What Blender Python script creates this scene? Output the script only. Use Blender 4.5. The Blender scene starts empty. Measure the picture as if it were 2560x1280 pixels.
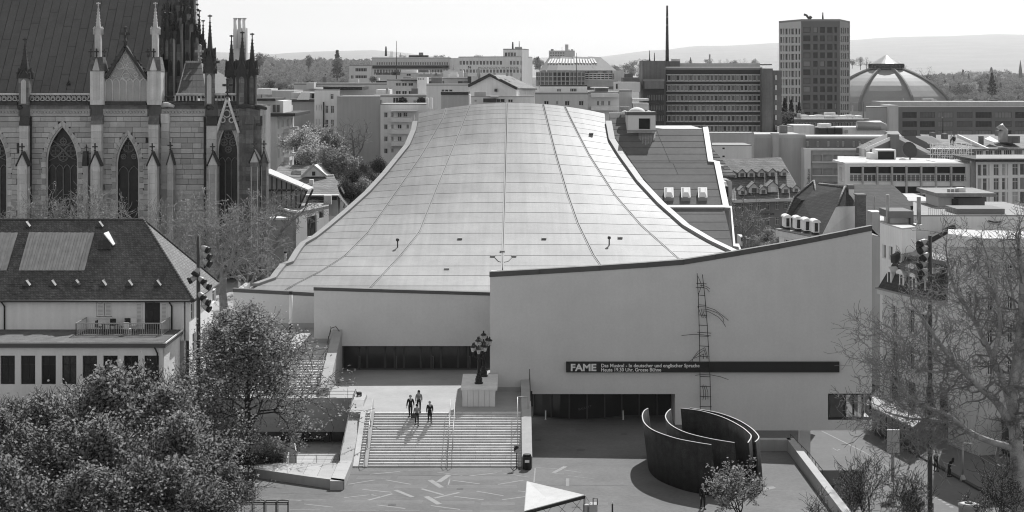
import bpy, math, random
import numpy as np
from mathutils import Vector, Matrix

sc = bpy.context.scene
COL = sc.collection
rnd = random.Random(7)
F, H, HY = 4300.0, 30.0, 190.0        # focal length in photo pixels, eye height, horizon row

# ------------------------------------------------------------------ camera
cam_d = bpy.data.cameras.new('camera'); cam = bpy.data.objects.new('camera', cam_d); COL.objects.link(cam)
cam.location = (0, 0, H); cam.rotation_euler = (math.radians(90), 0, 0)
cam_d.sensor_width = 36.0; cam_d.lens = 36.0 * F / 2560.0
cam_d.shift_y = -(640.0 - HY) / 2560.0
cam_d.clip_start = 1.0; cam_d.clip_end = 40000.0
sc.camera = cam
# ------------------------------------------------------------------ sky, sun, exposure
SUN_EL, SUN_AZ = math.radians(45.5), math.radians(18.0)     # azimuth measured from +Y towards +X
w = bpy.data.worlds.new('World'); sc.world = w; w.use_nodes = True
nt = w.node_tree; nt.nodes.clear()
o_ = nt.nodes.new('ShaderNodeOutputWorld'); b_ = nt.nodes.new('ShaderNodeBackground')
s_ = nt.nodes.new('ShaderNodeTexSky'); s_.sky_type = 'NISHITA'; s_.sun_disc = False
s_.sun_elevation = SUN_EL; s_.sun_rotation = SUN_AZ; s_.dust_density = 0.0; s_.air_density = 3.0
bw = nt.nodes.new('ShaderNodeRGBToBW')                       # the photograph is black and white
nt.links.new(s_.outputs[0], bw.inputs[0]); nt.links.new(bw.outputs[0], b_.inputs['Color'])
nt.links.new(b_.outputs[0], o_.inputs['Surface']); b_.inputs['Strength'].default_value = 0.069
sd = bpy.data.lights.new('sun', 'SUN'); sun = bpy.data.objects.new('sun', sd); COL.objects.link(sun)
sd.energy = 3.4; sd.angle = math.radians(0.5); sd.color = (1, 1, 1)
sdir = Vector((math.sin(SUN_AZ) * math.cos(SUN_EL), math.cos(SUN_AZ) * math.cos(SUN_EL), math.sin(SUN_EL)))
sun.rotation_euler = (-sdir).to_track_quat('-Z', 'Y').to_euler()
sun.location = (0, 0, 300)
vs = sc.view_settings; vs.view_transform = 'Standard'; vs.look = 'None'; vs.gamma = 1.0; vs.exposure = 0.66
vs.use_curve_mapping = False
cy = sc.cycles; cy.filter_width = 1.1; cy.use_denoising = True; cy.max_bounces = 6; cy.diffuse_bounces = 3; cy.glossy_bounces = 3
cy.transmission_bounces = 4; cy.volume_bounces = 1; cy.transparent_max_bounces = 8
cy.caustics_reflective = False; cy.caustics_refractive = False

# ------------------------------------------------------------------ helpers: picture rows and columns -> places
def P(px, py, Y): return Vector(((px - 1280) * Y / F, Y, H - (py - HY) * Y / F))
def PX(px, Y): return (px - 1280) * Y / F
def PZ(py, Y): return H - (py - HY) * Y / F
def G(px, py, z=0.0):
    Y = F * (H - z) / (py - HY); return Vector(((px - 1280) * Y / F, Y, z))
def onplane(px, py, p0, n):
    d = Vector(((px - 1280) / F, 1, -(py - HY) / F)); c = Vector((0, 0, H)); n = Vector(n)
    return c + d * ((Vector(p0) - c).dot(n) / d.dot(n))

# ------------------------------------------------------------------ materials
MATS = {}
def mat(name, g, var=.12, scale=1.0, rough=.85, rand=0, streak=0, bump=0, metal=0, spec=.3, brick=None, fine=0, blotch=0, run=0):
    if name in MATS: return MATS[name]
    m = bpy.data.materials.new(name); m.use_nodes = True; MATS[name] = m
    t = m.node_tree; L = t.links; bs = t.nodes['Principled BSDF']
    bs.inputs['Roughness'].default_value = rough; bs.inputs['Metallic'].default_value = metal
    bs.inputs['Specular IOR Level'].default_value = spec
    geo = t.nodes.new('ShaderNodeNewGeometry')
    def math_(op, a, b):
        n = t.nodes.new('ShaderNodeMath'); n.operation = op
        for i, v in enumerate((a, b)):
            if isinstance(v, (int, float)): n.inputs[i].default_value = v
            else: L.new(v, n.inputs[i])
        return n.outputs[0]
    def noise(sx, sy, sz, sc_, det=5):
        mp = t.nodes.new('ShaderNodeMapping'); mp.inputs['Scale'].default_value = (sx, sy, sz)
        L.new(geo.outputs['Position'], mp.inputs['Vector'])
        n = t.nodes.new('ShaderNodeTexNoise'); n.inputs['Scale'].default_value = sc_; n.inputs['Detail'].default_value = det
        n.inputs['Roughness'].default_value = .6
        L.new(mp.outputs[0], n.inputs['Vector']); return n.outputs['Fac']
    val = g
    def vary(val, src, amp):      # multiply by 1 + amp*(src-.5)*2*1.8
        return math_('MULTIPLY', val, math_('MAXIMUM', math_('ADD', math_('MULTIPLY', math_('SUBTRACT', src, .5), 3.6 * amp), 1.0), .05))
    n1 = None
    if var: n1 = noise(1, 1, 1, scale); val = vary(val, n1, var)
    if fine: val = vary(val, noise(1, 1, 1, scale * 9, 3), fine)
    if streak: val = vary(val, noise(1, 1, .06, 2.2), streak)
    if run: val = vary(val, noise(1.6, .07, .07, 1.0, 6), run); val = vary(val, noise(.9, .5, .5, .5, 7), run * .8)
    if blotch: val = vary(val, noise(1, 1, 1, .12, 6), blotch)
    if rand:
        oi = t.nodes.new('ShaderNodeObjectInfo')
        val = math_('MULTIPLY', val, math_('ADD', math_('MULTIPLY', math_('SUBTRACT', oi.outputs['Random'], .5), 2 * rand), 1.0))
    if brick:                     # (cell width, cell height, joint, joint value)
        sx = t.nodes.new('ShaderNodeSeparateXYZ'); L.new(geo.outputs['Position'], sx.inputs[0])
        cb = t.nodes.new('ShaderNodeCombineXYZ'); L.new(math_('ADD', sx.outputs[0], sx.outputs[1]), cb.inputs[0]); L.new(sx.outputs[2], cb.inputs[1])
        br = t.nodes.new('ShaderNodeTexBrick'); br.inputs['Scale'].default_value = 1.0
        br.inputs['Brick Width'].default_value = brick[0]; br.inputs['Row Height'].default_value = brick[1]
        br.inputs['Mortar Size'].default_value = brick[2]; br.inputs['Mortar Smooth'].default_value = .2
        br.inputs['Color1'].default_value = (1.25,) * 3 + (1,); br.inputs['Color2'].default_value = (.75,) * 3 + (1,)
        br.inputs['Mortar'].default_value = (brick[3],) * 3 + (1,)
        L.new(cb.outputs[0], br.inputs['Vector'])
        rb = t.nodes.new('ShaderNodeRGBToBW'); L.new(br.outputs['Color'], rb.inputs[0])
        val = math_('MULTIPLY', val, rb.outputs[0])
    if isinstance(val, (int, float)):
        bs.inputs['Base Color'].default_value = (val, val, val, 1)
    else:
        L.new(val, bs.inputs['Base Color'])
    if bump and n1 is not None:
        bp = t.nodes.new('ShaderNodeBump'); bp.inputs['Strength'].default_value = bump; bp.inputs['Distance'].default_value = .1
        L.new(noise(1, 1, 1, scale * 6), bp.inputs['Height']); L.new(bp.outputs[0], bs.inputs['Normal'])
    return m

def leafmat(name, g, tr=.5):
    m = bpy.data.materials.new(name); m.use_nodes = True; t = m.node_tree; L = t.links; t.nodes.clear()
    o = t.nodes.new('ShaderNodeOutputMaterial'); d = t.nodes.new('ShaderNodeBsdfDiffuse'); r = t.nodes.new('ShaderNodeBsdfTranslucent')
    mx = t.nodes.new('ShaderNodeMixShader'); mx.inputs[0].default_value = tr
    geo = t.nodes.new('ShaderNodeNewGeometry'); n = t.nodes.new('ShaderNodeTexNoise'); n.inputs['Scale'].default_value = 5; n.inputs['Detail'].default_value = 5
    L.new(geo.outputs['Position'], n.inputs['Vector'])
    mr = t.nodes.new('ShaderNodeMapRange'); mr.inputs['From Min'].default_value = .3; mr.inputs['From Max'].default_value = .7
    mr.inputs['To Min'].default_value = g * .6; mr.inputs['To Max'].default_value = g * 1.45  # mottled tone; on foliage it paints flecks of caught light into the colour
    L.new(n.outputs['Fac'], mr.inputs[0]); L.new(mr.outputs[0], d.inputs['Color']); L.new(mr.outputs[0], r.inputs['Color'])
    L.new(d.outputs[0], mx.inputs[1]); L.new(r.outputs[0], mx.inputs[2]); L.new(mx.outputs[0], o.inputs['Surface'])
    return m

# ------------------------------------------------------------------ objects
BASE = {}
def tag(o, label=None, cat=None, group=None, kind=None):
    if label: o['label'] = label
    if cat: o['category'] = cat
    if group: o['group'] = group
    if kind: o['kind'] = kind
    return o
def thing(name, label, cat, loc=(0, 0, 0), group=None):
    o = bpy.data.objects.new(name, None); COL.objects.link(o); o.location = loc; BASE[o.name] = Vector(loc)
    o.empty_display_size = .5
    return tag(o, label, cat, group)
def base(o):
    return BASE.get(o.name, Vector((0, 0, 0))) if o is not None else Vector((0, 0, 0))
def link(name, me, parent=None, loc=None, rot=0, scale=None):
    o = bpy.data.objects.new(name, me); COL.objects.link(o)
    if parent is not None:
        o.parent = parent; BASE[o.name] = base(parent).copy()
    if loc is not None:
        o.location = Vector(loc) - base(parent); o.rotation_euler = (0, 0, rot); BASE[o.name] = Vector(loc)
    if scale is not None: o.scale = scale
    return o

class MB:
    """collects faces in world coordinates and links them as one mesh object"""
    def __init__(s, T=None): s.v = []; s.f = []; s.mi = []; s.T = T; s.m = 0; s.sm = []
    def vert(s, p):
        s.v.append(tuple(s.T(*p)) if s.T else tuple(p)); return len(s.v) - 1
    def face(s, pts, smooth=False):
        s.f.append([s.vert(p) for p in pts]); s.mi.append(s.m); s.sm.append(smooth)
    def fidx(s, idx, smooth=False): s.f.append(list(idx)); s.mi.append(s.m); s.sm.append(smooth)
    def hexa(s, a, b):   # two quads (bottom, top), each four corners the same way round
        i = [s.vert(p) for p in a] + [s.vert(p) for p in b]
        for q in ((3, 2, 1, 0), (4, 5, 6, 7), (0, 1, 5, 4), (1, 2, 6, 5), (2, 3, 7, 6), (3, 0, 4, 7)): s.fidx([i[k] for k in q])
    def box(s, x0, x1, y0, y1, z0, z1):
        s.hexa([(x0, y0, z0), (x1, y0, z0), (x1, y1, z0), (x0, y1, z0)], [(x0, y0, z1), (x1, y0, z1), (x1, y1, z1), (x0, y1, z1)])
    def prism(s, pts, off):   # closed polygon pts (3D), extruded by off
        off = Vector(off); n = len(pts)
        a = [s.vert(p) for p in pts]
        q = [Vector(p) for p in pts]; b = [s.vert(p + off) for p in q]
        s.fidx(a); s.fidx(b[::-1])
        for i in range(n): s.fidx([a[i], b[i], b[(i + 1) % n], a[(i + 1) % n]])
    def ring(s, c, r, n, ax=None, ph=0):
        c = Vector(c); ax = Vector(ax or (0, 0, 1)).normalized()
        u = ax.orthogonal().normalized() if abs(ax.z) < .999 else Vector((1, 0, 0)); v = ax.cross(u)
        return [s.vert(c + u * (r * math.cos(ph + 2 * math.pi * k / n)) + v * (r * math.sin(ph + 2 * math.pi * k / n))) for k in range(n)]
    def tube(s, pts, r, n=6, smooth=True, caps=True):
        pts = [Vector(p) for p in pts]; rs = r if isinstance(r, (list, tuple)) else [r] * len(pts)
        prev = None; rings = []
        ref = None
        for i, p in enumerate(pts):
            ax = (pts[min(i + 1, len(pts) - 1)] - pts[max(i - 1, 0)]).normalized()
            if ref is None: ref = ax.orthogonal().normalized()
            ref = (ref - ax * ref.dot(ax)).normalized(); v = ax.cross(ref)
            rings.append([s.vert(p + (ref * math.cos(2 * math.pi * k / n) + v * math.sin(2 * math.pi * k / n)) * rs[i]) for k in range(n)])
        for a, b in zip(rings, rings[1:]):
            for k in range(n): s.fidx([a[k], a[(k + 1) % n], b[(k + 1) % n], b[k]], smooth)
        if caps: s.fidx(rings[0][::-1]); s.fidx(rings[-1])
    def lathe(s, c, prof, n=10, smooth=True, ph=0):     # prof: (radius, height) from bottom to top
        c = Vector(c); rings = [s.ring(c + Vector((0, 0, h)), max(r, .001), n, ph=ph) for r, h in prof]
        for a, b in zip(rings, rings[1:]):
            for k in range(n): s.fidx([a[k], a[(k + 1) % n], b[(k + 1) % n], b[k]], smooth)
        s.fidx(rings[0][::-1]); s.fidx(rings[-1])
    def bar(s, a, b, w, h=None, up=(0, 0, 1)):     # square bar from a to b
        a = Vector(a); b = Vector(b); h = h or w; d = (b - a).normalized(); up = Vector(up)
        if abs(d.dot(up)) > .98: up = Vector((0, 1, 0))
        x = d.cross(up).normalized() * (w / 2); y = x.cross(d).normalized() * (h / 2)
        s.hexa([a - x - y, a + x - y, a + x + y, a - x + y], [b - x - y, b + x - y, b + x + y, b - x + y])
    def mesh(s, name, mats, origin=(0, 0, 0)):
        me = bpy.data.meshes.new(name); o = Vector(origin)
        me.from_pydata([(x - o.x, y - o.y, z - o.z) for x, y, z in s.v], [], s.f)
        for m in (mats if isinstance(mats, (list, tuple)) else [mats]): me.materials.append(m)
        me.polygons.foreach_set('material_index', s.mi); me.polygons.foreach_set('use_smooth', s.sm)
        me.update(); return me
    def build(s, name, mats, parent=None, **k):
        me = s.mesh(name, mats, base(parent)); o = link(name, me, parent)
        if k: tag(o, **k)
        return o

class Face:
    """vertical plane p0 -> p1 (left to right as seen); u along it, w up, d into the building"""
    def __init__(s, p0, p1):
        s.p = Vector((p0[0], p0[1])); s.e = Vector((p1[0], p1[1])); s.d = (s.e - s.p).normalized(); s.L = (s.e - s.p).length
        s.n = Vector((s.d.y, -s.d.x)); s.ang = math.atan2(s.d.y, s.d.x)
    def T(s, u, d, w): q = s.p + s.d * u - s.n * d; return (q.x, q.y, w)
    def uv(s, px, py):
        r = Vector(((px - 1280) / F, 1)); t = s.p.dot(s.n) / r.dot(s.n)
        q = r * t; return ((q - s.p).dot(s.d), H - (py - HY) / F * t)
    def rect(s, x0, x1, y0, y1):
        m = .5 * (y0 + y1); u0 = s.uv(x0, m)[0]; u1 = s.uv(x1, m)[0]; xm = .5 * (x0 + x1)
        return (u0, u1, s.uv(xm, y1)[1], s.uv(xm, y0)[1])
def PF(x0, Y0, x1, Y1): return Face((PX(x0, Y0), Y0), (PX(x1, Y1), Y1))

def wall_holes(mb, fc, u0, u1, w0, w1, holes, reveal=.25):
    """front sheet of a wall with real openings and their reveals"""
    mb.T = fc.T
    us = sorted({u0, u1} | {min(max(h[i], u0), u1) for h in holes for i in (0, 1)})
    ws = sorted({w0, w1} | {min(max(h[i], w0), w1) for h in holes for i in (2, 3)})
    for wa, wb in zip(ws, ws[1:]):
        run = None
        for ua, ub in zip(us, us[1:]):
            cu, cw = (ua + ub) / 2, (wa + wb) / 2
            inh = any(h[0] < cu < h[1] and h[2] < cw < h[3] for h in holes)
            if not inh: run = (run[0], ub) if run else (ua, ub)
            if (inh or ub == us[-1]) and run:
                a, b = run; mb.face([(a, 0, wa), (b, 0, wa), (b, 0, wb), (a, 0, wb)]); run = None
    for a, b, c, d in holes:
        r = reveal
        mb.face([(a, 0, c), (a, 0, d), (a, r, d), (a, r, c)]); mb.face([(b, 0, c), (b, r, c), (b, r, d), (b, 0, d)])
        mb.face([(a, 0, c), (a, r, c), (b, r, c), (b, 0, c)]); mb.face([(a, 0, d), (b, 0, d), (b, r, d), (a, r, d)])
    mb.T = None

WCACHE = {}
def window(parent, fc, h, style, fm, pms, reveal=.25, name='window', fw=.06, flat=False):
    """one window in the hole h of face fc: frame with its bars, pane as a child (flat: one mesh)"""
    a, b, c, d = h; W, Hh = round(b - a, 2), round(d - c, 2); pm = rnd.choice(pms)
    nv, nh = style
    key = (W, Hh, style, fm.name, fw, pm.name if flat else '')
    if key not in WCACHE:
        m = MB()
        m.box(0, fw, 0, .06, 0, Hh); m.box(W - fw, W, 0, .06, 0, Hh); m.box(fw, W - fw, 0, .06, 0, fw); m.box(fw, W - fw, 0, .06, Hh - fw, Hh)
        for i in range(nv):
            x = W * (i + 1) / (nv + 1); m.box(x - fw / 2, x + fw / 2, .003, .055, fw, Hh - fw)
        for i in range(nh):
            z = Hh * (.68 if nh == 1 else (i + 1) / (nh + 1)); m.box(fw, W - fw, .005, .05, z - fw / 2, z + fw / 2)
        p = MB(); p.box(.01, W - .01, .03, .045, .01, Hh - .01)
        if flat:
            m.m = 1; m.box(.01, W - .01, .03, .045, .01, Hh - .01)
            WCACHE[key] = (m.mesh('window', [fm, pm]), None)
        else:
            WCACHE[key] = (m.mesh('window', fm), {})
            WCACHE[key + ('p',)] = p
    me, pd = WCACHE[key]
    loc = Vector(fc.T(a, max(reveal - .07, .005), c))
    o = link(name, me, parent, loc, fc.ang)
    if not flat:
        if pm.name not in pd: pd[pm.name] = WCACHE[key + ('p',)].mesh('pane', pm)
        q = bpy.data.objects.new('pane', pd[pm.name]); COL.objects.link(q); q.parent = o
    return o

UNIT = {}
def unit(m):
    if m.name not in UNIT:
        b = MB(); b.box(-.5, .5, -.5, .5, -.5, .5); UNIT[m.name] = b.mesh('block', m)
    return UNIT[m.name]
def piece(name, m, parent, x0, x1, y0, y1, z0, z1, fc=None):
    """one small block sharing a unit mesh"""
    c = ((x0 + x1) / 2, (y0 + y1) / 2, (z0 + z1) / 2)
    loc = Vector(fc.T(*c)) if fc else Vector(c)
    return link(name, unit(m), parent, loc, fc.ang if fc else 0, (x1 - x0, y1 - y0, z1 - z0))

# ---- palette
CON = mat('pale_concrete', .42, .10, .7, streak=.08, bump=.05)
REND = mat('grey_render', .68, .05, .5, fine=.04, bump=.03, streak=.02, blotch=.05)
COPE = mat('dark_sheet_coping', .10, .1, .6, rough=.6)
BLACK = mat('black_metal', .02, .2, 2, rough=.5)
STEEL = mat('steel_rail', .36, .1, 3, rough=.4, metal=.3)
DARKST = mat('dark_steel', .06, .2, 2, rough=.5)
GLASS = mat('dark_glass', .02, .3, .8, rough=.12, spec=.4)
GLASS2 = mat('grey_glass', .09, .3, .8, rough=.15, spec=.6)
GLASS3 = mat('pane_with_blind', .24, .2, .8, rough=.4, spec=.5)
PANES = [GLASS, GLASS, GLASS2, GLASS3]
PANED = [GLASS, GLASS, GLASS2]
WHITE = mat('white_paint', .75, .05, .8, streak=.05)
WHITEW = mat('white_render', .82, .06, .5, streak=.08, fine=.03)
# ================================================================== SETTING
ASPH = mat('plaza_asphalt', .145, .16, .35, rough=.9, fine=.16, blotch=.22, bump=.1)
ROADM = mat('road_asphalt', .15, .10, .3, rough=.9, fine=.08, blotch=.1)
PAVEL = mat('pale_paving', .36, .1, .4, fine=.08, blotch=.1)
def sheet(name, pts, z, m, thick=None):
    b = MB()
    if thick is None: b.face([(x, y, z) for x, y in pts])
    else: b.prism([(x, y, z - thick) for x, y in pts], (0, 0, thick))
    return b.build(name, m, kind='structure')
CITY = mat('city_ground', .06, .3, .05)
sheet('ground', [(-6500, 40), (6500, 40), (6500, 16500), (-6500, 16500)], -4.2, CITY)
# plaza slab, with the void at the street side left open
PLX = 22.0
sheet('plaza', [(-75, 60), (PLX, 60), (PLX, 138.0), (15.5, 138.0), (15.5, 156), (-12.0, 156), (-12.0, 131.9), (-13.2, 131.9), (-13.2, 124.9), (-20.5, 129.6), (-26, 132), (-30, 147), (-30, 155.2), (-75, 155.2)], 0.0, ASPH, 4.1)
sheet('upper_terrace', [(-13.2, 144.8), (-13.2, 138.7), (.75, 138.7), (.75, 147.98), (-1.85, 147.98), (-1.85, 159.2), (-15.6, 159.2), (-15.6, 146.5), (-30, 146.5), (-30, 144.8)], 2.9, PAVEL, 2.85)
sheet('church_terrace', [(-75, 155.0), (-16.4, 155.0), (-16.4, 157.45), (-18.05, 157.45), (-18.05, 168), (-30, 210), (-30, 300), (-120, 300), (-120, 155)], 5.6, PAVEL, 5.5)
# street at the right, below the plaza
sheet('street', [(22.6, 60), (60, 60), (62, 120), (46, 155), (38, 182), (28, 215), (15, 215), (15.6, 157), (22.6, 139)], -4.0, ROADM)
# far terrain: a long rise with wooded hills behind it
def hillmesh(name, Y0, Y1, ridge, base_z, m, nx=90, rough_=3, seed=1):
    r = random.Random(seed); xs = [ridge[0][0] + (ridge[-1][0] - ridge[0][0]) * i / nx for i in range(nx + 1)]
    ph = [r.uniform(0, 6.28) for _ in range(8)]
    def top(x):
        for (a, za), (b, zb) in zip(ridge, ridge[1:]):
            if a <= x <= b:
                t = (x - a) / (b - a); t = t * t * (3 - 2 * t); return za + (zb - za) * t
        return ridge[-1][1]
    b = MB(); rows = []
    for j in range(9):
        t = j / 8; Y = Y0 + (Y1 - Y0) * t; row = []
        for x in xs:
            z = base_z + (top(x) - base_z) * math.sin(t * math.pi / 2) ** 1.3
            z += rough_ * t * sum(math.sin(x * .0035 * (k + 1) + ph[k]) / (k + 1) for k in range(8))
            row.append(b.vert((x, Y, z)))
        rows.append(row)
    for p, q in zip(rows, rows[1:]):
        for i in range(nx): b.fidx([p[i], p[i + 1], q[i + 1], q[i]], True)
    return b.build(name, m, kind='structure')
WOOD = mat('wooded_hill', .09, .5, .004, fine=.4)
def ridgeX(pts, Y): return [(PX(px, Y), PZ(py, Y)) for px, py in pts]
hillmesh('hills', 9000, 16000, ridgeX([(-1400, 150), (500, 128), (640, 132), (720, 140), (830, 130), (960, 128), (1200, 150), (1480, 143), (1600, 128), (1760, 118), (1960, 108), (2130, 100), (2260, 95), (2440, 88), (2500, 92), (2700, 104), (3900, 130)], 16000), 30, WOOD, rough_=5, seed=3)
hillmesh('terrain', 900, 3600, ridgeX([(-800, 190), (500, 185), (900, 188), (1400, 190), (2100, 190), (2600, 185), (3400, 190)], 3600), -4, CITY, rough_=2, seed=5)
# air
def haze():
    b = MB(); b.box(-9500, 9500, -40, 17000, -6.0, 450.0)
    m = bpy.data.materials.new('haze'); m.use_nodes = True; t = m.node_tree; t.nodes.clear()
    o = t.nodes.new('ShaderNodeOutputMaterial'); v = t.nodes.new('ShaderNodeVolumePrincipled')
    v.inputs['Color'].default_value = (1, 1, 1, 1); v.inputs['Density'].default_value = 0.000042; v.inputs['Anisotropy'].default_value = .55
    t.links.new(v.outputs[0], o.inputs['Volume'])
    return b.build('haze', m, kind='stuff')
haze()
# ================================================================== THEATRE
th = thing('theatre_building', 'huge concrete theatre with curved sheet metal roof sweeping down to a grey facade', 'theatre', (0, 148, 0))
YF = 148.0
# --- big front facade with entrance opening and corner window
topline = [(1225, 692), (1350, 685), (1500, 676), (1620, 668), (1710, 661), (1790, 648), (1850, 638), (1950, 621), (2050, 602), (2120, 588), (2180, 576)]
XL, XR = PX(1225, YF), PX(2180, YF)
XE = PX(1331, YF); XE2 = PX(1688, YF); ZO = PZ(985, YF); ZB = PZ(1076, YF)
XW = PX(2070, YF); ZW0, ZW1 = PZ(1049, YF), PZ(984, YF)
m = MB(); tz = [(PX(a, YF), PZ(b, YF)) for a, b in topline]
def topz(x):
    for (a, za), (b, zb) in zip(tz, tz[1:]):
        if a <= x <= b: return za + (zb - za) * (x - a) / (b - a)
    return tz[-1][1]
xs = sorted({x for x, _ in tz} | {XE, XE2, XW})
for a, b in zip(xs, xs[1:]):
    c = (a + b) / 2
    lo = 2.9 if c < XE else (ZO if c < XE2 else ZB)
    segs = [(lo, None)]
    if c > XW: segs = [(ZB, ZW0), (ZW1, None)]
    for z0, z1 in segs:
        za, zb = (topz(a), topz(b)) if z1 is None else (z1, z1)
        m.hexa([(a, YF, z0), (b, YF, z0), (b, YF + .6, z0), (a, YF + .6, z0)], [(a, YF, za), (b, YF, zb), (b, YF + .6, zb), (a, YF + .6, za)])
# side returns
m.box(XL, XL + .5, YF + .6, 157.5, 2.9, 12.2)
zr = tz[-1][1]
m.box(XR - .5, XR, YF + .6, YF + 3.6, ZW1, ZW1 + .3); m.box(XR - .5, XR, YF + .6, YF + 3.6, ZB, ZW0)
m.box(XR - .5, XR, YF + 3.1, YF + 3.6, ZW0, ZW1); m.box(XE2, XR - .5, YF + 3.3, YF + 3.6, ZB + .36, ZW1 - .003) if False else None
# floor and ceiling of the corner room, soffit over entrance
m.box(XE2 + .02, XR - .52, YF + .62, YF + 3.58, ZB + .003, ZB + .35); m.box(XE2, XR - .52, YF + .62, YF + 3.58, ZW1 + .002, ZW1 + .3)
m.box(XE + .01, XE2, YF + .61, 157, ZO, ZO + .3)
m.box(XE2, XE2 + .3, YF + .61, 156.5, .0, ZO - .003)
m.build('facade', REND, th)
# coping
m = MB()
for (a, za), (b, zb) in zip(tz, tz[1:]):
    m.hexa([(a - .05, YF - .06, za - .02), (b, YF - .06, zb - .02), (b, YF + .7, zb - .02), (a - .05, YF + .7, za - .02)],
           [(a - .05, YF - .06, za + .42), (b, YF - .06, zb + .42), (b, YF + .7, zb + .42), (a - .05, YF + .7, za + .42)])
m.build('coping', COPE, th)
# curb under the facade on the terrace
m = MB(); m.box(XL + .02, .7, YF - .12, YF - .003, 2.9, 3.25); m.build('plinth_course', CON, th)
# corner window
wc = MB(); wc.bar((XW + .06, YF + .1, ZW0), (XW + .06, YF + .1, ZW1), .14); wc.bar((XW, YF + .1, ZW1 - .06), (XR - .05, YF + .1, ZW1 - .06), .12); wc.bar((XW, YF + .1, ZW0 + .1), (XR - .05, YF + .1, ZW0 + .1), .22)
for px, wd in ((2112, .28), (2134, .16), (2157, .18)): wc.bar((PX(px, YF), YF + .1, ZW0 + .2), (PX(px, YF), YF + .1, ZW1 - .1), wd, .14)
wc.bar((XR - .12, YF + .1, ZW0 + .2), (XR - .12, YF + .1, ZW1 - .1), .16)
wf = wc.build('corner_window', BLACK, th)
CLEAR = bpy.data.materials.new('clear_glass'); CLEAR.use_nodes = True
_b = CLEAR.node_tree.nodes['Principled BSDF']; _b.inputs['Transmission Weight'].default_value = 1.0; _b.inputs['Roughness'].default_value = .02; _b.inputs['IOR'].default_value = 1.1; _b.inputs['Base Color'].default_value = (.75, .75, .75, 1)
pxs = [2072, 2112, 2134, 2157, 2178]
for a, b in zip(pxs, pxs[1:]):
    q = MB(); q.box(PX(a, YF) + .1, PX(b, YF) - .1, YF + .09, YF + .11, ZW0 + .21, ZW1 - .12); q.build('pane', CLEAR if a > 2100 else GLASS2, wf)
q = MB(); q.box(PX(2076, YF), PX(2083, YF), YF + .5, YF + .6, ZW0 + .2, ZW1 - .1); q.box(PX(2107, YF), PX(2111, YF), YF + 1.5, YF + 1.6, ZW0 + .2, ZW1 - .1); q.build('curtain', WHITE, wf)
# column under overhang
m = MB(); m.box(PX(2000, 152), PX(2026, 152), 152, 152.9, -4.0, ZB - .003); m.build('column', REND, th)
# --- entrance glazing (bulging) under the facade
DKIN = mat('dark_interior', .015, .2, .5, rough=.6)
gl = MB(); fr = MB(); pts = []
for i in range(17):
    px = 1334 + (1688 - 1334) * i / 16; t = (px - 1450) / 110
    Y = 151.6 - (1.6 * math.cos(t * math.pi / 2) if abs(t) < 1 else 0)
    pts.append((PX(px, 151), Y))
for i, ((a, ya), (b, yb)) in enumerate(zip(pts, pts[1:])):
    q = MB(); q.hexa([(a, ya, .05), (b, yb, .05), (b, yb + .03, .05), (a, ya + .03, .05)], [(a, ya, ZO - .005), (b, yb, ZO - .005), (b, yb + .03, ZO - .005), (a, ya + .03, ZO - .005)])
    q.build('entrance_pane', GLASS, th)
for i, (a, ya) in enumerate(pts):
    if i % 2 == 0: fr.bar((a, ya - .04, .02), (a, ya - .04, ZO - .005), .12)
fr.tube([(a, y - .03, .06) for a, y in pts], .05, 4, False)
fr.build('entrance_frame', DARKST, th)
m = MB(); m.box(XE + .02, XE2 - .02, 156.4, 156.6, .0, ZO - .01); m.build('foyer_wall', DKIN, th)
# --- left front block above the upper foyer
YW = 157.5
tl = [(785, 721), (1000, 727), (1225, 735)]
m = MB(); xa, xb = PX(785, YW), XL - .003
zA, zB = PZ(726, YW), PZ(739, YW); zo = PZ(865, YW)
m.hexa([(xa, YW, zo), (xb, YW, zo), (xb, YW + .5, zo), (xa, YW + .5, zo)], [(xa, YW, zA), (xb, YW, zB), (xb, YW + .5, zB), (xa, YW + .5, zA)])
xk = PX(852, YW)
m.box(xa, xk, YW, YW + .5, 5.6, zo - .002)
m.box(xa, xa + .5, YW + .5, 166.5, 5.6, zA - 1.5)
m.box(xa + .5, xb, YW + .5, 162, zo, zo + .3)
m.box(xk - .3, xk, YW + .5, 161, 2.9, zo - .004); m.box(xk - .3, xk, YW + .002, YW + .5, 2.9, 5.598)
m.build('facade_block', REND, th)
m = MB(); m.hexa([(xa - .04, YW - .06, zA), (xb, YW - .06, zB), (xb, YW + .6, zB), (xa - .04, YW + .6, zA)], [(xa - .04, YW - .06, zA + .3), (xb, YW - .06, zB + .3), (xb, YW + .6, zB + .3), (xa - .04, YW + .6, zA + .3)])
m.build('coping', COPE, th); m = MB()
YL = 166.5; ya, yb_ = PX(583, YL), xa
z0, z1 = PZ(730, YL), PZ(742, YL)
m.hexa([(ya - .04, YL - .06, z0), (yb_ - .003, YL - .06, z1), (yb_ - .003, YL + .6, z1), (ya - .04, YL + .6, z0)], [(ya - .04, YL - .06, z0 + .35), (yb_ - .003, YL - .06, z1 + .35), (yb_ - .003, YL + .6, z1 + .35), (ya - .04, YL + .6, z0 + .35)])
m.build('coping', COPE, th)
m = MB(); m.hexa([(ya, YL, 5.6), (xa + .3, YL, 5.6), (xa + .3, YL + .5, 5.6), (ya, YL + .5, 5.6)], [(ya, YL, z0 - .003), (xa + .3, YL, z1 - .003), (xa + .3, YL + .5, z1 - .003), (ya, YL + .5, z0 - .003)])
m.box(ya, ya + .5, YL + .5, 174, 5.6, z0); m.build('side_wall', REND, th)
m = MB(); m.box(ya - .1, xa, YL - .15, YL - .003, 5.6, 6.1); m.box(xa - .1, xk, YW - .12, YW - .003, 5.6, 5.95); m.build('plinth_course', CON, th)
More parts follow.
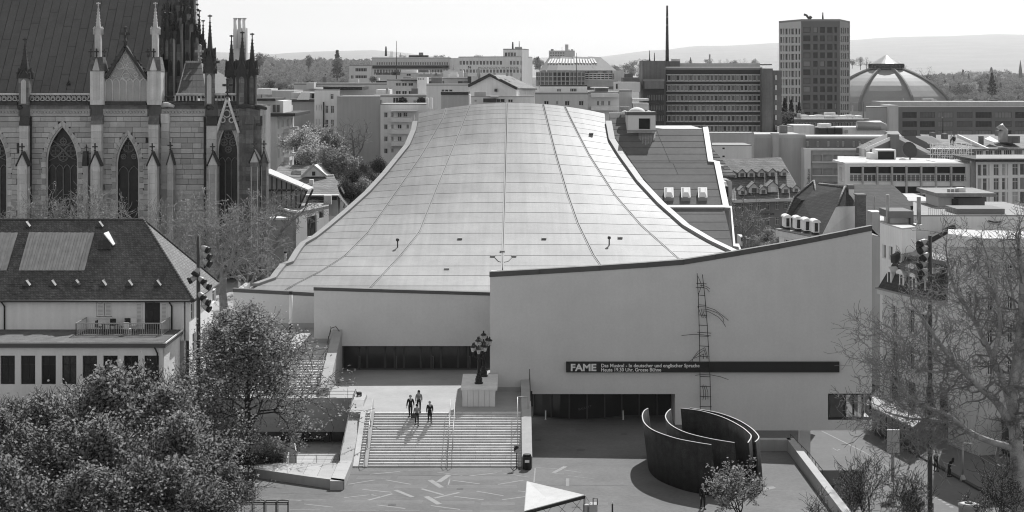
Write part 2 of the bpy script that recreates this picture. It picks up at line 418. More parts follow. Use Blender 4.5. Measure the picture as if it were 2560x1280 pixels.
# upper foyer glazing
fy = MB(); m2 = []
mull = [858, 897, 918, 962, 987, 1010, 1052, 1078, 1103, 1145, 1170, 1195, 1226]
for a, b in zip(mull, mull[1:]):
    q = MB(); q.box(PX(a, 158.8) + .02, PX(b, 158.8) - .02, 158.8, 158.84, 2.95, zo); q.build('foyer_pane', GLASS, th)
for a in mull[:-1]: fy.bar((PX(a, 158.8), 158.74, 2.92), (PX(a, 158.8), 158.74, zo - .003), .17, .12)
fy.bar((PX(858, 158.8), 158.72, 2.98), (XL - .01, 158.72, 2.98), .1, .14)
fy.build('foyer_frame', DARKST, th)
for px in (992, 1083, 1175, 900):
    q = MB(); x = PX(px, 158.6); q.tube([(x, 158.6, 3.0), (x, 158.6, 4.15), (x - .13, 158.55, 4.2)], .025, 5); q.build('door_handle', STEEL, th)
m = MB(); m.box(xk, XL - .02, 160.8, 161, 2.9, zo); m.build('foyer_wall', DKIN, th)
# --- the great curved roof, panel by panel
def _roofz(Y): d = Y - 168; return 9.2 + .14 * d + .00439 * d * d
cl = [(HY + F * (H - _roofz(Y_)) / Y_, Y_) for Y_ in [217.2 - .7 * k for k in range(71)]] + [(738, 166.9)]
def cy_(s):    # row in the picture -> depth of the roof there
    for (a, ya_), (b, yb2) in zip(cl, cl[1:]):
        if s <= b or (b, yb2) == cl[-1]: return ya_ + (yb2 - ya_) * (s - a) / (b - a)
left = [(258, 1046), (283, 1044), (305, 1040), (345, 1024), (383, 995), (420, 967), (470, 924), (520, 872), (560, 828), (590, 793), (607, 765), (625, 752), (657, 734), (664, 716), (688, 698), (700, 690), (707, 670), (716, 645), (742, 600)]
right = [(258, 1512), (283, 1514), (330, 1522), (370, 1545), (440, 1592), (500, 1644), (560, 1707), (600, 1770), (632, 1832), (660, 1880), (700, 1960), (742, 2040)]
def ip(tab, s):
    for (a, va), (b, vb) in zip(tab, tab[1:]):
        if s <= b: return va + (vb - va) * (s - a) / (b - a)
    return tab[-1][1]
RIBS = [[(258, 1116), (283, 1108), (380, 1052), (480, 985), (580, 918), (640, 860), (680, 800), (716, 730), (742, 690)],
        [(258, 1176), (380, 1127), (480, 1087), (580, 1048), (640, 1000), (716, 930), (742, 905)],
        [(258, 1268), (480, 1262), (640, 1257), (742, 1254)],
        [(258, 1358), (380, 1389), (480, 1418), (560, 1446), (640, 1485), (680, 1513), (742, 1550)],
        [(258, 1412), (283, 1424), (380, 1474), (480, 1537), (560, 1604), (640, 1690), (742, 1800)]]
def rx(k, s):
    if k == 0: return ip(left, s)
    if k == 6: return ip(right, s)
    return ip(RIBS[k - 1], s)
def rp(k, t, s, lift=0):
    """point of the roof between rib k and k+1 (t) on row s"""
    px = rx(k, s) + (rx(k + 1, s) - rx(k, s)) * t
    a, b = rx(0, s), rx(6, s); c = (2 * px - a - b) / (b - a)
    crown = 1.35 * max(0, 1 - max(0, (s - 258) / 430)) * c * c
    Y = cy_(s); z = PZ(s, Y) - crown + lift
    return (PX(px, Y), Y, z)
ZINC = mat('zinc_roof_sheet', .225, .10, .35, rough=.55, rand=.07, streak=0, blotch=.27, spec=.3, fine=.07, run=.16)
SEAM = mat('dark_seam', .15, .1, 1, rough=.7)
inner = [258, 266, 274, 284, 297, 309, 333, 358, 384, 409, 433, 457, 482, 507, 532, 558, 584, 612, 640, 666, 690, 716, 738]
outer = [258, 270, 283, 296, 309, 322, 340, 358, 376, 394, 412, 430, 448, 466, 484, 502, 520, 538, 556, 574, 592, 610, 628, 646, 664, 680, 698, 716, 738]
for k in range(6):
    rows = outer if k in (0, 5) else inner
    for a, b in zip(rows, rows[1:]):
        m = MB(); nu, nv = 3, 2; g = .7; gw = .6 if k not in (2, 3) else .8
        wpx = abs(rx(k + 1, (a + b) / 2) - rx(k, (a + b) / 2)); e = gw / wpx
        grid = [[m.vert(rp(k, e + (1 - 2 * e) * i / nu, (a + 0.46 * min(1, (b - a) / 20)) + (b - a - .92 * min(1, (b - a) / 20)) * j / nv, .05)) for i in range(nu + 1)] for j in range(nv + 1)]
        for j in range(nv):
            for i in range(nu): m.fidx([grid[j + 1][i], grid[j + 1][i + 1], grid[j][i + 1], grid[j][i]])
        # thin edge of each sheet
        edge = grid[0] + [grid[j][nu] for j in range(1, nv + 1)] + grid[nv][::-1][1:] + [grid[j][0] for j in range(nv - 1, 0, -1)]
        low = [m.vert((m.v[q][0], m.v[q][1], m.v[q][2] - .05)) for q in edge]
        for q in range(len(edge)): m.fidx([edge[q], edge[(q + 1) % len(edge)], low[(q + 1) % len(edge)], low[q]])
        m.build('roof_sheet', ZINC, th)
m = MB(); rows = list(range(258, 738, 10)) + [738]
for k in range(6):
    for a, b in zip(rows, rows[1:]):
        for i in range(2): m.face([rp(k, i / 2, b, -.01), rp(k, (i + 1) / 2, b, -.01), rp(k, (i + 1) / 2, a, -.01), rp(k, i / 2, a, -.01)])
m.face([rp(0, 0, 258, -.01), rp(3, 0, 258, -.01), rp(5, 1, 258, -.01), Vector(rp(5, 1, 258, -.01)) - Vector((0, 0, 26)), Vector(rp(0, 0, 258, -.01)) - Vector((0, 0, 26))])
m.build('roof_deck', SEAM, th)
# raised ribs
for k in range(1, 6):
    m = MB()
    for a, b in zip(rows, rows[1:]):
        p, q = Vector(rp(k, 0, a, .05)), Vector(rp(k, 0, b, .05))
        for dx in ((-.14, -.04), (.04, .14)):
            m.hexa([p + Vector((dx[0], 0, 0)), p + Vector((dx[1], 0, 0)), q + Vector((dx[1], 0, 0)), q + Vector((dx[0], 0, 0))],
                   [p + Vector((dx[0], 0, .045)), p + Vector((dx[1], 0, .045)), q + Vector((dx[1], 0, .045)), q + Vector((dx[0], 0, .045))])
    m.build('roof_rib', ZINC, th)
# pale edge coping along both flanks, with the wall below it
EDGE = mat('pale_edge_sheet', .27, .06, .5, rough=.5, rand=.05)
def ribbon(name, k, t, tab, side, width, up, m_):
    for (a, _), (b, _) in zip(tab, tab[1:]):
        n = max(1, int((b - a) / 24))
        for i in range(n):
            s0, s1 = a + (b - a) * i / n, a + (b - a) * (i + 1) / n
            p, q = Vector(rp(k, t, s0)), Vector(rp(k, t, s1)); o = Vector((side * width, 0, 0)); u = Vector((0, 0, up))
            q = q + (p - q).normalized() * .025
            mb = MB(); mb.hexa([p, p + o, q + o, q], [p + u, p + o + u, q + o + u, q + u]); mb.build(name, m_, th)
ribbon('edge_coping', 0, 0, left[1:-1], -1, .62, .30, EDGE); ribbon('edge_coping', 5, 1, [r for r in right[1:] if r[0] <= 660], 1, .75, .34, EDGE)
for k, t, tab, sd_ in ((0, 0, left, -1), (5, 1, right, 1)):
    m = MB()
    for (a, _), (b, _) in zip(tab, tab[1:]):
        p, q = Vector(rp(k, t, a)), Vector(rp(k, t, b)); o = Vector((sd_ * .5, 0, 0)); p += o; q += o
        m.face([p, q, (q.x, q.y, 0), (p.x, p.y, 0)])
    m.build('flank_wall', REND, th)
# small roof fittings
def rr(px, py): # any pixel on roof
    for k in range(6):
        if rx(k, py) <= px <= rx(k + 1, py): return Vector(rp(k, (px - rx(k, py)) / (rx(k + 1, py) - rx(k, py)), py, .06))
for px, py in ((994, 618), (1523, 613)):
    p = rr(px, py); m = MB(); m.tube([p, p + Vector((0, 0, .7))], .07, 6); m.lathe(p + Vector((0, 0, .65)), [(.16, 0), (.18, .2), (.1, .3)], 8); m.build('vent_pipe', DARKST, th)
for px, py in ((1232, 640), (1285, 640), (1256, 628), (1117, 672), (1507, 672), (1150, 596), (1550, 592), (1360, 596), (1478, 318)):
    p = rr(px, py); m = MB(); m.box(p.x - .25, p.x + .25, p.y - .5, p.y + .3, p.z - .1, p.z + .05); m.build('roof_hatch', EDGE, th)
m = MB(); m.tube([rr(1232, 640), rr(1246, 655), rr(1257, 658), rr(1270, 655), rr(1285, 640)], .05, 4); m.tube([rr(1257, 658), rr(1257, 680)], .05, 4); m.build('roof_cable', SEAM, th)
# --- right-hand side roof (lower, stepped outline) with hood and skylights
SLATE2 = mat('weathered_side_roof', .135, .1, .35, spec=.1, rough=.85, rand=.05, streak=.1, blotch=.2)
# plane through three points
q0, q1, q2 = P(1560, 283, 204), P(1755, 325, 204), P(1810, 600, 168)
nrm = (q1 - q0).cross(q2 - q0).normalized()
nrm = Vector((0, -.403, .915)); q0 = P(1700, 640, 185)
def sp(px, py, lift=0): return onplane(px, py, q0, nrm) + nrm * lift
rightedge = [(280, 1568), (323, 1570), (324, 1757), (408, 1770), (409, 1784), (523, 1807), (524, 1811), (620, 1833), (660, 1846)]
leftedge = [(280, 1522), (330, 1526), (372, 1556), (440, 1602), (500, 1654), (560, 1717), (600, 1778), (632, 1838), (660, 1846)]
rows = [283, 296, 310, 324, 339, 354, 370, 386, 403, 408, 421, 438, 456, 474, 493, 512, 523, 536, 556, 577, 598, 620]
for a, b in zip(rows, rows[1:]):
    g = .6
    xa_, xb_ = ip(leftedge, a + .01), ip(leftedge, b)
    xc, xd = ip(rightedge, b - .5), ip(rightedge, a + 1.5)
    n = max(1, int((xc - xb_) / 90))
    for i in range(n):
        t0, t1 = i / n, (i + 1) / n
        m = MB(); e = .5
        c4 = [sp(xb_ + (xc - xb_) * t0 + e, b - g), sp(xb_ + (xc - xb_) * t1 - e, b - g), sp(xa_ + (xd - xa_) * t1 - e, a + g), sp(xa_ + (xd - xa_) * t0 + e, a + g)]
        m.hexa([c - nrm * .04 for c in c4], [c + nrm * .04 for c in c4]); m.build('side_roof_sheet', SLATE2, th)
m = MB(); bd = [(1522, 280), (1566, 280), (1570, 324), (1757, 324), (1770, 408), (1784, 409), (1807, 523), (1811, 524), (1833, 620), (1846, 648), (1780, 601), (1717, 560), (1654, 500), (1602, 440), (1556, 372), (1526, 330)]
m.face([sp(a, b, -.03) for a, b in bd][::-1]); m.build('side_roof_deck', SEAM, th)
m = MB(); st = [(1757, 322), (1770, 408), (1785, 409), (1808, 523), (1826, 524), (1833, 620), (1846, 622), (1850, 640)]
m2b = [(1770, 321), (1783, 405), (1799, 408), (1822, 519), (1829, 520), (1838, 614), (1847, 614), (1856, 636)]
for i in range(len(st) - 1):
    mm = MB(); c4 = [sp(*st[i]), sp(*st[i + 1]), sp(*m2b[i + 1]), sp(*m2b[i])]
    mm.hexa([c for c in c4], [c + nrm * .25 for c in c4]); mm.build('edge_coping', EDGE, th)
m = MB()
for (a, b), (c, d) in zip(m2b, m2b[1:]):
    p, q = sp(a, b), sp(c, d); m.face([p, q, (q.x, q.y, 0), (p.x, p.y, 0)])
m.build('side_wall', REND, th)
c4 = [sp(1600, 524), sp(1808, 524), sp(1808, 518), sp(1600, 518)]
m = MB(); m.hexa(c4, [c + nrm * .3 for c in c4]); m.build('roof_step', EDGE, th)
# pale flat roof behind the step
m = MB(); yb = sp(1640, 324).y; m.box(sp(1640, 324).x, sp(1757, 324).x, yb, yb + 14, 20, sp(1700, 323).z + .05); m.build('flat_roof', mat('pale_flat_roof', .5, .2, .5), th)
# hood with dark opening
hp = sp(1604, 330); hy = hp.y - 1.2
hood = MB(); x0, x1, z0h, z1h = PX(1569, hy), PX(1639, hy), PZ(326, hy), PZ(288, hy)
hf = Face((x0, hy), (x1, hy)); hr = hf.rect(1597, 1626, 296, 323)
wall_holes(hood, hf, 0, hf.L, z0h, z1h, [hr], .8)
hood.box(x0, x1, hy + .85, hy + 4, z0h - 3, z1h); hood.face([(x1, hy, z0h), (x1, hy + .85, z0h), (x1, hy + .85, z1h), (x1, hy, z1h)])
hood.build('roof_hood', REND, th)
m = MB(); m.box(x0 - .1, x1 + .1, hy - .08, hy + 4.1, z1h + .002, z1h + .4); m.build('hood_coping', COPE, th)
m = MB(); m.box(x0 - .1, x1 + .1, hy - .2, hy - .003, z0h - .15, z0h + .05); m.build('hood_sill', EDGE, th)
m = MB(); T_ = hf.T; m.T = T_; a, b, c, d = hr; m.box(a + .05, b - .05, .7, .75, c + .02, d - .02); m.T = None; m.build('hood_opening', DKIN, th)
STAIN = mat('pale_stain', .30, .25, .8, streak=.3)
m = MB()
for i in range(11):
    x_a = 1596 + i * 3.9; L_ = (18 + 16 * math.sin((i + .5) / 11 * math.pi) + rnd.uniform(-4, 4))
    c4 = [sp(x_a + 1, 330 + L_), sp(x_a + 2.8, 330 + L_), sp(x_a + 4.2, 331), sp(x_a, 331)]
    m.hexa([c + nrm * .045 for c in c4], [c + nrm * .055 for c in c4])
m.build('lime_stain', STAIN, th)
p = P(1592, 282, 215.5); m = MB(); m.lathe((p.x, p.y, p.z - .2), [(1.1, 0), (1.1, .25), (1.0, .45), (.75, .7), (.35, .86), (.05, .9)], 14); m.build('dome_skylight', WHITE, th)
m = MB(); m.lathe((p.x - 1.5, p.y, p.z - .2), [(.5, 0), (.45, .3), (.2, .45), (.02, .5)], 10); m.lathe((p.x + 1.5, p.y, p.z - .2), [(.5, 0), (.45, .3), (.2, .45), (.02, .5)], 10); m.build('dome_skylight', WHITE, th)
p = P(1562, 272, 217); m = MB(); m.box(p.x - .45, p.x + .45, p.y, p.y + .9, p.z - 1.2, p.z); m.box(p.x - .6, p.x + .6, p.y - .1, p.y + 1, p.z, p.z + .3); m.build('vent_block', EDGE, th)
for px in (1672, 1714, 1756):
    c4 = [sp(px - 11, 504), sp(px + 12, 504), sp(px + 11, 479), sp(px - 12, 479)]
    m = MB(); m.hexa(c4, [c + nrm * .55 for c in c4]); o = m.build('skylight', EDGE, th)
    cc = sum(c4, Vector()) / 4; m = MB(); t4 = [cc + (c - cc) * .88 + nrm * .55 for c in c4]; t5 = [cc + (c - cc) * .45 + nrm * .85 for c in c4]
    m.hexa(t4, t5); m.build('skylight_dome', WHITE, o)
# ================================================================== PLAZA
plaza = bpy.data.objects['plaza']
PAINT = mat('worn_floor_paint', .27, .2, 1.5, fine=.12)
def strip(a, b, wd, name='painted_bar'):
    a, b = G(*a), G(*b); d = (b - a).normalized(); n = Vector((-d.y, d.x, 0)) * (wd / 2); z = Vector((0, 0, .006))
    m = MB(); m.face([a - n + z, b - n + z, b + n + z, a + n + z]); m.build(name, PAINT, plaza)
zz = lambda x, y: (860 + x / 5.447, 1150 + y / 5.447)
for x0, x1, y0, sk in ((190, 650, 222, -8), (735, 1190, 226, -6), (1430, 2365, 232, 0), (135, 610, 337, -8), (700, 1150, 343, -8), (1390, 2350, 348, 4), (10, 1080, 556, -8), (1325, 1780, 568, -3), (1875, 2335, 574, -3), (-60, 480, 683, -4), (560, 1030, 683, -4), (1290, 1750, 690, 2), (1850, 2320, 694, 2), (250, 1210, 136, 0), (1450, 2150, 146, 0)):
    for k in range(4 if y0 > 200 and y0 < 600 else 2):
        strip(zz(x0 + sk * k, y0 + k * 11), zz(x1 + sk * k, y0 + k * 11), .07, 'painted_line')
for a in (((350, 195), (765, 157)), ((50, 332), (425, 272)), ((570, 272), (910, 332)), ((1170, 272), (1330, 375), .42), ((1285, 302), (1430, 202), .42), ((1265, 165), (1610, 213), .1), ((1710, 218), (2085, 176)), ((1480, 278), (1850, 326)), ((2095, 334), (2445, 274)), ((250, 402), (645, 440)), ((0, 515), (405, 468)), ((330, 548), (660, 460), .24), ((700, 410), (935, 505), .34), ((1055, 392), (1350, 475), .26), ((1230, 520), (1570, 443), .26), ((1118, 496), (1300, 604), .42), ((1500, 497), (1900, 542)), ((1805, 425), (2170, 487)), ((2155, 542), (2475, 498)), ((440, 612), (835, 662)), ((1185, 622), (1580, 674)), ((2165, 180), (2520, 235), .1), ((1440, 265), (1420, 340), .1), ((2370, 422), (2470, 430)), ((340, 470), (500, 500), .1)):
    strip(zz(*a[0]), zz(*a[1]), a[2] if len(a) > 2 else .17)
for a, b, w_ in (((1384, 1182), (1414, 1166), .34), ((1340, 1169), (1394, 1172), .08), ((1410, 1175), (1452, 1181), .1), ((1386, 1184), (1410, 1185), .08), ((1420, 1189), (1484, 1197), .07), ((1416, 1196), (1416, 1215), .06), ((1419, 1196), (1419, 1215), .06), ((1422, 1196), (1422, 1215), .06), ((1338, 1170), (1335, 1206), .1), ((1475, 1256), (1520, 1256), .06), ((1475, 1259), (1520, 1259), .06), ((1475, 1262), (1520, 1262), .06), ((1904, 1226), (2000, 1228), .05), ((700, 1248), (817, 1250), .07), ((700, 1251), (815, 1253), .07), ((760, 1260), (832, 1268), .15), ((724, 1274), (800, 1275), .08), ((650, 1244), (760, 1252), .07)):
    strip(a, b, w_)
m = MB(); p, q = G(1900, 1222), G(1925, 1228); m.face([(p.x, p.y - 1.0, .008), (p.x + .6, p.y - .3, .008), (p.x + 1.2, p.y + .2, .008), (p.x + 1.1, p.y + .7, .008), (p.x, p.y + .5, .008)]); m.build('paint_splash', PAINT, plaza)

for px, py, w_, d_ in ((1448, 1075, .5, .25), (1452, 1125, .55, .3), (1150, 1222, .4, .4), (1345, 1100, .4, .3), (1560, 1085, .45, .3), (980, 1262, .45, .45), (1440, 1268, .5, .3)):
    p = G(px, py); m = MB(); m.box(p.x - w_ * .6, p.x + w_ * .6, p.y - d_ * .5, p.y + d_ * .5, .002, .012); m.build('drain_cover', mat('iron_cover', .09, .3, 4), plaza)
for pts in (((1330, 1213), (1560, 1214), (1590, 1216)), ((870, 1186), (1100, 1189), (1310, 1190)), ((640, 1232), (820, 1236)), ((1330, 1060), (1480, 1062), (1600, 1061))):
    for a, b in zip(pts, pts[1:]): strip_a, strip_b = G(*a), G(*b); m = MB(); n_ = Vector((0, .025, 0)); z_ = Vector((0, 0, .005)); m.face([strip_a - n_ + z_, strip_b - n_ + z_, strip_b + n_ + z_, strip_a + n_ + z_]); m.build('tar_joint', mat('tar_joint', .06, .3, 3), plaza)
# --- big staircase: every step a row of stone blocks
STONE = mat('step_stone', .6, .12, 1.5, rand=.09, fine=.08)
st = thing('staircase', 'wide pale stone staircase climbing from the plaza to the terrace', 'stairs', (-5, 131.9, 0))
N = 21; rise, run = 2.9 / N, 6.8 / N; SX0, SX1 = -11.05, .7
for i in range(N):
    z0, z1 = i * rise, (i + 1) * rise; y0 = 131.9 + i * run; x = SX0; k = 0
    cuts = [SX0 + (SX1 - SX0) * (j + (.5 if i % 2 else 0)) / 5 for j in range(6)]
    cuts = sorted({SX0, SX1} | {c for c in cuts if SX0 < c < SX1})
    for a, b in zip(cuts, cuts[1:]): piece('step_block', STONE, st, a + .006, b - .006, y0, y0 + run + .25, z0 + .012, z1)
# narrow steps and ramps at the left of the flight
for i in range(N): piece('step_block', STONE, st, -11.75, -11.42, 131.9 + i * run, 131.9 + (i + 1) * run + .2, i * rise + .012, (i + 1) * rise)
def slope(m, x0, x1, ya, yb, za, zb, zl=-.5, lift=.06):
    m.hexa([(x0, ya, zl), (x1, ya, zl), (x1, yb, zl), (x0, yb, zl)], [(x0, ya, za + lift), (x1, ya, za + lift), (x1, yb, zb + lift), (x0, yb, zb + lift)])
m = MB(); slope(m, -11.40, -11.07, 131.7, 138.7, .0, 2.9, lift=.10); m.build('ramp', CON, st)
for i in range(9):
    m = MB(); a, b = i / 9, (i + 1) / 9; slope(m, -12.18, -11.77, 131.7 + 7 * a + .01, 131.7 + 7 * b, 2.9 * a, 2.9 * b, 0, .14); m.build('ramp_slab', STONE, st)
m = MB(); slope(m, SX1 + .003, .745, 131.95, 138.7, .05, 2.9, 0, .04); m.build('ramp', CON, st)
# walls beside the stairs
wl = thing('parapet_wall', 'pale concrete parapet sloping down beside the dark sunken courtyard and ending in a sharp prow', 'wall', (-12.7, 131, 0))
prof = [(124.62, .65), (131.3, .65), (142.0, 3.25), (144.8, 3.25)]
for (a, za), (b, zb) in zip(prof, prof[1:]):
    n = max(1, int((b - a) / 2.4))
    for i in range(n):
        t0, t1 = i / n, (i + 1) / n
        m = MB(); y0, y1 = a + (b - a) * t0 + .008, a + (b - a) * t1 - .008
        m.hexa([(-13.2, y0, -1.0), (-12.2, y0, -1.0), (-12.2, y1, -1.0), (-13.2, y1, -1.0)], [(-13.2, y0, za + (zb - za) * t0), (-12.2, y0, za + (zb - za) * t0), (-12.2, y1, za + (zb - za) * t1), (-13.2, y1, za + (zb - za) * t1)])
        m.build('wall_block', CON, wl)
fw = [(-12.2, 124.6), (-15, 126.1), (-17.6, 127.6), (-20.2, 129.1), (-22.5, 130.4)]
for (xa_, ya2), (xb2, yb2) in zip(fw, fw[1:]):
    m = MB(); m.hexa([(xb2, yb2, -.3), (xa_, ya2, -.3), (xa_, ya2 + .55, -.3), (xb2, yb2 + .55, -.3)], [(xb2, yb2, .65), (xa_, ya2, .65), (xa_, ya2 + .55, .65), (xb2, yb2 + .55, .65)]); m.build('wall_block', CON, wl)
SLAB = mat('paving_slab', .42, .1, 1, rand=.08, fine=.08)
for i in range(8):
    x1, x0 = -13.22 - i * 1.1, -13.22 - (i + 1) * 1.1
    f = lambda x: 124.6 + (x + 12.2) * (130.4 - 124.6) / (-10.3) + .57
    m = MB(); m.hexa([(x0 + .012, f(x0), .2), (x1 - .012, f(x1), .2), (x1 - .012, 130.6, .2), (x0 + .012, 130.6, .2)], [(x0 + .012, f(x0), .62), (x1 - .012, f(x1), .62), (x1 - .012, 130.6, .62), (x0 + .012, 130.6, .62)]) if f(x0) < 130.55 else None
    if m.v: m.build('apron_slab', SLAB, wl)
w2 = thing('parapet_wall', 'narrow concrete parapet sloping down at the right of the big stairs, litter bin at its foot', 'wall', (1.15, 131.6, 0))
prof = [(131.6, .85), (140.0, 3.35), (147.9, 3.9)]
for (a, za), (b, zb) in zip(prof, prof[1:]):
    for i in range(4):
        t0, t1 = i / 4, (i + 1) / 4; y0, y1 = a + (b - a) * t0 + .006, a + (b - a) * t1 - .006
        m = MB(); m.hexa([(.76, y0, 0), (1.55, y0, 0), (1.55, y1, 0), (.76, y1, 0)], [(.76, y0, za + (zb - za) * t0), (1.55, y0, za + (zb - za) * t0), (1.55, y1, za + (zb - za) * t1), (.76, y1, za + (zb - za) * t1)]); m.build('wall_block', CON, w2)
m = MB()
for y0, y1 in ((140.6, 147.6),):
    m.tube([(1.5, y0, 3.45), (1.5, y0, 4.3), (1.5, y1, 4.85), (1.5, y1, 3.95)], .03, 5)
    for k in range(1, 8): y = y0 + (y1 - y0) * k / 8; m.tube([(1.5, y, 3.45 + .45 * k / 8), (1.5, y, 4.3 + .55 * k / 8)], .018, 4)
m.build('railing', DARKST, w2)
# left stairs
s2 = thing('staircase', 'narrower side staircase rising past the tree towards the church terrace', 'stairs', (-22, 146.6, 2.9))
N2 = 18
for i in range(N2):
    z0, z1 = 2.9 + i * .15, 2.9 + (i + 1) * .15; y0 = 146.6 + i * .45
    for j in range(5):
        a, b = -27.5 + j * 2.2, -27.5 + (j + 1) * 2.2
        piece('step_block', STONE, s2, a + .006, b - .006, y0, y0 + .7, z0 + .012, z1)
m = MB(); m.box(-27.6, -16.45, 154.7, 155.1, 5.0, 5.59); m.box(-29.9, -27.55, 146.6, 155, 2.5, 5.55); m.build('landing_edge', CON, s2)
w3 = thing('parapet_wall', 'sloping concrete stair wall with a bright sunlit flank beside the upper foyer', 'wall', (-16, 150, 2.9))
for i in range(3):
    ya3, yb3 = 146.0 + i * 3.9, 146.0 + (i + 1) * 3.9; f = lambda y: 3.55 + (y - 146) * 3.3 / 11.7
    m = MB(); m.hexa([(-16.4, ya3 + .006, 2.9), (-15.55, ya3 + .006, 2.9), (-15.55, yb3 - .006, 2.9), (-16.4, yb3 - .006, 2.9)], [(-16.4, ya3, f(ya3)), (-15.55, ya3, f(ya3)), (-15.55, yb3, f(yb3)), (-16.4, yb3, f(yb3))]); m.build('wall_block', CON, w3)
m = MB(); m.tube([(-16.5, 145.6, 3.7), (-16.5, 145.8, 4.2), (-16.5, 148, 4.6), (-16.5, 156.8, 7.0), (-16.1, 157.2, 7.1), (-15.7, 157.1, 6.6)], .04, 5)
for y in (147, 149.5, 152, 154.5, 156.6): m.tube([(-16.5, y, 3.5 + (y - 146) * .28), (-16.5, y, 4.25 + (y - 146) * .28)], .025, 4)
m.build('railing', DARKST, w3)
# courtyard
cf = thing('sunken_courtyard', 'sunken courtyard with square paving in front of a dark glass front under the terrace', 'courtyard', (-18, 140, -1))
for i in range(8):
    for j in range(13):
        piece('paving_slab', SLAB, cf, -25.2 + j * .92 + .008, -25.2 + (j + 1) * .92 - .008, 130.65 + i * 1.9 + .008, 130.65 + (i + 1) * 1.9 - .008, -1.2, -1.0) if -25.2 + (j + 1) * .92 < -13.2 else None
m = MB(); m.box(-30, -13.2, 130, 146.5, -1.5, -1.21); m.build('courtyard_bed', CON, cf)
m = MB(); m.box(-28, -13.21, 144.79 - .02, 144.79, 1.3, 2.88); m.build('fascia', CON, cf)
for a, b in ((-28, -23.2), (-23.1, -18.6), (-18.5, -15.7), (-15.6, -13.22)):
    q = MB(); q.box(a, b, 146.0, 146.04, -.95, 1.35); q.build('glass_panel', GLASS2, cf)
m = MB(); m.box(PX(810, 145.6), PX(826, 145.6), 145.6, 145.95, -1, 1.4); m.build('pillar', DARKST, cf)
for px in (758, 775, 860):
    m = MB(); x = PX(px, 145.9); m.box(x - .06, x + .06, 145.85, 145.98, -1, 1.4); m.build('mullion', BLACK, cf)
m = MB(); m.box(PX(728, 144), PX(742, 144), 143.5, 144.2, -1, .1); m.build('post', CON, cf)
p = G(838, 1101, -1); o = thing('garden_light', 'small pale mushroom light on the courtyard floor before the glass', 'light', (p.x, p.y, -1))
m = MB(); m.lathe((p.x, p.y, -1), [(.05, 0), (.05, .25), (.28, .27), (.22, .38), (.02, .46)], 10); m.build('shade', WHITE, o)
def rail(label, pts, hgt, posts, r=.022, m_=DARKST, mid=True, loc=None):
    o = thing('handrail', label, 'railing', pts[0]); V3 = Vector
    m = MB(); m.tube([V3(p) + V3((0, 0, hgt)) for p in pts], r, 5); m.build('rail', m_, o)
    if mid: m = MB(); m.tube([V3(p) + V3((0, 0, hgt * .5)) for p in pts], r * .7, 4); m.build('rail', m_, o)
    n = len(pts) - 1
    for k in range(posts + 1):
        t = k / posts * n; i = min(int(t), n - 1); p = V3(pts[i]).lerp(V3(pts[i + 1]), t - i)
        m = MB(); m.tube([p, p + V3((0, 0, hgt))], r, 5); m.build('post', m_, o)
    return o
rail('thin dark railing along the terrace edge above the courtyard', [(-29, 144.9, 2.9), (-13.1, 144.9, 2.9)], .55, 7)
rail('thin dark railing running down the inside of the courtyard parapet', [(-13.12, 144.6, 3.2), (-13.12, 142, 3.2), (-13.12, 131.3, .7), (-13.12, 130.7, .7)], .5, 7)
rail('low dark railing along the front of the sunken courtyard', [(-13.2, 130.62, .62), (-23, 130.9, .62)], .55, 6)
rail('steel handrail halfway across the big stairs', [(-4.95, 131.6, .0), (-4.95, 138.9, 2.95)], .95, 3, .03, STEEL, False)
rail('second steel handrail beside the one halfway across the stairs', [(-4.6, 131.6, .0), (-4.6, 138.9, 2.95)], .95, 3, .03, STEEL, False)
rail('steel handrail near the left end of the big stairs', [(-11.25, 131.5, .05), (-11.25, 139.2, 3.0)], .95, 3, .03, STEEL, False)
rail('tall pale handrail at the right end of the big stairs', [(.45, 131.7, .0), (.45, 139, 2.95), (1.3, 139.1, 2.95)], 1.1, 3, .035, STEEL, False)
# slanted concrete light boxes in the courtyard
for lab, pts in (('slanted concrete light box with glass lid nearest the courtyard glass', [(738, 1108), (742, 1128), (715, 1130), (700, 1128)]), ('slanted concrete light box nearer the low front railing', [(724, 1127), (717, 1160), (690, 1162), (684, 1155)])):
    q = [G(x, y, .1) for x, y in pts]; o = thing('light_box', lab, 'skylight', q[3])
    m = MB(); m.hexa([(a.x, a.y, -1) for a in q[::-1]], [(a.x, a.y, .1 + (.5 if k < 2 else 0)) for k, a in enumerate(q[::-1])]); m.build('body', CON, o)
    c = sum(q, Vector()) / 4; t = [c + (a - c) * .82 for a in q[::-1]]; m = MB(); m.hexa([(a.x, a.y, .14 + (.45 if k < 2 else 0)) for k, a in enumerate(t)], [(a.x, a.y, .18 + (.47 if k < 2 else 0)) for k, a in enumerate(t)]); m.build('lid', GLASS2, o)

# --- plinth with candelabra
PSTONE = mat('white_board_concrete', .74, .08, 1, streak=.10)
pl = thing('plinth', 'long pale concrete block on the terrace carrying two street candelabra', 'plinth', (-2.8, 141, 2.9))
m = MB(); m.hexa([(-4.0, 141.1, 2.9), (-1.5, 141.1, 2.9), (-1.42, 147.5, 2.9), (-4.0, 147.5, 2.9)], [(-4.12, 140.9, 4.25), (-1.34, 140.9, 4.25), (-1.24, 147.7, 4.25), (-4.12, 147.7, 4.25)]); m.build('body', PSTONE, pl)
for i in range(6):
    x0, x1 = -4.08 + i * .452, -4.08 + (i + 1) * .452
    piece('board_panel', PSTONE, pl, x0 + .012, x1 - .012, 140.87, 140.93, 2.92, 4.22)
m = MB(); m.box(-4.2, -1.2, 140.82, 147.72, 4.25, 4.42); m.build('cover_slab', PSTONE, pl)
LGLASS = leafmat('lantern_glass', .75, .5)
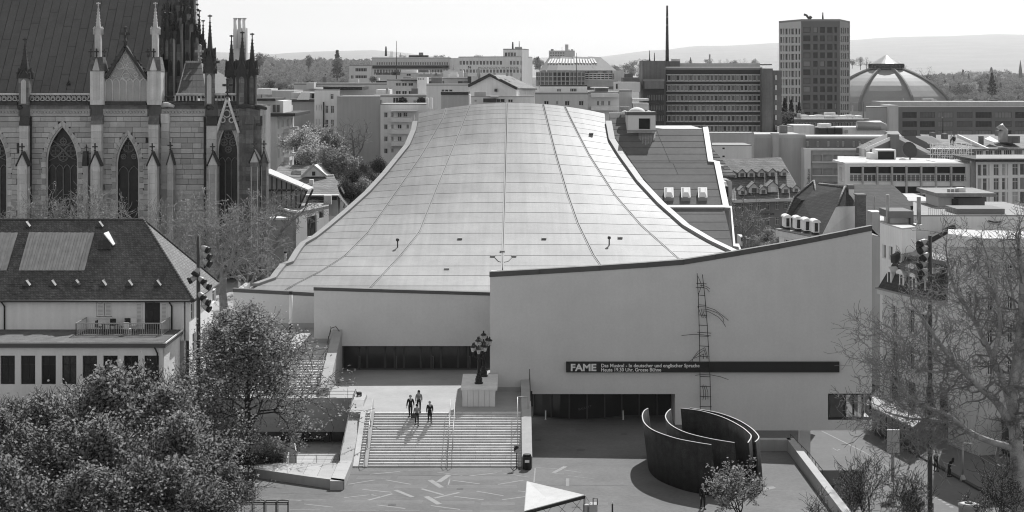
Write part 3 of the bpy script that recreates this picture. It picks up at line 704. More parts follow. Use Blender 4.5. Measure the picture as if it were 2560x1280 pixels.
def candelabra(loc, label):
    o = thing('candelabra', label, 'street lamp', loc, 'candelabra on the plinth'); x, y, z = loc
    m = MB(); m.lathe(loc, [(.34, 0), (.36, .1), (.28, .16), (.30, .42), (.24, .5), (.26, .58), (.16, .72), (.2, .8), (.13, .9)], 8, False); m.build('base', BLACK, o)
    m = MB(); m.lathe((x, y, z + .9), [(.12, 0), (.11, .9), (.15, 1.0), (.18, 1.05), (.1, 1.15), (.09, 1.5), (.16, 1.6), (.06, 1.75), (.05, 2.5)], 8); m.build('column', BLACK, o)
    def lantern(p, s=1.0):
        px_, py_, pz = p; L_ = MB(); L_.lathe(p, [(.10 * s, 0), (.19 * s, .36 * s)], 6, False); l = L_.build('lantern', LGLASS, o)
        c = MB(); c.lathe((px_, py_, pz + .36 * s), [(.23 * s, 0), (.24 * s, .04 * s), (.13 * s, .16 * s), (.05 * s, .2 * s), (.07 * s, .27 * s), (.02 * s, .38 * s)], 6, False); c.lathe((px_, py_, pz - .08 * s), [(.03 * s, 0), (.1 * s, .08 * s)], 6); c.build('lantern_cap', BLACK, l)
    for k in range(5):
        a = -math.pi / 2 + 2 * math.pi * k / 5 + (.25 if k % 2 else 0); dx, dy = .52 * math.cos(a), .52 * math.sin(a); zz_ = z + 2.55 + (.12 if k else 0)
        r = MB(); r.tube([(x, y, z + 2.0), (x + dx * .5, y + dy * .5, z + 2.15), (x + dx, y + dy, z + 2.3), (x + dx, y + dy, zz_ - .05)], .035, 5); r.build('arm', BLACK, o); lantern((x + dx, y + dy, zz_))
    lantern((x, y, z + 3.1), 1.1)
    return o
candelabra((PX(1197, 143), 143.0, 4.42), 'front candelabra with six glass lanterns on the concrete plinth')
candelabra((PX(1209, 146.4), 146.4, 4.42), 'rear candelabra on the plinth, standing close to the grey facade')

# --- bins, poles and small things
def bin_(p, label, h=.95, r=.28, m_=BLACK):
    o = thing('litter_bin', label, 'litter bin', p); m = MB(); m.lathe(p, [(r * .85, 0), (r, .05), (r, h * .8), (r * 1.05, h * .82), (r * 1.05, h * .88)], 10); m.build('body', m_, o)
    m = MB(); m.lathe((p[0], p[1], p[2] + h * .9), [(r * .5, 0), (r, .02), (r * .8, h * .12)], 10); m.build('lid', m_, o); m = MB(); m.box(p[0] - r * .5, p[0] + r * .5, p[1] - r * 1.03, p[1] - r * .98, p[2] + h * .5, p[2] + h * .68); m.build('label_plate', WHITE, o)
bin_((1.15, 131.2, 0), 'dark litter bin at the foot of the right stair parapet', 1.15, .34)
p = G(898, 1001, 2.9); bin_((p.x, p.y, 2.9), 'small wire litter bin at the top of the courtyard parapet', .7, .22, DARKST)
# sign on a stand at the stair foot
o = thing('sign_stand', 'slim sign stand with black and white round emblem at the right foot of the stairs', 'sign', (.35, 131.3, 0))
m = MB(); m.tube([(.35, 131.3, 0), (.35, 131.3, 1.3)], .035, 6); m.tube([(.05, 131.0, 0.02), (.35, 131.3, .3), (.6, 131.0, .02)], .02, 4); m.build('stand', BLACK, o)
m = MB(); m.box(.14, .56, 131.26, 131.3, 1.25, 1.85); m.build('panel', PAVEL, o)
m = MB(); n = 12; c = (.35, 1.5); pts = [(c[0] + .2 * math.cos(t), 131.25, c[1] + .26 * math.sin(t)) for t in [math.pi * .15 + math.pi * k / n for k in range(n + 1)]]; m.prism(pts, (0, .008, 0)); m.build('emblem', BLACK, o)
# light columns
def light_column(p, h, label, low=.33, group='white light columns'):
    o = thing('light_column', label, 'lamp', p, group); x, y, z = p
    m = MB(); m.lathe(p, [(.17, 0), (.17, h * low)], 10); m.build('base', BLACK, o)
    m = MB(); m.lathe((x, y, z + h * low), [(.155, .002), (.155, h * (.93 - low))], 10); m.build('light_tube', WHITE, o)
    m = MB(); m.lathe((x, y, z + h * .93), [(.17, .002), (.17, h * .07)], 10); m.build('cap', BLACK, o)
p = G(727, 848, 5.6); light_column(p, 4.45, 'tall white light column before the side wall at the head of the side stairs')
p = G(738, 980, 2.9); light_column(p, 3.4, 'white light column at the foot of the side stairs beside the tree', .12)
p = P(598, 716, 196); p.z = 5.6; light_column(p, 1.9, 'white light column at the church foot above the left end of the theatre roof', .1)
p = P(713, 672, 208); p.z = 5.6; light_column(p, 3.2, 'white light column near the low white wall with a small sign', .1)
for px, lab in ((1364, 'pale bollard at the left of the lower entrance'), (1558, 'pale bollard at the right of the lower entrance')):
    p = G(px, 1049, 0); o = thing('bollard', lab, 'bollard', p, 'bollards at the entrance'); m = MB(); m.lathe(p, [(.09, 0), (.07, .04), (.055, .06), (.055, .8)], 8); m.build('post', WHITE, o)
    m = MB(); m.lathe(p + Vector((0, 0, .802)), [(.06, 0), (.06, .05), (.02, .09)], 8); m.build('cap', BLACK, o)
# metal frames at the bottom edge
for k, px in enumerate((616, 647, 677, 707)):
    p = G(px, 1282, 0); lab = ('first', 'second', 'third', 'fourth')[k] + ' of four dark metal frames in a row, counted from the trees'
    o = thing('metal_stand', lab, 'planter', p, 'metal frames in a row'); m = MB(); x, y = p.x, p.y
    for dx in (-.36, .36):
        for dy in (-.25, .25): m.bar((x + dx, y + dy, 0), (x + dx, y + dy, .78), .04)
    m.build('legs', BLACK, o); m = MB(); m.box(x - .38, x + .38, y - .27, y + .27, .6, .64)
    m.build('tray', DARKST, o)
    m = MB()
    for a, b in (((-.38, -.27), (.38, -.27)), ((.38, -.27), (.38, .27)), ((.38, .27), (-.38, .27)), ((-.38, .27), (-.38, -.27))): m.bar((x + a[0], y + a[1], .78), (x + b[0], y + b[1], .78), .05)
    m.build('rim', BLACK, o)
# low wall and planter edge at the bottom left
for lab, a, b in (('low sunlit stone kerb of the shrub bed by the courtyard prow', (640, 1212), (612, 1248)),):
    a, b = G(*a), G(*b); o = thing('kerb', lab, 'kerb', a); m = MB(); m.bar(a + Vector((0, 0, .06)), b + Vector((0, 0, .06)), .35, .14); m.build('kerb_stone', CON, o)
# --- bent steel plates
RUST = mat('weathered_steel_plate', .034, .5, 1.6, rough=.75, rand=.1, fine=.4, streak=.3, spec=.15)
TOPE = mat('steel_edge_glint', .6, .1, 2, rough=.35)  # pale strip along the plate tops: sun glint put into the colour
HS = 3.7
def bez(pts, n=4):     # Catmull-Rom through the plan points
    out = []; q = [pts[0]] + pts + [pts[-1]]
    for i in range(1, len(q) - 2):
        for k in range(n):
            t = k / n; a, b, c, d = q[i - 1:i + 3]
            out.append(.5 * ((2 * b) + (c - a) * t + (2 * a - 5 * b + 4 * c - d) * t * t + (3 * b - a - 3 * c + d) * t ** 3))
    return out + [pts[-1]]
scu = thing('steel_sculpture', 'huge sculpture of four dark curved steel plates standing nested on the plaza', 'sculpture', (14, 130, 0))
for pts, off in (([(1620, 1021), (1610, 1028), (1606, 1042), (1613, 1060), (1638, 1078), (1690, 1096), (1740, 1106), (1778, 1112)], (.45, -.1)),
                 ([(1677, 1023), (1668, 1031), (1664, 1044), (1678, 1063), (1716, 1082), (1776, 1097), (1836, 1107)], (.4, -.1)),
                 ([(1702, 1021), (1750, 1027), (1806, 1043), (1850, 1065), (1873, 1083), (1878, 1093), (1870, 1107)], (.28, -.1)),
                 ([(1725, 1020), (1790, 1031), (1840, 1048), (1876, 1069), (1895, 1088), (1896, 1097), (1888, 1105)], (.28, -.1))):
    top = bez([Vector(G(x, y, HS)) for x, y in pts]); m = MB(); e = MB(); th_ = .035
    nr = []
    for i, p in enumerate(top):
        d = (top[min(i + 1, len(top) - 1)] - top[max(i - 1, 0)]).normalized(); nr.append(Vector((-d.y, d.x, 0)) * th_)
    def cols(mm, za, zb, w=1.0):
        R = []
        for p, n_ in zip(top, nr):
            fa, fb = 1 - za / HS, 1 - zb / HS; oa = Vector((off[0] * fa, off[1] * fa, 0)); ob = Vector((off[0] * fb, off[1] * fb, 0)); n2 = n_ * w
            R.append([mm.vert((p.x + oa.x - n2.x, p.y + oa.y - n2.y, za)), mm.vert((p.x + oa.x + n2.x, p.y + oa.y + n2.y, za)), mm.vert((p.x + ob.x + n2.x, p.y + ob.y + n2.y, zb)), mm.vert((p.x + ob.x - n2.x, p.y + ob.y - n2.y, zb))])
        for a, b in zip(R, R[1:]):
            for k in range(4): mm.fidx([a[k], a[(k + 1) % 4], b[(k + 1) % 4], b[k]], k in (1, 3))
        mm.fidx(R[0][::-1]); mm.fidx(R[-1])
    cols(m, 0, HS - .002); pl_ = m.build('steel_plate', RUST, scu); cols(e, HS, HS + .03, 1.15); e.build('plate_edge', TOPE, pl_)
# --- street-side parapet of the plaza
w4 = thing('parapet_wall', 'low pale concrete parapet turning the corner of the plaza above the street', 'wall', (22.3, 130, 0))
for i in range(3):
    a, b = 18.3 + i * 1.35, 18.3 + (i + 1) * 1.35; m = MB(); m.box(a + .005, b - .005, 137.6, 138.3, -4.1, .9); m.build('wall_block', CON, w4)
for i in range(14):
    a, b = 137.6 - i * 3.2, 137.6 - (i + 1) * 3.2; m = MB(); m.box(22.05, 22.65, b + .006, a - .006 if i else 138.3, -4.1, .9); m.build('wall_block', CON, w4)
m = MB(); m.box(17.5, 18.3, 138.4, 147.9, -4.1, -.02); m.build('under_wall', REND, w4)
rail('dark street railing behind the corner of the plaza parapet', [(22.9, 141.5, -.4), (23.6, 136.0, -.9), (24.0, 133, -1.4)], .95, 7, .025)
o = thing('container', 'dark box standing on the street side of the plaza parapet', 'box', (24.4, 135, -4)); m = MB(); m.box(23.2, 24.6, 131.5, 136, -4, -1.35); m.build('body', BLACK, o); m = MB(); m.box(23.15, 24.65, 131.4, 136.1, -1.348, -1.25); m.build('lid', DARKST, o)
# --- canopy near the bottom edge
cn = thing('canopy', 'white triangular canvas canopy on a steel frame at the bottom edge of the plaza', 'canopy', (2.4, 108, 0))
A, B_, C_ = P(1318, 1203, 113.5), P(1461, 1237, 109), P(1312, 1277, 106.2)
CANV = mat('white_canvas', .5, .10, 1.5, rough=.7, fine=.05, bump=.4)
m = MB(); nn = (B_ - A).cross(C_ - A).normalized(); nn = nn if nn.z > 0 else -nn
M1 = (A + B_ + C_) / 3 - nn * .12
for a, b in ((A, B_), (B_, C_), (C_, A)): m.face([a, b, M1], True); m.face([a - nn * .03, M1 - nn * .03, b - nn * .03]); m.face([a, a - nn * .03, b - nn * .03, b])
m.build('canvas', CANV, cn)
for a, b, w_ in ((A, C_, .10), (C_, B_, .16)):
    m = MB(); m.bar(a - nn * .12, b - nn * .12, w_, .2); m.build('frame_beam', STEEL if w_ < .12 else BLACK, cn)
m = MB(); m.bar((B_.x, B_.y, 0), B_ - nn * .02, .13); m.build('post', STEEL, cn); m = MB(); m.bar((C_.x, C_.y, 0), C_ - nn * .2, .13); m.build('post', STEEL, cn)
m = MB(); lo1, lo2 = C_ - Vector((0, 0, .9)), B_ - Vector((0, 0, 1.15)); m.bar(lo1, lo2, .12, .14); m.build('frame_beam', BLACK, cn)
m = MB()
for k in range(4):
    t0, t1 = k / 4, (k + 1) / 4; m.tube([C_.lerp(B_, t0), lo1.lerp(lo2, t1)], .014, 4); m.tube([C_.lerp(B_, t1), lo1.lerp(lo2, t0)], .014, 4)
m.tube([B_, B_ + Vector((.9, -.6, -1.2))], .014, 4); m.build('cables', BLACK, cn, kind='stuff')
p = P(1478, 1262, 108.5); o = thing('equipment_box', 'pale equipment box with a drum and a hoop handle beside the canopy post', 'equipment', (p.x, p.y, 0)); m = MB(); m.box(p.x - .1, p.x + .4, p.y, p.y + .7, .0, p.z); m.build('body', PAVEL, o)
m = MB(); m.lathe((p.x - .32, p.y + .3, 0), [(.19, 0), (.19, p.z - .05)], 10); m.build('drum', STEEL, o); m = MB(); m.tube([(p.x + .12, p.y, p.z), (p.x + .12, p.y, p.z + .4), (p.x + .38, p.y, p.z + .4), (p.x + .38, p.y, p.z)], .035, 5); m.build('handle', BLACK, o)
p = P(1531, 1255, 111); o = thing('bollard', 'slim dark pole with pale tip standing by itself right of the canopy', 'bollard', (p.x, p.y, 0)); m = MB(); m.lathe((p.x, p.y, 0), [(.07, 0), (.05, p.z - .12)], 8); m.build('post', BLACK, o); m = MB(); m.lathe((p.x, p.y, p.z - .118), [(.05, 0), (.05, .1), (.01, .14)], 8); m.build('tip', WHITE, o)

# --- sign board with lettering, wire ladder
sg = thing('theatre_sign', 'long black sign board announcing tonight musical across the grey facade', 'sign', (PX(1756, YF), YF, 6))
m = MB(); x0, x1, z0, z1 = PX(1415, YF), PX(2097, YF), PZ(931, YF - .3), PZ(905, YF - .3); m.box(x0, x1, YF - .3, YF - .003, z0, z1); m.build('board', BLACK, sg)
LET = mat('white_lettering', .8, 0)
def text(s, px, py, hpx, Y, parent, wpx=None, off=.0, m_=None, rot=0):
    """flat lettering lying in a wall plane facing the camera; hpx: height of a capital in photo pixels"""
    c = bpy.data.curves.new('lettering', 'FONT'); c.body = s; c.extrude = .006; c.size = 1.0; c.offset = off; c.resolution_u = 3
    o = bpy.data.objects.new('lettering', c); dg = bpy.context.evaluated_depsgraph_get
    COL.objects.link(o); bpy.context.view_layer.update(); me = bpy.data.meshes.new_from_object(o.evaluated_get(dg())); bpy.data.objects.remove(o)
    me.materials.clear(); me.materials.append(m_ or LET)
    co = np.empty(len(me.vertices) * 3); me.vertices.foreach_get('co', co); co = co.reshape(-1, 3)
    w0 = co[:, 0].max() - co[:, 0].min(); sy = hpx * Y / F / .70; sx = (wpx * Y / F / w0) if wpx else sy
    co[:, 0] = (co[:, 0] - co[:, 0].min()) * sx; co[:, 1] *= sy; me.vertices.foreach_set('co', co.ravel()); me.update()
    p = P(px, py, Y); q = link('lettering', me, parent, p); q.rotation_euler = (math.radians(90), 0, 0)
    if rot: q.rotation_euler = (math.radians(90), -rot, 0)
    return q
YS = YF - .31
text('FAME', 1427, 927, 17, YS, sg, 64, .035)
text('Das Musical - In deutscher und englischer Sprache', 1503, 918, 8.5, YS, sg, 246, .022)
text('Heute 19.30 Uhr, Grosse B\u00fchne', 1503, 928.5, 8.5, YS, sg, 150, .022)
text('BALLETT', 1447, 1026, 5, 150.0, th, 34, .0, mat('dim_lettering', .12, 0), .25)
ld = thing('wire_ladder', 'tall black wire ladder drawing with bent twigs climbing the grey facade', 'artwork', (PX(1762, YF), YF - .2, 0))
YL2 = YF - .42; z4 = lambda x, y: P(1680 + x / 3.368, 660 + y / 3.368, YL2)
def wires(name, L_, r=.026):
    for l in L_:
        m = MB(); m.tube([z4(*p) for p in l], r, 5); m.build(name, BLACK, ld)
wires('rail', [[(211, 78), (221, 260), (231, 600), (236, 950), (238, 1235)], [(256, 88), (276, 265), (297, 520), (312, 800), (320, 950), (327, 1250)]], .032)
wires('rung', [[(205, 162), (290, 167)], [(200, 196), (270, 198)], [(218, 261), (278, 266)], [(228, 343), (288, 348)], [(222, 428), (294, 434)], [(224, 514), (302, 520)], [(212, 574), (330, 582)], [(226, 606), (310, 609)], [(227, 689), (312, 694)], [(232, 776), (316, 782)], [(235, 862), (310, 864)], [(234, 946), (324, 950)], [(234, 1030), (328, 1033)], [(234, 1114), (330, 1118)], [(233, 1200), (334, 1202)]])
wires('twig', [[(217, 100), (245, 165), (246, 190), (222, 258)], [(235, 178), (265, 182), (290, 190), (318, 208)], [(240, 196), (290, 205), (316, 236)], [(215, 357), (290, 362), (360, 385), (440, 445), (474, 476)], [(243, 378), (300, 382), (380, 410), (430, 455), (437, 490)], [(258, 393), (310, 402), (390, 445), (430, 490), (452, 528)], [(218, 360), (255, 455)], [(245, 380), (264, 452)], [(260, 395), (283, 455)], [(80, 602), (180, 592), (260, 596), (330, 606)], [(277, 704), (220, 735), (180, 790), (168, 825)], [(272, 722), (215, 762), (165, 808), (142, 826)], [(270, 757), (230, 775), (185, 795)], [(277, 706), (305, 800)], [(270, 722), (295, 798)], [(268, 757), (264, 800)], [(195, 938), (240, 930), (330, 934), (410, 950), (476, 974)], [(252, 1018), (266, 1070), (266, 1120), (260, 1142)], [(266, 1016), (284, 1075), (282, 1142)], [(284, 1018), (302, 1080), (303, 1140)]], .022)

# --- floodlight masts
def mast(px, Y, zb, pyt, lamps, label, side):
    x = PX(px, Y); zt = PZ(pyt, Y); o = thing('floodlight_mast', label, 'mast', (x, Y, zb), 'floodlight masts')
    m = MB(); m.tube([(x, Y, zb), (x, Y, zt)], [.19, .15], 8); m.build('pole', DARKST, o)
    for lx, ly, dr in lamps:
        p = P(lx, ly, Y - .15); m = MB(); d = Vector((dr, -.22, -.5)).normalized()
        m.tube([p - d * .42, p - d * .2, p + d * .05, p + d * .1], [.06, .2, .26, .26], 10); l = m.build('floodlight', mat('grey_lamp_paint', .42, .1, 3, rough=.4), o)
        m = MB(); m.tube([p + d * .1, p + d * .38], [.27, .29], 10); m.build('hood', BLACK, l)
        m = MB(); m.bar((x, Y, p.z + .1), (p.x - d.x * .4, p.y - d.y * .4, p.z + .15), .07); m.build('bracket', STEEL, l)
mast(496, 139, 0, 590, [(513, 622, 1), (517, 639, 1), (517, 657, 1), (491, 679, -.3), (504, 700, .6), (516, 714, 1), (503, 739, .5), (514, 753, 1), (516, 769, 1), (481, 698, -1)], 'tall slim floodlight mast beside the white house at the trees', 1)
mast(2325, 128, -4, 588, [(2307, 606, -1), (2307, 623, -1), (2313, 641, -.6), (2306, 661, -1), (2309, 680, -.8), (2307, 695, -1), (2316, 787, -.8)], 'tall slim floodlight mast standing in the street at the bare plane tree', -1)
# ================================================================== PEOPLE
SKIN = mat('skin', .34, .05, 5, rough=.6); HAIRD = mat('dark_hair', .02, .1, 5); HAIRL = mat('grey_hair', .3, .1, 5)
CLD = mat('black_cloth', .015, .1, 5, rough=.9); CLM = mat('grey_cloth', .2, .15, 5); CLW = mat('white_cloth', .7, .08, 5); CLG = mat('dark_grey_cloth', .05, .15, 5)
def skin(name, verts, edges, radii, m, parent, root=0, sub=1):
    me = bpy.data.meshes.new(name); me.from_pydata(verts, edges, []); me.materials.append(m)
    o = link(name, me, parent); md = o.modifiers.new('skin', 'SKIN')
    if not me.skin_vertices: me.attributes.new
    sv = me.skin_vertices[0].data if me.skin_vertices else None
    if sv is None:
        bpy.context.view_layer.objects.active = o
    for i, r in enumerate(radii): sv[i].radius = (r, r); sv[i].use_root = (i == root)
    s = o.modifiers.new('sub', 'SUBSURF'); s.levels = sub; s.render_levels = sub
    md.use_smooth_shade = True
    return o
def person(label, loc, yaw=0, h=1.72, top=CLD, legs=CLD, hair=HAIRD, stride=.18, lean=0, armsw=.1, look=0, longhair=False, skirt=False, held=None, group=None, cap=None):
    o = thing('person', label, 'person', loc, group); o.rotation_euler = (0, 0, yaw); k = h / 1.75
    J = {}
    def j(n, x, y, z, r):
        y2 = y - lean * max(0, z - .95) * 1.0; z2 = z - lean * lean * max(0, z - .95) * .5
        J[n] = (Vector((x * k, y2 * k, z2 * k)), r * k)
    j('pelvis', 0, 0, .96, .125); j('waist', 0, 0, 1.12, .115); j('chest', 0, .01, 1.32, .135); j('neck', 0, .0, 1.48, .05)
    j('head', 0, -.015 - look * .03, 1.60, .085); j('crown', 0, -.01 - look * .04, 1.68, .08); j('nose', 0, -.105 - look * .03, 1.585, .015)
    for s, n in ((-1, 'L'), (1, 'R')):
        f = stride * s
        j('hip' + n, .095 * s, -.02, .90, .085); j('knee' + n, .10 * s, -f * .65 - .02, .50, .058); j('ankle' + n, .10 * s, -f + .05, .085, .042); j('toe' + n, .115 * s, -f - .12, .035, .035)
        j('shoulder' + n, .18 * s, .01, 1.41, .06); j('elbow' + n, .245 * s, armsw * s + .02, 1.13, .042); j('wrist' + n, .25 * s, armsw * s * 1.8 - .06, .90, .03); j('palm' + n, .25 * s, armsw * s * 1.9 - .08, .84, .032)
        for q in range(4): j('finger%d' % q + n, .25 * s + (q - 1.5) * .017 * s * 0 , armsw * s * 2 - .09 + (q - 1.5) * .022, .745 + (.012 if q in (0, 3) else 0), .009)
        j('thumb' + n, .25 * s, armsw * s * 1.9 - .135, .80, .01)
    E = [('pelvis', 'waist'), ('waist', 'chest'), ('chest', 'neck'), ('neck', 'head'), ('head', 'crown'), ('head', 'nose')]
    for n in 'LR':
        E += [('pelvis', 'hip' + n), ('hip' + n, 'knee' + n), ('knee' + n, 'ankle' + n), ('ankle' + n, 'toe' + n), ('chest', 'shoulder' + n), ('shoulder' + n, 'elbow' + n), ('elbow' + n, 'wrist' + n), ('wrist' + n, 'palm' + n), ('palm' + n, 'thumb' + n)]
        E += [('palm' + n, 'finger%d' % q + n) for q in range(4)]
    def sk(name, names, grow, m, extra=None):
        idx = {n: i for i, n in enumerate(names)}
        ed = [(idx[a], idx[b]) for a, b in E if a in idx and b in idx] + [(idx[a], idx[b]) for a, b in (extra or [])]
        skin(name, [J[n][0] for n in names], ed, [J[n][1] + grow * k for n in names], m, o)
    sk('body', list(J), 0, SKIN)
    sk('trousers', ['pelvis', 'waist', 'hipL', 'kneeL', 'ankleL', 'hipR', 'kneeR', 'ankleR'], .016, legs)
    sk('jacket', ['waist', 'pelvis', 'chest', 'shoulderL', 'elbowL', 'wristL', 'shoulderR', 'elbowR', 'wristR'], .022, top)
    for s in (-1, 1):
        m = MB(); p = J['toeL' if s < 0 else 'toeR'][0]; a = J['ankleL' if s < 0 else 'ankleR'][0]; m.box(p.x - .05, p.x + .05, p.y - .06, a.y + .07, 0.0 + min(a.z, p.z) - .04, min(a.z, p.z) + .05); q = m.mesh('shoe', BLACK); link('shoe', q, o)
    m = MB(); c = J['crown'][0]; m.lathe((c.x, c.y + .015, c.z - .10), [(.09 * k, 0), (.112 * k, .06), (.108 * k, .12), (.07 * k, .18), (.01, .205)], 10)
    if longhair: m.lathe((c.x, c.y + .06, c.z - .30), [(.10 * k, 0), (.12 * k, .12), (.10 * k, .24)], 8)
    link('cap' if cap else 'hair', m.mesh('hair', cap or hair), o)
    if skirt:
        m = MB(); p = J['pelvis'][0]; m.lathe((p.x, p.y, p.z - .36 * k), [(.20 * k, 0), (.175 * k, .2 * k), (.155 * k, .42 * k)], 12); link('skirt', m.mesh('skirt', top), o)
    if held == 'bag':
        m = MB(); p = J['wristL'][0]; m.lathe((p.x + .1, p.y - .1, p.z - .1), [(.12, 0), (.17, .08), (.16, .25), (.08, .34)], 10); b = m.mesh('handbag', CLG)
        t = thing('handbag', 'dark bag carried by the person walking ahead of the group', 'bag', Vector(loc) + Vector((p.x, p.y, p.z))); m2 = MB(); m2.lathe((0, 0, -.25), [(.13, 0), (.19, .08), (.18, .25), (.06, .36)], 10); link('bag_body', m2.mesh('bag_body', CLG), t)
    return o
def on_step(px, py):     # a place on the stair slope
    for i in range(400):
        s = i / 400; Y = 138.75 - 6.8 * s; z = 2.9 * (1 - s)
        if HY + F * (H - z) / Y >= py: break
    n = int(z / rise); z = n * rise; return (PX(px, Y), 131.9 + (n - .45) * run, z)
g = 'people coming down the stairs'
p = on_step(1027, 1037); person('man in black polo shirt and black trousers on the top step', p, -.1, 1.80, CLD, CLD, HAIRL, .14, group=g)
p = on_step(1047, 1031); person('woman with long dark hair, pale top and dark jacket above the stairs', (p[0], p[1] + .5, 2.9), .1, 1.74, CLM, CLD, HAIRD, .12, longhair=True, group=g)
p = on_step(1043, 1056); person('person in grey jacket and dark trousers furthest down the stairs, holding a bag', p, .05, 1.66, CLM, CLD, HAIRD, .2, held='bag', group=g)
p = on_step(1075, 1051); person('woman in short black dress and black tights walking a little apart on the stairs', p, .1, 1.70, CLD, CLD, HAIRL, .2, skirt=True, group=g)
p = G(2373, 1192, -4); person('person in black coat bent forward, looking down at the tram stop kerb', p, .9, 1.72, CLD, CLD, HAIRD, .05, lean=.45, look=1, longhair=True)
p = G(2340, 1178, -4); person('person in dark clothes waiting half hidden behind the floodlight mast', p, .3, 1.7, CLG, CLD, HAIRD, .05)
p = G(1790, 1246, 0); person('person in white cap and open white jacket beside the steel sculpture', p, .6, 1.75, CLW, CLG, HAIRL, .05, cap=CLW)
p = G(1757, 1272, 0); person('person in dark clothes with pale collar in front of the steel sculpture', p, .2, 1.72, CLD, CLD, HAIRL, .1)
p = G(1846, 1212, 0); person('person in pale shirt behind the young tree at the steel sculpture', p, -.3, 1.75, CLW, CLG, HAIRD, .08)
# ================================================================== GOTHIC CHURCH
YC = 205.0
ch = thing('church', 'gothic sandstone church with dark steep roof, buttresses, pinnacles and tall traceried windows', 'church', (-50, YC, 5.6))
SAND = mat('sandstone', .42, .14, .8, rand=.24, fine=.10, streak=.10)
SANDL = mat('pale_sandstone', .56, .14, .8, rand=.10, fine=.08, streak=.22)
SANDD = mat('soot_black_stone', .055, .35, .9, rand=.15, fine=.25, streak=.15)
SANDK = mat('dark_sandstone', .16, .3, .6, rand=.25, fine=.2, streak=.3, brick=(.9, .55, .02, .7))
MORT = mat('mortar', .26, .15, 1, streak=.15)
LEADG = mat('leaded_glass', .02, .5, .5, rough=.3, spec=.3, fine=.3)
TRAC = mat('tracery_stone', .17, .2, 1)
SLATE = mat('church_roof_slate', .115, .12, .6, rough=.75, rand=.05, fine=.12, streak=.08)
X = lambda px, Y=YC: PX(px, Y)
Z = lambda py, Y=YC: PZ(py, Y)
def arch(xc, a, ya, ys, n=9):      # pointed arch outline in photo pixels, left springing -> apex -> right springing
    h = ys - ya; R = (a * a + h * h) / (2 * a); A = math.asin(min(1, h / R)); out = []
    for i in range(n + 1):
        t = A * i / n; out.append((xc - (a - R) - R * math.cos(t), ys - R * math.sin(t)))
    r = [(2 * xc - x, y) for x, y in out[::-1]][1:]
    return out + r
WIN = [(155, 37, 318, 405, 700), (319, 26, 342, 415, 700), (569, 24, 308, 385, 700), (-22, 37, 318, 405, 700)]
RING = 15
def in_open(x, y, grow=RING):
    for xc, a, ya, ys, yb in WIN:
        if y > ys:
            if abs(x - xc) < a + grow: return True
        elif y > ya - grow:
            h = ys - ya; R = (a * a + h * h) / (2 * a); c = a - R
            if math.hypot(abs(x - xc) - c, y - ys) < R + grow: return True
    return False
# backing wall
m = MB(); m.box(X(-200, 206), X(610, 206), 205.95, 207, 5.6, 27); m.box(X(-200, 206), X(600, 206), 207, 232, 5.6, 26); m.build('wall_core', MORT, ch)
# stones
rs = random.Random(11); ns = 0; cy0 = 291.0; row = 0
stones_far = MB()
while cy0 < 700:
    hgt = rs.uniform(11.5, 14.5); x = -14 - rs.uniform(0, 10)
    while x < 604:
        wd = rs.uniform(17, 42); x1 = min(x + wd, 606)
        segs = []; k = x; step = 1.5; cur = None; ym = cy0 + hgt / 2
        while k < x1:
            if not in_open(k + .7, ym, RING - 3):
                cur = (cur[0], k + step) if cur else (k, k + step)
            elif cur: segs.append(cur); cur = None
            k += step
        if cur: segs.append(cur)
        for a, b in segs:
            b = min(b, x1)
            if b - a < 4: continue
            hid = any(p - 2 < a and b < q + 2 for p, q in ((43, 76), (222, 260), (364, 404), (511, 548), (598, 668)))
            if hid: continue
            pr = rs.uniform(0, .05); g = .5
            if ns < 300 and cy0 < 560: piece('stone', SAND, ch, X(a + g * .6), X(b - g * .6), YC - pr, 205.97, Z(cy0 + hgt - g), Z(cy0 + g)); ns += 1
            else: stones_far.box(X(a + g * .6), X(b - g * .6), YC - pr, 205.97, Z(cy0 + hgt - g), Z(cy0 + g))
        x = x1
    cy0 += hgt; row += 1
stones_far.build('stone_courses', SAND, ch, kind='stuff')
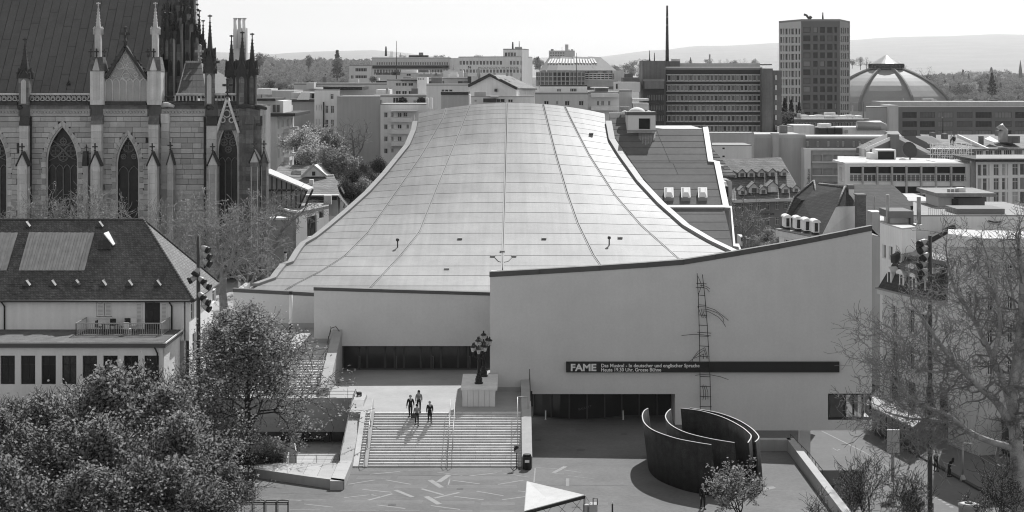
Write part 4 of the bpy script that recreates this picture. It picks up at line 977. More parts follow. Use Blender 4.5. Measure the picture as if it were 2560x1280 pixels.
# windows: surround stones, glass, tracery
def window_gothic(xc, a, ya, ys, yb, lights, rosettes):
    out = arch(xc, a + RING, ya - RING * 1.2, ys); inn = arch(xc, a + 3.5, ya - 4.2, ys); i2 = arch(xc, a, ya, ys)
    for i in range(len(out) - 1):
        m = MB(); w_ = 1 if i % 2 else .8
        o0, o1 = out[i], out[i + 1]; q0, q1 = inn[i], inn[i + 1]
        e0 = (q0[0] + (o0[0] - q0[0]) * w_, q0[1] + (o0[1] - q0[1]) * w_); e1 = (q1[0] + (o1[0] - q1[0]) * w_, q1[1] + (o1[1] - q1[1]) * w_)
        f = [(X(p[0]), Z(p[1])) for p in (q0, q1, e1, e0)]; c = (sum(p[0] for p in f) / 4, sum(p[1] for p in f) / 4)
        f = [(c[0] + (p[0] - c[0]) * .95, c[1] + (p[1] - c[1]) * .95) for p in f]
        m.hexa([(p[0], YC - .05, p[1]) for p in f], [(p[0], 206, p[1]) for p in f]); m.build('arch_stone', SAND, ch)
    y = ys; k = 0
    while y < 545:
        h_ = 14
        for s in (-1, 1):
            w_ = 9 if (k + (s > 0)) % 2 else RING - 3.5
            x0, x1 = sorted((xc + s * (a + 3.5), xc + s * (a + 3.5 + w_))); piece('jamb_stone', SANDL if w_ > 10 else SAND, ch, X(x0), X(x1), YC - .04, 206, Z(y + h_ - .5), Z(y + .3))
        y += h_; k += 1
    fr = MB()     # moulded inner frame
    pts = [(xc - a - 1.7, yb)] + arch(xc, a + 1.7, ya - 2, ys) + [(xc + a + 1.7, yb)]
    fr.tube([(X(x), YC + .25, Z(y)) for x, y in pts], .13, 6, True); fo = fr.build('window_frame', SANDL, ch)
    g = MB(); pl = [(xc - a - 2, yb)] + arch(xc, a + 2, ya - 2, ys) + [(xc + a + 2, yb)]
    g.prism([(X(x), 205.8, Z(y)) for x, y in pl], (0, .1, 0)); g.build('leaded_pane', LEADG, fo)
    t = MB(); R_ = .07
    L_ = lambda p, r=R_: t.tube([(X(x), 205.66, Z(y)) for x, y in p], r, 4)
    C_ = lambda x, y, r, w=R_: L_([(x + r * math.cos(q * math.pi / 7), y + r * math.sin(q * math.pi / 7)) for q in range(15)], w)
    for i in range(1, lights): xx = xc - a + 2 * a * i / lights; L_([(xx, yb), (xx, ys + 22)], .09 if i == lights // 2 else .06)
    for i in range(lights): x0 = xc - a + 2 * a * i / lights; w_ = 2 * a / lights; L_(arch(x0 + w_ / 2, w_ / 2, ys + 22 - w_ * .8, ys + 22, 4), .06)
    for x, y, r in rosettes: C_(xc + x, y, r); [C_(xc + x + r * .45 * math.cos(q), y + r * .45 * math.sin(q), r * .38, .035) for q in (.79, 2.36, 3.93, 5.5)]
    if lights == 4: L_([(xc - 26, 350), (xc + 20, 395), (xc + 36, 402)]); L_([(xc + 26, 350), (xc - 20, 395), (xc - 36, 402)]); L_([(xc - 30, 352), (xc, 366), (xc + 30, 352)]); L_([(xc - 9, 354), (xc, 343), (xc + 9, 354), (xc, 366), (xc - 9, 354)])
    t.build('tracery', TRAC, fo, kind='stuff')
    b = MB(); y = ys + 10
    while y < yb: b.box(X(xc - a), X(xc + a), 205.7, 205.74, Z(y + 1), Z(y)); y += 24.5
    b.build('glazing_bars', BLACK, fo, kind='stuff')
window_gothic(*WIN[0], 4, [(0, 354, 8), (-19, 378, 15), (19, 378, 15), (0, 392, 12)])
window_gothic(*WIN[1], 2, [(0, 365, 16), (-13, 392, 6), (13, 392, 6)])
window_gothic(*WIN[2], 3, [(0, 336, 11), (-11, 356, 9), (11, 356, 9), (0, 374, 8)])
window_gothic(*WIN[3], 4, [(19, 378, 15), (0, 392, 12)])
m = MB(); m.bar((X(321), 205.6, Z(560)), (X(321), 205.6, Z(512)), .3); m.bar((X(311), 205.6, Z(527)), (X(331), 205.6, Z(527)), .3); m.build('window_cross', SANDD, ch)
# cornice, frieze, balustrade
for x0, x1 in ((-20, 46), (76, 224), (258, 368), (404, 512), (546, 602)):
    m = MB(); m.box(X(x0), X(x1), YC - .55, YC - .003, Z(263), Z(253)); m.build('cornice', SANDD, ch)
    m = MB(); m.box(X(x0), X(x1), YC - .25, YC - .002, Z(272), Z(263.1)); m.build('cornice', SANDK, ch)
    m = MB(); m.box(X(x0), X(x1), YC - .02, YC + .9, Z(290), Z(272.1))
    xx = x0 + 5
    while xx < x1 - 4: m.lathe((X(xx), YC - .02, Z(284)), [(.05, 0), (.2, .1), (.2, .22), (.05, .34)], 5); xx += 8
    m.build('frieze', SAND, ch)
def balustrade(x0, x1, kind):
    m = MB(); m.box(X(x0, 204.6), X(x1, 204.6), 204.4, 204.8, Z(237, 204.6), Z(233, 204.6)); b = m.build('balustrade', SANDL, ch)
    m = MB(); m.box(X(x0, 204.6), X(x1, 204.6), 204.45, 204.75, Z(255, 204.6), Z(252, 204.6)); m.build('base_rail', SANDK, b)
    n = int((x1 - x0) / (6.5 if kind == 'z' else 9)); m = MB()
    for i in range(n):
        a, c = x0 + (x1 - x0) * i / n, x0 + (x1 - x0) * (i + 1) / n
        if kind == 'z':
            y0, y1 = (238, 252) if i % 2 else (252, 238)
            m.bar((X(a), 204.6, Z(y0)), (X(c), 204.6, Z(y1)), .16); m.bar((X(a), 204.62, Z(238)), (X(c), 204.62, Z(245)), .08)
        else:
            m.bar((X(a), 204.6, Z(252)), (X(a), 204.6, Z(238)), .14)
            m.tube([(X(x), 204.6, Z(y)) for x, y in arch((a + c) / 2, (c - a) / 2, 238, 243, 4)], .06, 4)
    m.build('openwork', SAND, b, kind='stuff')
balustrade(-20, 46, 'z'); balustrade(76, 226, 'z'); balustrade(440, 513, 'a'); balustrade(536, 600, 'a')
m = MB(); m.box(X(-200), X(600), 206.0, 207.5, Z(246, 206), Z(240, 206)); m.build('gutter', SANDD, ch)
def finial(m, x, y, s, Y):     # stone cross: x, y foot in pixels, s height in pixels
    k = Y / F; p = P(x, y, Y); w_ = s * k
    m.lathe(p, [(.10 * w_, 0), (.07 * w_, .2 * w_), (.16 * w_, .26 * w_), (.07 * w_, .34 * w_), (.06 * w_, .5 * w_)], 6)
    m.box(p.x - .07 * w_, p.x + .07 * w_, Y - .07 * w_, Y + .07 * w_, p.z + .45 * w_, p.z + w_)
    for a in (0, 1):
        dx, dy = (.30 * w_, .075 * w_) if a == 0 else (.075 * w_, .30 * w_)
        m.box(p.x - dx, p.x + dx, Y - dy, Y + dy, p.z + .62 * w_, p.z + .76 * w_)
    m.lathe((p.x, Y, p.z + w_), [(.09 * w_, -.03 * w_), (.11 * w_, .04 * w_), (.03 * w_, .1 * w_)], 6)
def crockets(m, a, b, n, s):   # little leaf knobs along an edge
    a, b = Vector(a), Vector(b)
    for i in range(n):
        p = a.lerp(b, (i + .5) / n); m.lathe(p, [(s * .5, 0), (s, s * .5), (s * .9, s), (s * .3, s * 1.4)], 5)
def pinnacle(xc, wd, ytop, ysp, ygab, ybase, Y, ms, md, parent=None, niche=True):
    """square shaft ybase..ygab, four gablets up to ysp, crocketed spire to ytop with cross"""
    k = Y / F; h = wd * k / 2; x = PX(xc, Y); zb, zg, zs, zt = PZ(ybase, Y), PZ(ygab, Y), PZ(ysp, Y), PZ(ytop, Y); Yc = Y + h
    m = MB(); m.box(x - h, x + h, Y, Y + 2 * h, zb, zg); o = m.build('pinnacle', ms, parent or ch)
    g = MB(); e = h * 1.18; zm = zg + (zs - zg) * .75
    for nx, ny in ((0, -1), (1, 0), (0, 1), (-1, 0)):
        t = Vector((-ny, nx, 0)); n_ = Vector((nx, ny, 0)); c = Vector((x, Yc, 0))
        g.prism([c + n_ * e + t * e + Vector((0, 0, zg)), c + n_ * e - t * e + Vector((0, 0, zg)), c + n_ * e + Vector((0, 0, zm))], -n_ * (e * .5))
        g.bar(c + n_ * e * 1.04 + t * e * 1.1 + Vector((0, 0, zg - .03)), c + n_ * e * 1.04 + Vector((0, 0, zm + .08)), .12 * h * 2); g.bar(c + n_ * e * 1.04 - t * e * 1.1 + Vector((0, 0, zg - .03)), c + n_ * e * 1.04 + Vector((0, 0, zm + .08)), .12 * h * 2)
    g.build('gablet', md, o)
    s = MB(); q = h * .9; zc = zt - (zt - zs) * .22
    s.hexa([(x - q, Yc - q, zg + .05), (x + q, Yc - q, zg + .05), (x + q, Yc + q, zg + .05), (x - q, Yc + q, zg + .05)], [(x - .05, Yc - .05, zc), (x + .05, Yc - .05, zc), (x + .05, Yc + .05, zc), (x - .05, Yc + .05, zc)])
    s.build('spire', md, o)
    c = MB(); n = max(4, int((zc - zs) / .42))
    for sx, sy in ((-1, -1), (1, -1), (1, 1), (-1, 1)):
        t = (zs - zg) / (zc - zg); qq = q * (1 - t); crockets(c, (x + sx * qq, Yc + sy * qq, zs), (x + sx * .05, Yc + sy * .05, zc - .1), n, .085)
        c.lathe((x + sx * e, Yc + sy * e, zg), [(.12, -.1), (.1, .5), (.16, .6), (.05, .75)], 5)
    c.build('crockets', md, o, kind='stuff')
    f = MB(); finial(f, xc, ytop + (F / Y) * (zt - zc) * 1.0, (F / Y) * (zt - zc), Yc) if False else None
    w_ = zt - zc; pz = zc
    f.lathe((x, Yc, pz - .1), [(.07 * w_ + .03, 0), (.05, .4 * w_), (.15 * w_, .45 * w_), (.05, .52 * w_)], 6); f.box(x - .06, x + .06, Yc - .06, Yc + .06, pz + .3 * w_, zt); f.box(x - .24 * w_ - .1, x + .24 * w_ + .1, Yc - .07, Yc + .07, pz + .62 * w_, pz + .62 * w_ + .16); f.box(x - .07, x + .07, Yc - .24 * w_ - .1, Yc + .24 * w_ + .1, pz + .62 * w_ + .01, pz + .62 * w_ + .15)
    f.build('finial', md, o)
    if niche:
        nn = MB(); nn.prism([(PX(px_, Y), Y - .05, PZ(py_, Y)) for px_, py_ in [(xc - wd * .26, ybase - 3)] + arch(xc, wd * .26, ygab + 3, ygab + 12, 4) + [(xc + wd * .26, ybase - 3)]], (0, .045, 0)); nn.build('blind_niche', SANDL if ms is not SANDD else SANDK, o)
    return o
def buttress(x0, x1, yt, Ytop, fx0, fx1, fy, Yf, ms, mcap, cross=True, body=None):
    """upper shaft x0..x1 under a sloping cap at yt, lower gabled shaft fx0..fx1 with its ridge at fy"""
    k = Ytop / F; o = None
    m = MB(); zt = PZ(yt, Ytop); zc = PZ(yt + 24, Ytop)
    m.hexa([(PX(x0, Ytop), Ytop - .05, zc), (PX(x1, Ytop), Ytop - .05, zc), (PX(x1, Ytop), YC, zc), (PX(x0, Ytop), YC, zc)], [(PX(x0, Ytop), YC - .45, zt), (PX(x1, Ytop), YC - .45, zt), (PX(x1, Ytop), YC, zt), (PX(x0, Ytop), YC, zt)])
    o = m.build('buttress', mcap, ch)
    y = yt + 24.3; r = random.Random(int(x0)); mstone = body or ms
    while y < 690:
        h_ = r.uniform(12, 22); y1 = min(y + h_, 700)
        piece('block', mstone, o, PX(x0 + 1, Ytop), PX(x1 - 1, Ytop), Ytop + .05 + r.uniform(0, .03), YC - .01, PZ(y1 - .3, Ytop), PZ(y, Ytop)); y = y1
    # gabled front shaft
    zr, ze = PZ(fy, Yf), PZ(fy + 30, Yf); xa, xb = PX(fx0, Yf), PX(fx1, Yf); xm = (xa + xb) / 2; ov = (xb - xa) * .18
    g = MB(); g.prism([(xa, Yf, ze), (xb, Yf, ze), (xm, Yf, zr - .15)], (0, Ytop - Yf - .01, 0)); g.build('gable', ms, o)
    for s in (-1, 1):
        c = MB(); e = xm + s * (xb - xa) / 2 * 1.3; c.hexa([(e, Yf - .15, ze - .15), (xm, Yf - .15, zr - .02), (xm, Ytop - .005, zr - .02), (e, Ytop - .005, ze - .15)][::s], [(e, Yf - .15, ze + .03), (xm, Yf - .15, zr + .2), (xm, Ytop - .005, zr + .2), (e, Ytop - .005, ze + .03)][::s]); c.build('gable_cap', SANDD, o)
    y = fy + 30.3
    while y < 690:
        h_ = r.uniform(14, 26); y1 = min(y + h_, 700)
        piece('block', mstone, o, xa, xb, Yf + .02 + r.uniform(0, .03), Ytop + .04, PZ(y1 - .3, Yf), PZ(y, Yf)); y = y1
    b = MB(); b.box(xa + (xb - xa) * .1, xa + (xb - xa) * .18, Yf - .05, Yf, PZ(640, Yf), ze - .5); b.box(xb - (xb - xa) * .18, xb - (xb - xa) * .1, Yf - .05, Yf, PZ(640, Yf), ze - .5); b.build('edge_moulding', SANDL, o, kind='stuff')
    if cross: f = MB(); finial(f, (fx0 + fx1) / 2, fy - 1, 22, Yf + .25); f.build('finial', SANDD, o)
    return o
buttress(47, 71, 290, 203.9, 43, 67, 383, 202.6, SANDL, SANDD, body=SANDL)
buttress(226, 254, 287, 203.9, 226, 249, 383, 202.6, SANDL, SANDK, body=SANDL)
buttress(370, 396, 287, 203.9, 369, 392, 383, 202.6, SANDL, SANDK, body=SANDL)
buttress(515, 542, 290, 203.9, 520, 543, 383, 202.4, SANDL, SANDD, body=SAND)
buttress(613, 634, 286, 203.8, 625, 647, 376, 202.2, SANDL, SANDK, body=SANDK)
buttress(640, 655, 290, 205.0 - .6, 652, 668, 376, 203.2, SANDK, SANDD, body=SANDK)
buttress(402, 424, 284, 204.6, 418, 433, 380, 203.4, SAND, SANDL, body=SAND)
m = MB(); m.box(X(600), X(652), YC - .6, 209, 5.6, Z(262)); m.build('corner_pier', SANDK, ch)
m = MB(); g_ = MB()
pp = P(210, 374, 204.4); m.hexa([(X(210), 204, Z(414)), (X(222), 204, Z(414)), (X(222), 205, Z(414)), (X(210), 205, Z(414))], [(X(212), 204, Z(378)), (X(222), 204, Z(378)), (X(222), 205, Z(378)), (X(212), 205, Z(378))]); finial(m, 216, 379, 16, 204.4); m.build('side_gable', SANDD, ch)
m = MB(); m.box(X(212), X(224), 204.1, 205, 5.6, Z(414)); m.build('side_shaft', SAND, ch)
# drain pipes
for px in (79, 513):
    m = MB(); m.tube([(X(px), 204.7, Z(292)), (X(px), 204.7, 5.6)], .13, 6); m.build('drain_pipe', BLACK, ch)
# gargoyles
for x0, x1, y in ((600, 640, 265), (640, 670, 268), (408, 440, 262), (52, 60, 268), (522, 538, 268)):
    m = MB(); m.tube([(X(x0), 204.6, Z(y)), ((X(x0) + X(x1)) / 2, 204.0, Z(y - 1)), (X(x1), 203.6, Z(y + 3))], [.35, .28, .18], 6); m.build('gargoyle', SANDD if x0 != 408 else SANDL, ch)
# pinnacles
pinnacle(59, 25, 94, 165, 195, 262, 203.8, SANDK, SANDD)
for xc in (241, 384):
    m = MB(); Yt = 203.8; m.box(PX(xc - 16, Yt), PX(xc + 18, Yt), Yt, 206.2, PZ(262, Yt), PZ(177, Yt)); t = m.build('turret', SANDL, ch)
    c = MB()
    for s in (-1, 1):
        c.hexa([(PX(xc + s * 19, Yt), Yt - .1, PZ(178, Yt)), (PX(xc, Yt), Yt - .1, PZ(178, Yt)), (PX(xc, Yt), 206.3, PZ(178, Yt)), (PX(xc + s * 19, Yt), 206.3, PZ(178, Yt))][::s], [(PX(xc + s * 13, Yt), Yt + .5, PZ(142, Yt)), (PX(xc, Yt), Yt + .5, PZ(142, Yt)), (PX(xc, Yt), 205.8, PZ(142, Yt)), (PX(xc + s * 13, Yt), 205.8, PZ(142, Yt))][::s])
    c.build('turret_roof', SANDK, t)
    nn = MB(); nn.prism([(PX(a, Yt), Yt - .3, PZ(b, Yt)) for a, b in [(xc - 9, 176), (xc + 9, 176), (xc, 146)]], (0, 1, 0)); nn.prism([(PX(a, Yt), Yt - .08, PZ(b, Yt)) for a, b in [(xc - 8, 250)] + arch(xc, 8, 166, 182, 4) + [(xc + 8, 250)]], (0, .07, 0)); nn.build('blind_niche', SANDL, t, kind='stuff')
    for dx in (-14, 0, 20): f = MB(); finial(f, xc + dx, 143, 20, Yt + .3); f.build('finial', SANDD, t)
    pinnacle(xc + 3, 15, 5, 62, 84, 146, 204.3, SANDL, SANDL)
# gable between the turrets
m = MB(); Yg = 204.6; m.prism([(PX(a, Yg), Yg, PZ(b, Yg)) for a, b in [(262, 258), (369, 258), (369, 196), (360, 194), (314, 120), (270, 194), (262, 196)]], (0, .8, 0)); gb = m.build('gable', SAND, ch)
t = MB(); L_ = lambda p, r=.07: t.tube([(PX(x, Yg), Yg - .05, PZ(y, Yg)) for x, y in p], r, 4)
for i in range(6):
    a, b = 264 + i * 17.3, 264 + (i + 1) * 17.3; L_([(a, 256)] + arch((a + b) / 2, 8.6, 196, 208, 4) + [(b, 256)], .08)
L_([(277, 195), (314, 127), (352, 195), (277, 195)], .1)
C_ = lambda x, y, r, w=.06: L_([(x + r * math.cos(q * math.pi / 6), y + r * math.sin(q * math.pi / 6)) for q in range(13)], w)
C_(315, 168, 6); C_(299, 164, 8); C_(328, 164, 8); C_(316, 193, 10); C_(314, 142, 6); C_(288, 187, 5); C_(340, 187, 5)
for q in ((292, 176), (340, 176), (306, 150), (322, 150), (300, 194), (332, 194)): L_([(315, 168), q], .07)
t.build('tracery', SANDL, gb, kind='stuff')
for a, b in (((266, 196), (314, 116)), ((368, 196), (314, 116))):
    m = MB(); m.bar(P(*a, Yg - .05), P(*b, Yg - .05), .35, .9, (0, -1, 0)); m.build('gable_coping', SANDD, gb)
    m = MB(); crockets(m, P(a[0] + (-3 if a[0] < 300 else 3), a[1] - 8, Yg + .2), P(b[0] + (-4 if a[0] < 300 else 4), b[1] + 4, Yg + .2), 7, .17); m.build('crockets', SANDD, gb, kind='stuff')
m = MB(); finial(m, 313, 116, 46, Yg + .3); m.build('finial', SANDD, gb)
# nave roof in lead strips
e0, e1 = Vector((0, 206.6, Z(240, 206.6))), Vector((0, 224, 0)); sl = math.tan(math.radians(50)); e1.z = e0.z + (224 - 206.6) * sl
m = MB(); xl, xr = X(-200), X(402, 210); m.hexa([(xl, 206.6, e0.z - .06), (xr, 206.6, e0.z - .06), (xr, 240, e0.z - 1), (xl, 240, e0.z - 1)], [(xl, 223.9, e1.z - .06), (xr, 223.9, e1.z - .06), (xr, 224.3, e1.z - .06), (xl, 224.3, e1.z - .06)]); m.build('roof_deck', SANDD, ch)
x = X(-170); i = 0; nrm_ = Vector((0, -math.sin(math.radians(50)), math.cos(math.radians(50))))
while x < xr - .2:
    x1 = min(x + 1.03, xr); t = -rs.uniform(0, .25)
    while t < .62:
        t1 = min(t + rs.uniform(.16, .25), .66); a = e0.lerp(e1, max(t, 0)); b = e0.lerp(e1, t1 - .0015)
        if t1 > 0.01:
            m = MB(); q = [(x + .03, a.y, a.z), (x1 - .03, a.y, a.z), (x1 - .03, b.y, b.z), (x + .03, b.y, b.z)]
            m.hexa([Vector(p) for p in q], [Vector(p) + nrm_ * .05 for p in q]); m.build('roof_strip', SLATE, ch)
        t = t1
    x = x1
for px, py in ((172, 213),):
    p = onplane(px, py, e0, nrm_); m = MB(); m.prism([p + Vector((-.3, -.2, 0)), p + Vector((.3, -.2, 0)), p + Vector((0, -.2, .5))], (0, .7, 0)); m.build('roof_vent', BLACK, ch)
# dark tower mass with its ribs
m = MB(); m.hexa([(X(402, 218), 215.4, 5.6), (X(500, 218), 215.4, 5.6), (X(500, 218), 219, 5.6), (X(402, 218), 219, 5.6)], [(X(410, 218), 217, 46), (X(484, 218), 217, 46), (X(484, 218), 219, 46), (X(410, 218), 219, 46)]); tw = m.build('tower', SANDK, ch)
for x0, x1, yt, Yt in ((397, 405, 125, 211), (406, 414, 178, 211.5), (421, 433, 95, 212), (441, 454, 12, 213), (462, 474, 14, 213.6), (484, 494, 105, 213.5), (428, 441, -40, 214.6), (478, 488, -40, 214.8), (455, 463, 60, 214.9)):
    m = MB(); m.box(PX(x0, Yt), PX(x1, Yt), Yt, 216.5, 20, PZ(yt, Yt)); b = m.build('rib', SANDK, tw)
    m = MB(); m.hexa([(PX(x0 - 1, Yt), Yt - .1, PZ(yt, Yt) - .05), (PX(x1 + 2, Yt), Yt - .1, PZ(yt, Yt) - .05), (PX(x1 + 2, Yt), 216, PZ(yt, Yt)), (PX(x0 - 1, Yt), 216, PZ(yt, Yt))], [(PX(x0 - 4, Yt), Yt + .2, PZ(yt - 12, Yt)), (PX(x0 + 2, Yt), Yt + .2, PZ(yt - 12, Yt)), (PX(x0 + 2, Yt), 216, PZ(yt - 12, Yt)), (PX(x0 - 4, Yt), 216, PZ(yt - 12, Yt))]); m.build('rib_cap', SANDD, b)
    m = MB(); m.box(PX(x1, Yt) + .002, PX(x1, Yt) + .05, Yt + .1, Yt + 1.3, 24, PZ(yt + 2, Yt)); m.build('sunlit_flank', SANDL, b)  # pale slab on the rib's right side: sunlight put into its colour
m = MB()
for k in range(26): x_, y_, Y_ = rs.uniform(404, 430), rs.uniform(20, 150), 211.8; p = P(x_, y_, Y_); m.lathe(p, [(.1, 0), (.22, .2), (.12, .4), (.2, .55), (.04, .9)], 5)
for k in range(14): p = P(rs.uniform(436, 498), rs.uniform(0, 120), 213); m.lathe(p, [(.1, 0), (.16, .2), (.1, .6), (.04, .9)], 5)
m.build('carved_ornament', SANDD, tw, kind='stuff')
for y in (30, 68, 108, 150, 196, 232):
    m = MB(); m.box(PX(404, 215.2), PX(492, 215.2), 214.9, 215.3, PZ(y + 2.2, 215.2), PZ(y, 215.2)); m.build('string_course', SAND, tw)
for x_, y_ in ((447, 70), (447, 150), (468, 60), (468, 130), (427, 150), (488, 160), (489, 60)):
    m = MB(); pts_ = [(x_ - 3.5, y_ + 40)] + arch(x_, 3.5, y_, y_ + 8, 3) + [(x_ + 3.5, y_ + 40)]; Yp = 211.6 if x_ < 435 else 213.1 if x_ < 450 else 213.2; m.prism([(PX(a, Yp), Yp - .25, PZ(b, Yp)) for a, b in pts_], (0, .2, 0)); m.build('blind_niche', BLACK, tw)
for x_, y_, b_ in ((452, 10, 60), (470, 2, 50), (480, 20, 80), (436, 30, 100), (425, 60, 110), (492, 60, 110)): pinnacle(x_, 6, y_, y_ + (b_ - y_) * .5, y_ + (b_ - y_) * .65, b_, 212.6 if x_ > 430 else 211.2, SANDK, SANDD, niche=False)
pinnacle(417, 13, 5, 60, 95, 150, 211, SANDD, SANDD); pinnacle(405, 8, 26, 75, 92, 135, 210.6, SANDD, SANDD, niche=False)
pinnacle(441, 12, -60, -10, 22, 90, 214, SANDD, SANDK); pinnacle(497, 12, 24, 78, 105, 160, 214.5, SANDD, SANDD); pinnacle(507, 9, 50, 92, 120, 180, 214, SANDD, SANDD, niche=False)
m = MB(); m.hexa([(X(478, 215), 214, 20), (X(503, 215), 214, 20), (X(503, 215), 215.3, 20), (X(478, 215), 215.3, 20)], [(X(478, 215), 214, Z(-20, 215)), (X(487, 215), 214, Z(-20, 215)), (X(487, 215), 215.3, Z(-20, 215)), (X(478, 215), 215.3, Z(-20, 215))]); m.build('stair_turret', SANDD, tw)
m = MB(); crockets(m, P(503, 110, 214), P(491, -5, 214), 9, .2); m.build('crockets', SANDD, tw, kind='stuff')
# choir roof
zE, zR = Z(234, 207), Z(157, 212)
r0, r1 = Vector((X(464, 212), 212, zR)), Vector((X(505, 212), 212, zR)); a0, a1, a2 = Vector((X(445, 207), 206.8, zE)), Vector((X(592, 207), 206.8, zE)), Vector((X(592, 207) + 1, 217, zE))
r1 = Vector((X(503, 212), 212, zR))
mid = Vector((X(516, 207), 206.8, zE))
for (q, name) in (([a0, mid, r1, r0], 'choir_roof'),):
    nn_ = (q[1] - q[0]).cross(q[2] - q[0]).normalized()
    for j in range(5):
        for i in range(6):
            f = lambda u, v: q[0].lerp(q[1], u).lerp(q[3].lerp(q[2], u), v)
            u0, u1, v0, v1 = i / 6 + .004, (i + 1) / 6 - .004, j / 5 + .006, (j + 1) / 5 - .006
            m = MB(); c4 = [f(u0, v0), f(u1, v0), f(u1, v1), f(u0, v1)]; m.hexa([c - nn_ * .03 for c in c4], [c + nn_ * .05 for c in c4]); m.build('roof_slate', SLATE, ch)
m = MB(); m.face([mid, a2, r1]); m.face([mid, a1, a2]); m.face([a0, mid, r1, r0]); m.build('choir_roof', mat('sunlit_slate', .22, .1, .6, fine=.1), ch)  # paler copy of the slate: sunlight on the right slope put into colour
m = MB(); m.tube([r0, r1], .12, 5); crockets(m, r0, r1, 8, .18); m.tube([r0, a0], .1, 5); m.build('roof_ridge', SANDL, ch)
m = MB(); finial(m, 500, 157, 42, 212); m.build('finial', SAND, ch)
pinnacle(523, 22, 36, 100, 182, 262, 203.9, SANDK, SANDD); pinnacle(577, 22, 87, 140, 190, 262, 207.5, SANDD, SANDD); pinnacle(604, 26, 78, 138, 188, 264, 204.2, SANDD, SANDD); pinnacle(629, 20, 82, 140, 186, 264, 204.8, SANDD, SANDD)
for xc, yt in ((537, 143), (513, 128)): m = MB(); finial(m, xc, yt + 40, 40, 204); m.build('finial', SANDD, ch)
# choir window gable
m = MB(); Yg = 204.5
for a, b in (((541, 332), (569, 243)), ((598, 332), (569, 243))):
    m.bar(P(*a, Yg), P(*b, Yg), .28, .7, (0, -1, 0))
gb = m.build('window_gable', SANDL, ch)
t = MB()
for x_, y_, r in ((567, 284, 9), (557, 300, 6), (579, 300, 6), (568, 262, 5)): L_([(x_ + r * math.cos(q * math.pi / 6), y_ + r * math.sin(q * math.pi / 6)) for q in range(13)], .09)
t.build('tracery', SANDL, gb, kind='stuff')
m = MB(); m.prism([P(*p, Yg + .3) for p in ((545, 326), (593, 326), (569, 250))], (0, .2, 0)); m.build('gable_back', SANDK, gb)
m = MB(); finial(m, 569, 242, 42, Yg); crockets(m, P(539, 325, Yg), P(567, 238, Yg), 7, .16); crockets(m, P(600, 325, Yg), P(571, 238, Yg), 7, .16); m.build('finial', SANDD, gb)
# ================================================================== WHITE HOUSE AT THE LEFT
hs = thing('house', 'white house with big brown tile roof and flat annex among the trees', 'house', (-36, 143, 0))
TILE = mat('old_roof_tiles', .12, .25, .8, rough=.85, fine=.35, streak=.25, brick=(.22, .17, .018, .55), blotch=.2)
TILEL = mat('sunlit_roof_tiles', .20, .15, .8, rough=.85, fine=.25, brick=(.22, .17, .018, .6))  # lighter copy of the tiles: sun on the hip put into the colour
YH = 143.0; HX0, HX1 = -58.0, -26.85; EZ = 11.35; RY, RZ = 148.75, 17.55
f1 = Face((HX0, YH), (HX1, YH))
hw = [f1.rect(241, 280, 757, 792), f1.rect(362, 400, 756, 826)]
m = MB(); wall_holes(m, f1, 0, f1.L, 8.0, EZ, hw, .25); m.T = f1.T; m.box(0, f1.L, .3, .4, 8, EZ); m.T = None; m.build('wall', WHITEW, hs)
o = window(hs, f1, hw[1], (1, 1), BLACK, [GLASS], .2, 'door'); o.name = 'terrace_door'
SHUT = mat('window_shutter', .62, .05, 1)
def shutter(h):
    a, b, c, d = h; m = MB(); m.T = f1.T; m.box(a, b, -.05, -.005, c, d); o = m.build('shutter', WHITE, hs); m = MB(); m.T = f1.T
    n = max(4, int((d - c) / .12))
    for i in range(n): z = c + .12 + (d - c - .5 * (d - c > 2)) * .9 * i / n; m.box(a + .1, b - .1, -.065, -.045, z, z + .05)
    m.build('louvres', mat('shutter_slats', .45, .05, 1), o, kind='stuff')
for r in ((242, 260, 757, 790), (262, 280, 757, 790), (340, 356, 757, 812), (402, 418, 757, 812)): shutter(f1.rect(*r))
m = MB(); m.T = f1.T; a = f1.rect(240, 282, 793, 796); m.box(a[0], a[1], -.12, -.004, a[2], a[3]); m.T = None; m.build('window_sill', WHITE, hs)
# right flank, seen at a slant
f2 = Face((HX1, YH), (HX1, 154.5)); s2_ = lambda px: 34.4e0 and (26.85 * F / (1280 - px)) - YH
def fr2(xa, xb, ya, yb): a, b = s2_(xa), s2_(xb); y = .5 * (a + b) + YH; return (a, b, PZ(yb, y), PZ(ya, y))
h2 = [fr2(477, 485, 740, 800), fr2(503, 510, 733, 770), fr2(530, 540, 725, 755), fr2(481, 490, 832, 905), fr2(506, 517, 820, 892), fr2(520, 528, 812, 885), fr2(532, 542, 802, 875)]
m = MB(); wall_holes(m, f2, 0, f2.L, 0, EZ, h2, .25); m.T = f2.T; m.box(0, f2.L, .3, .4, 0, EZ); m.T = None; m.build('wall', WHITEW, hs)
for h in h2: window(hs, f2, h, (1, 1) if h[3] - h[2] < 2 else (1, 2), WHITE, [GLASS], .2)
m = MB(); m.box(HX0, HX1 - .45, 154.1, 154.5, 0, EZ); m.box(HX0, HX1 - .42, YH + .42, 143.6, 0, 8.8); m.build('wall', WHITEW, hs)
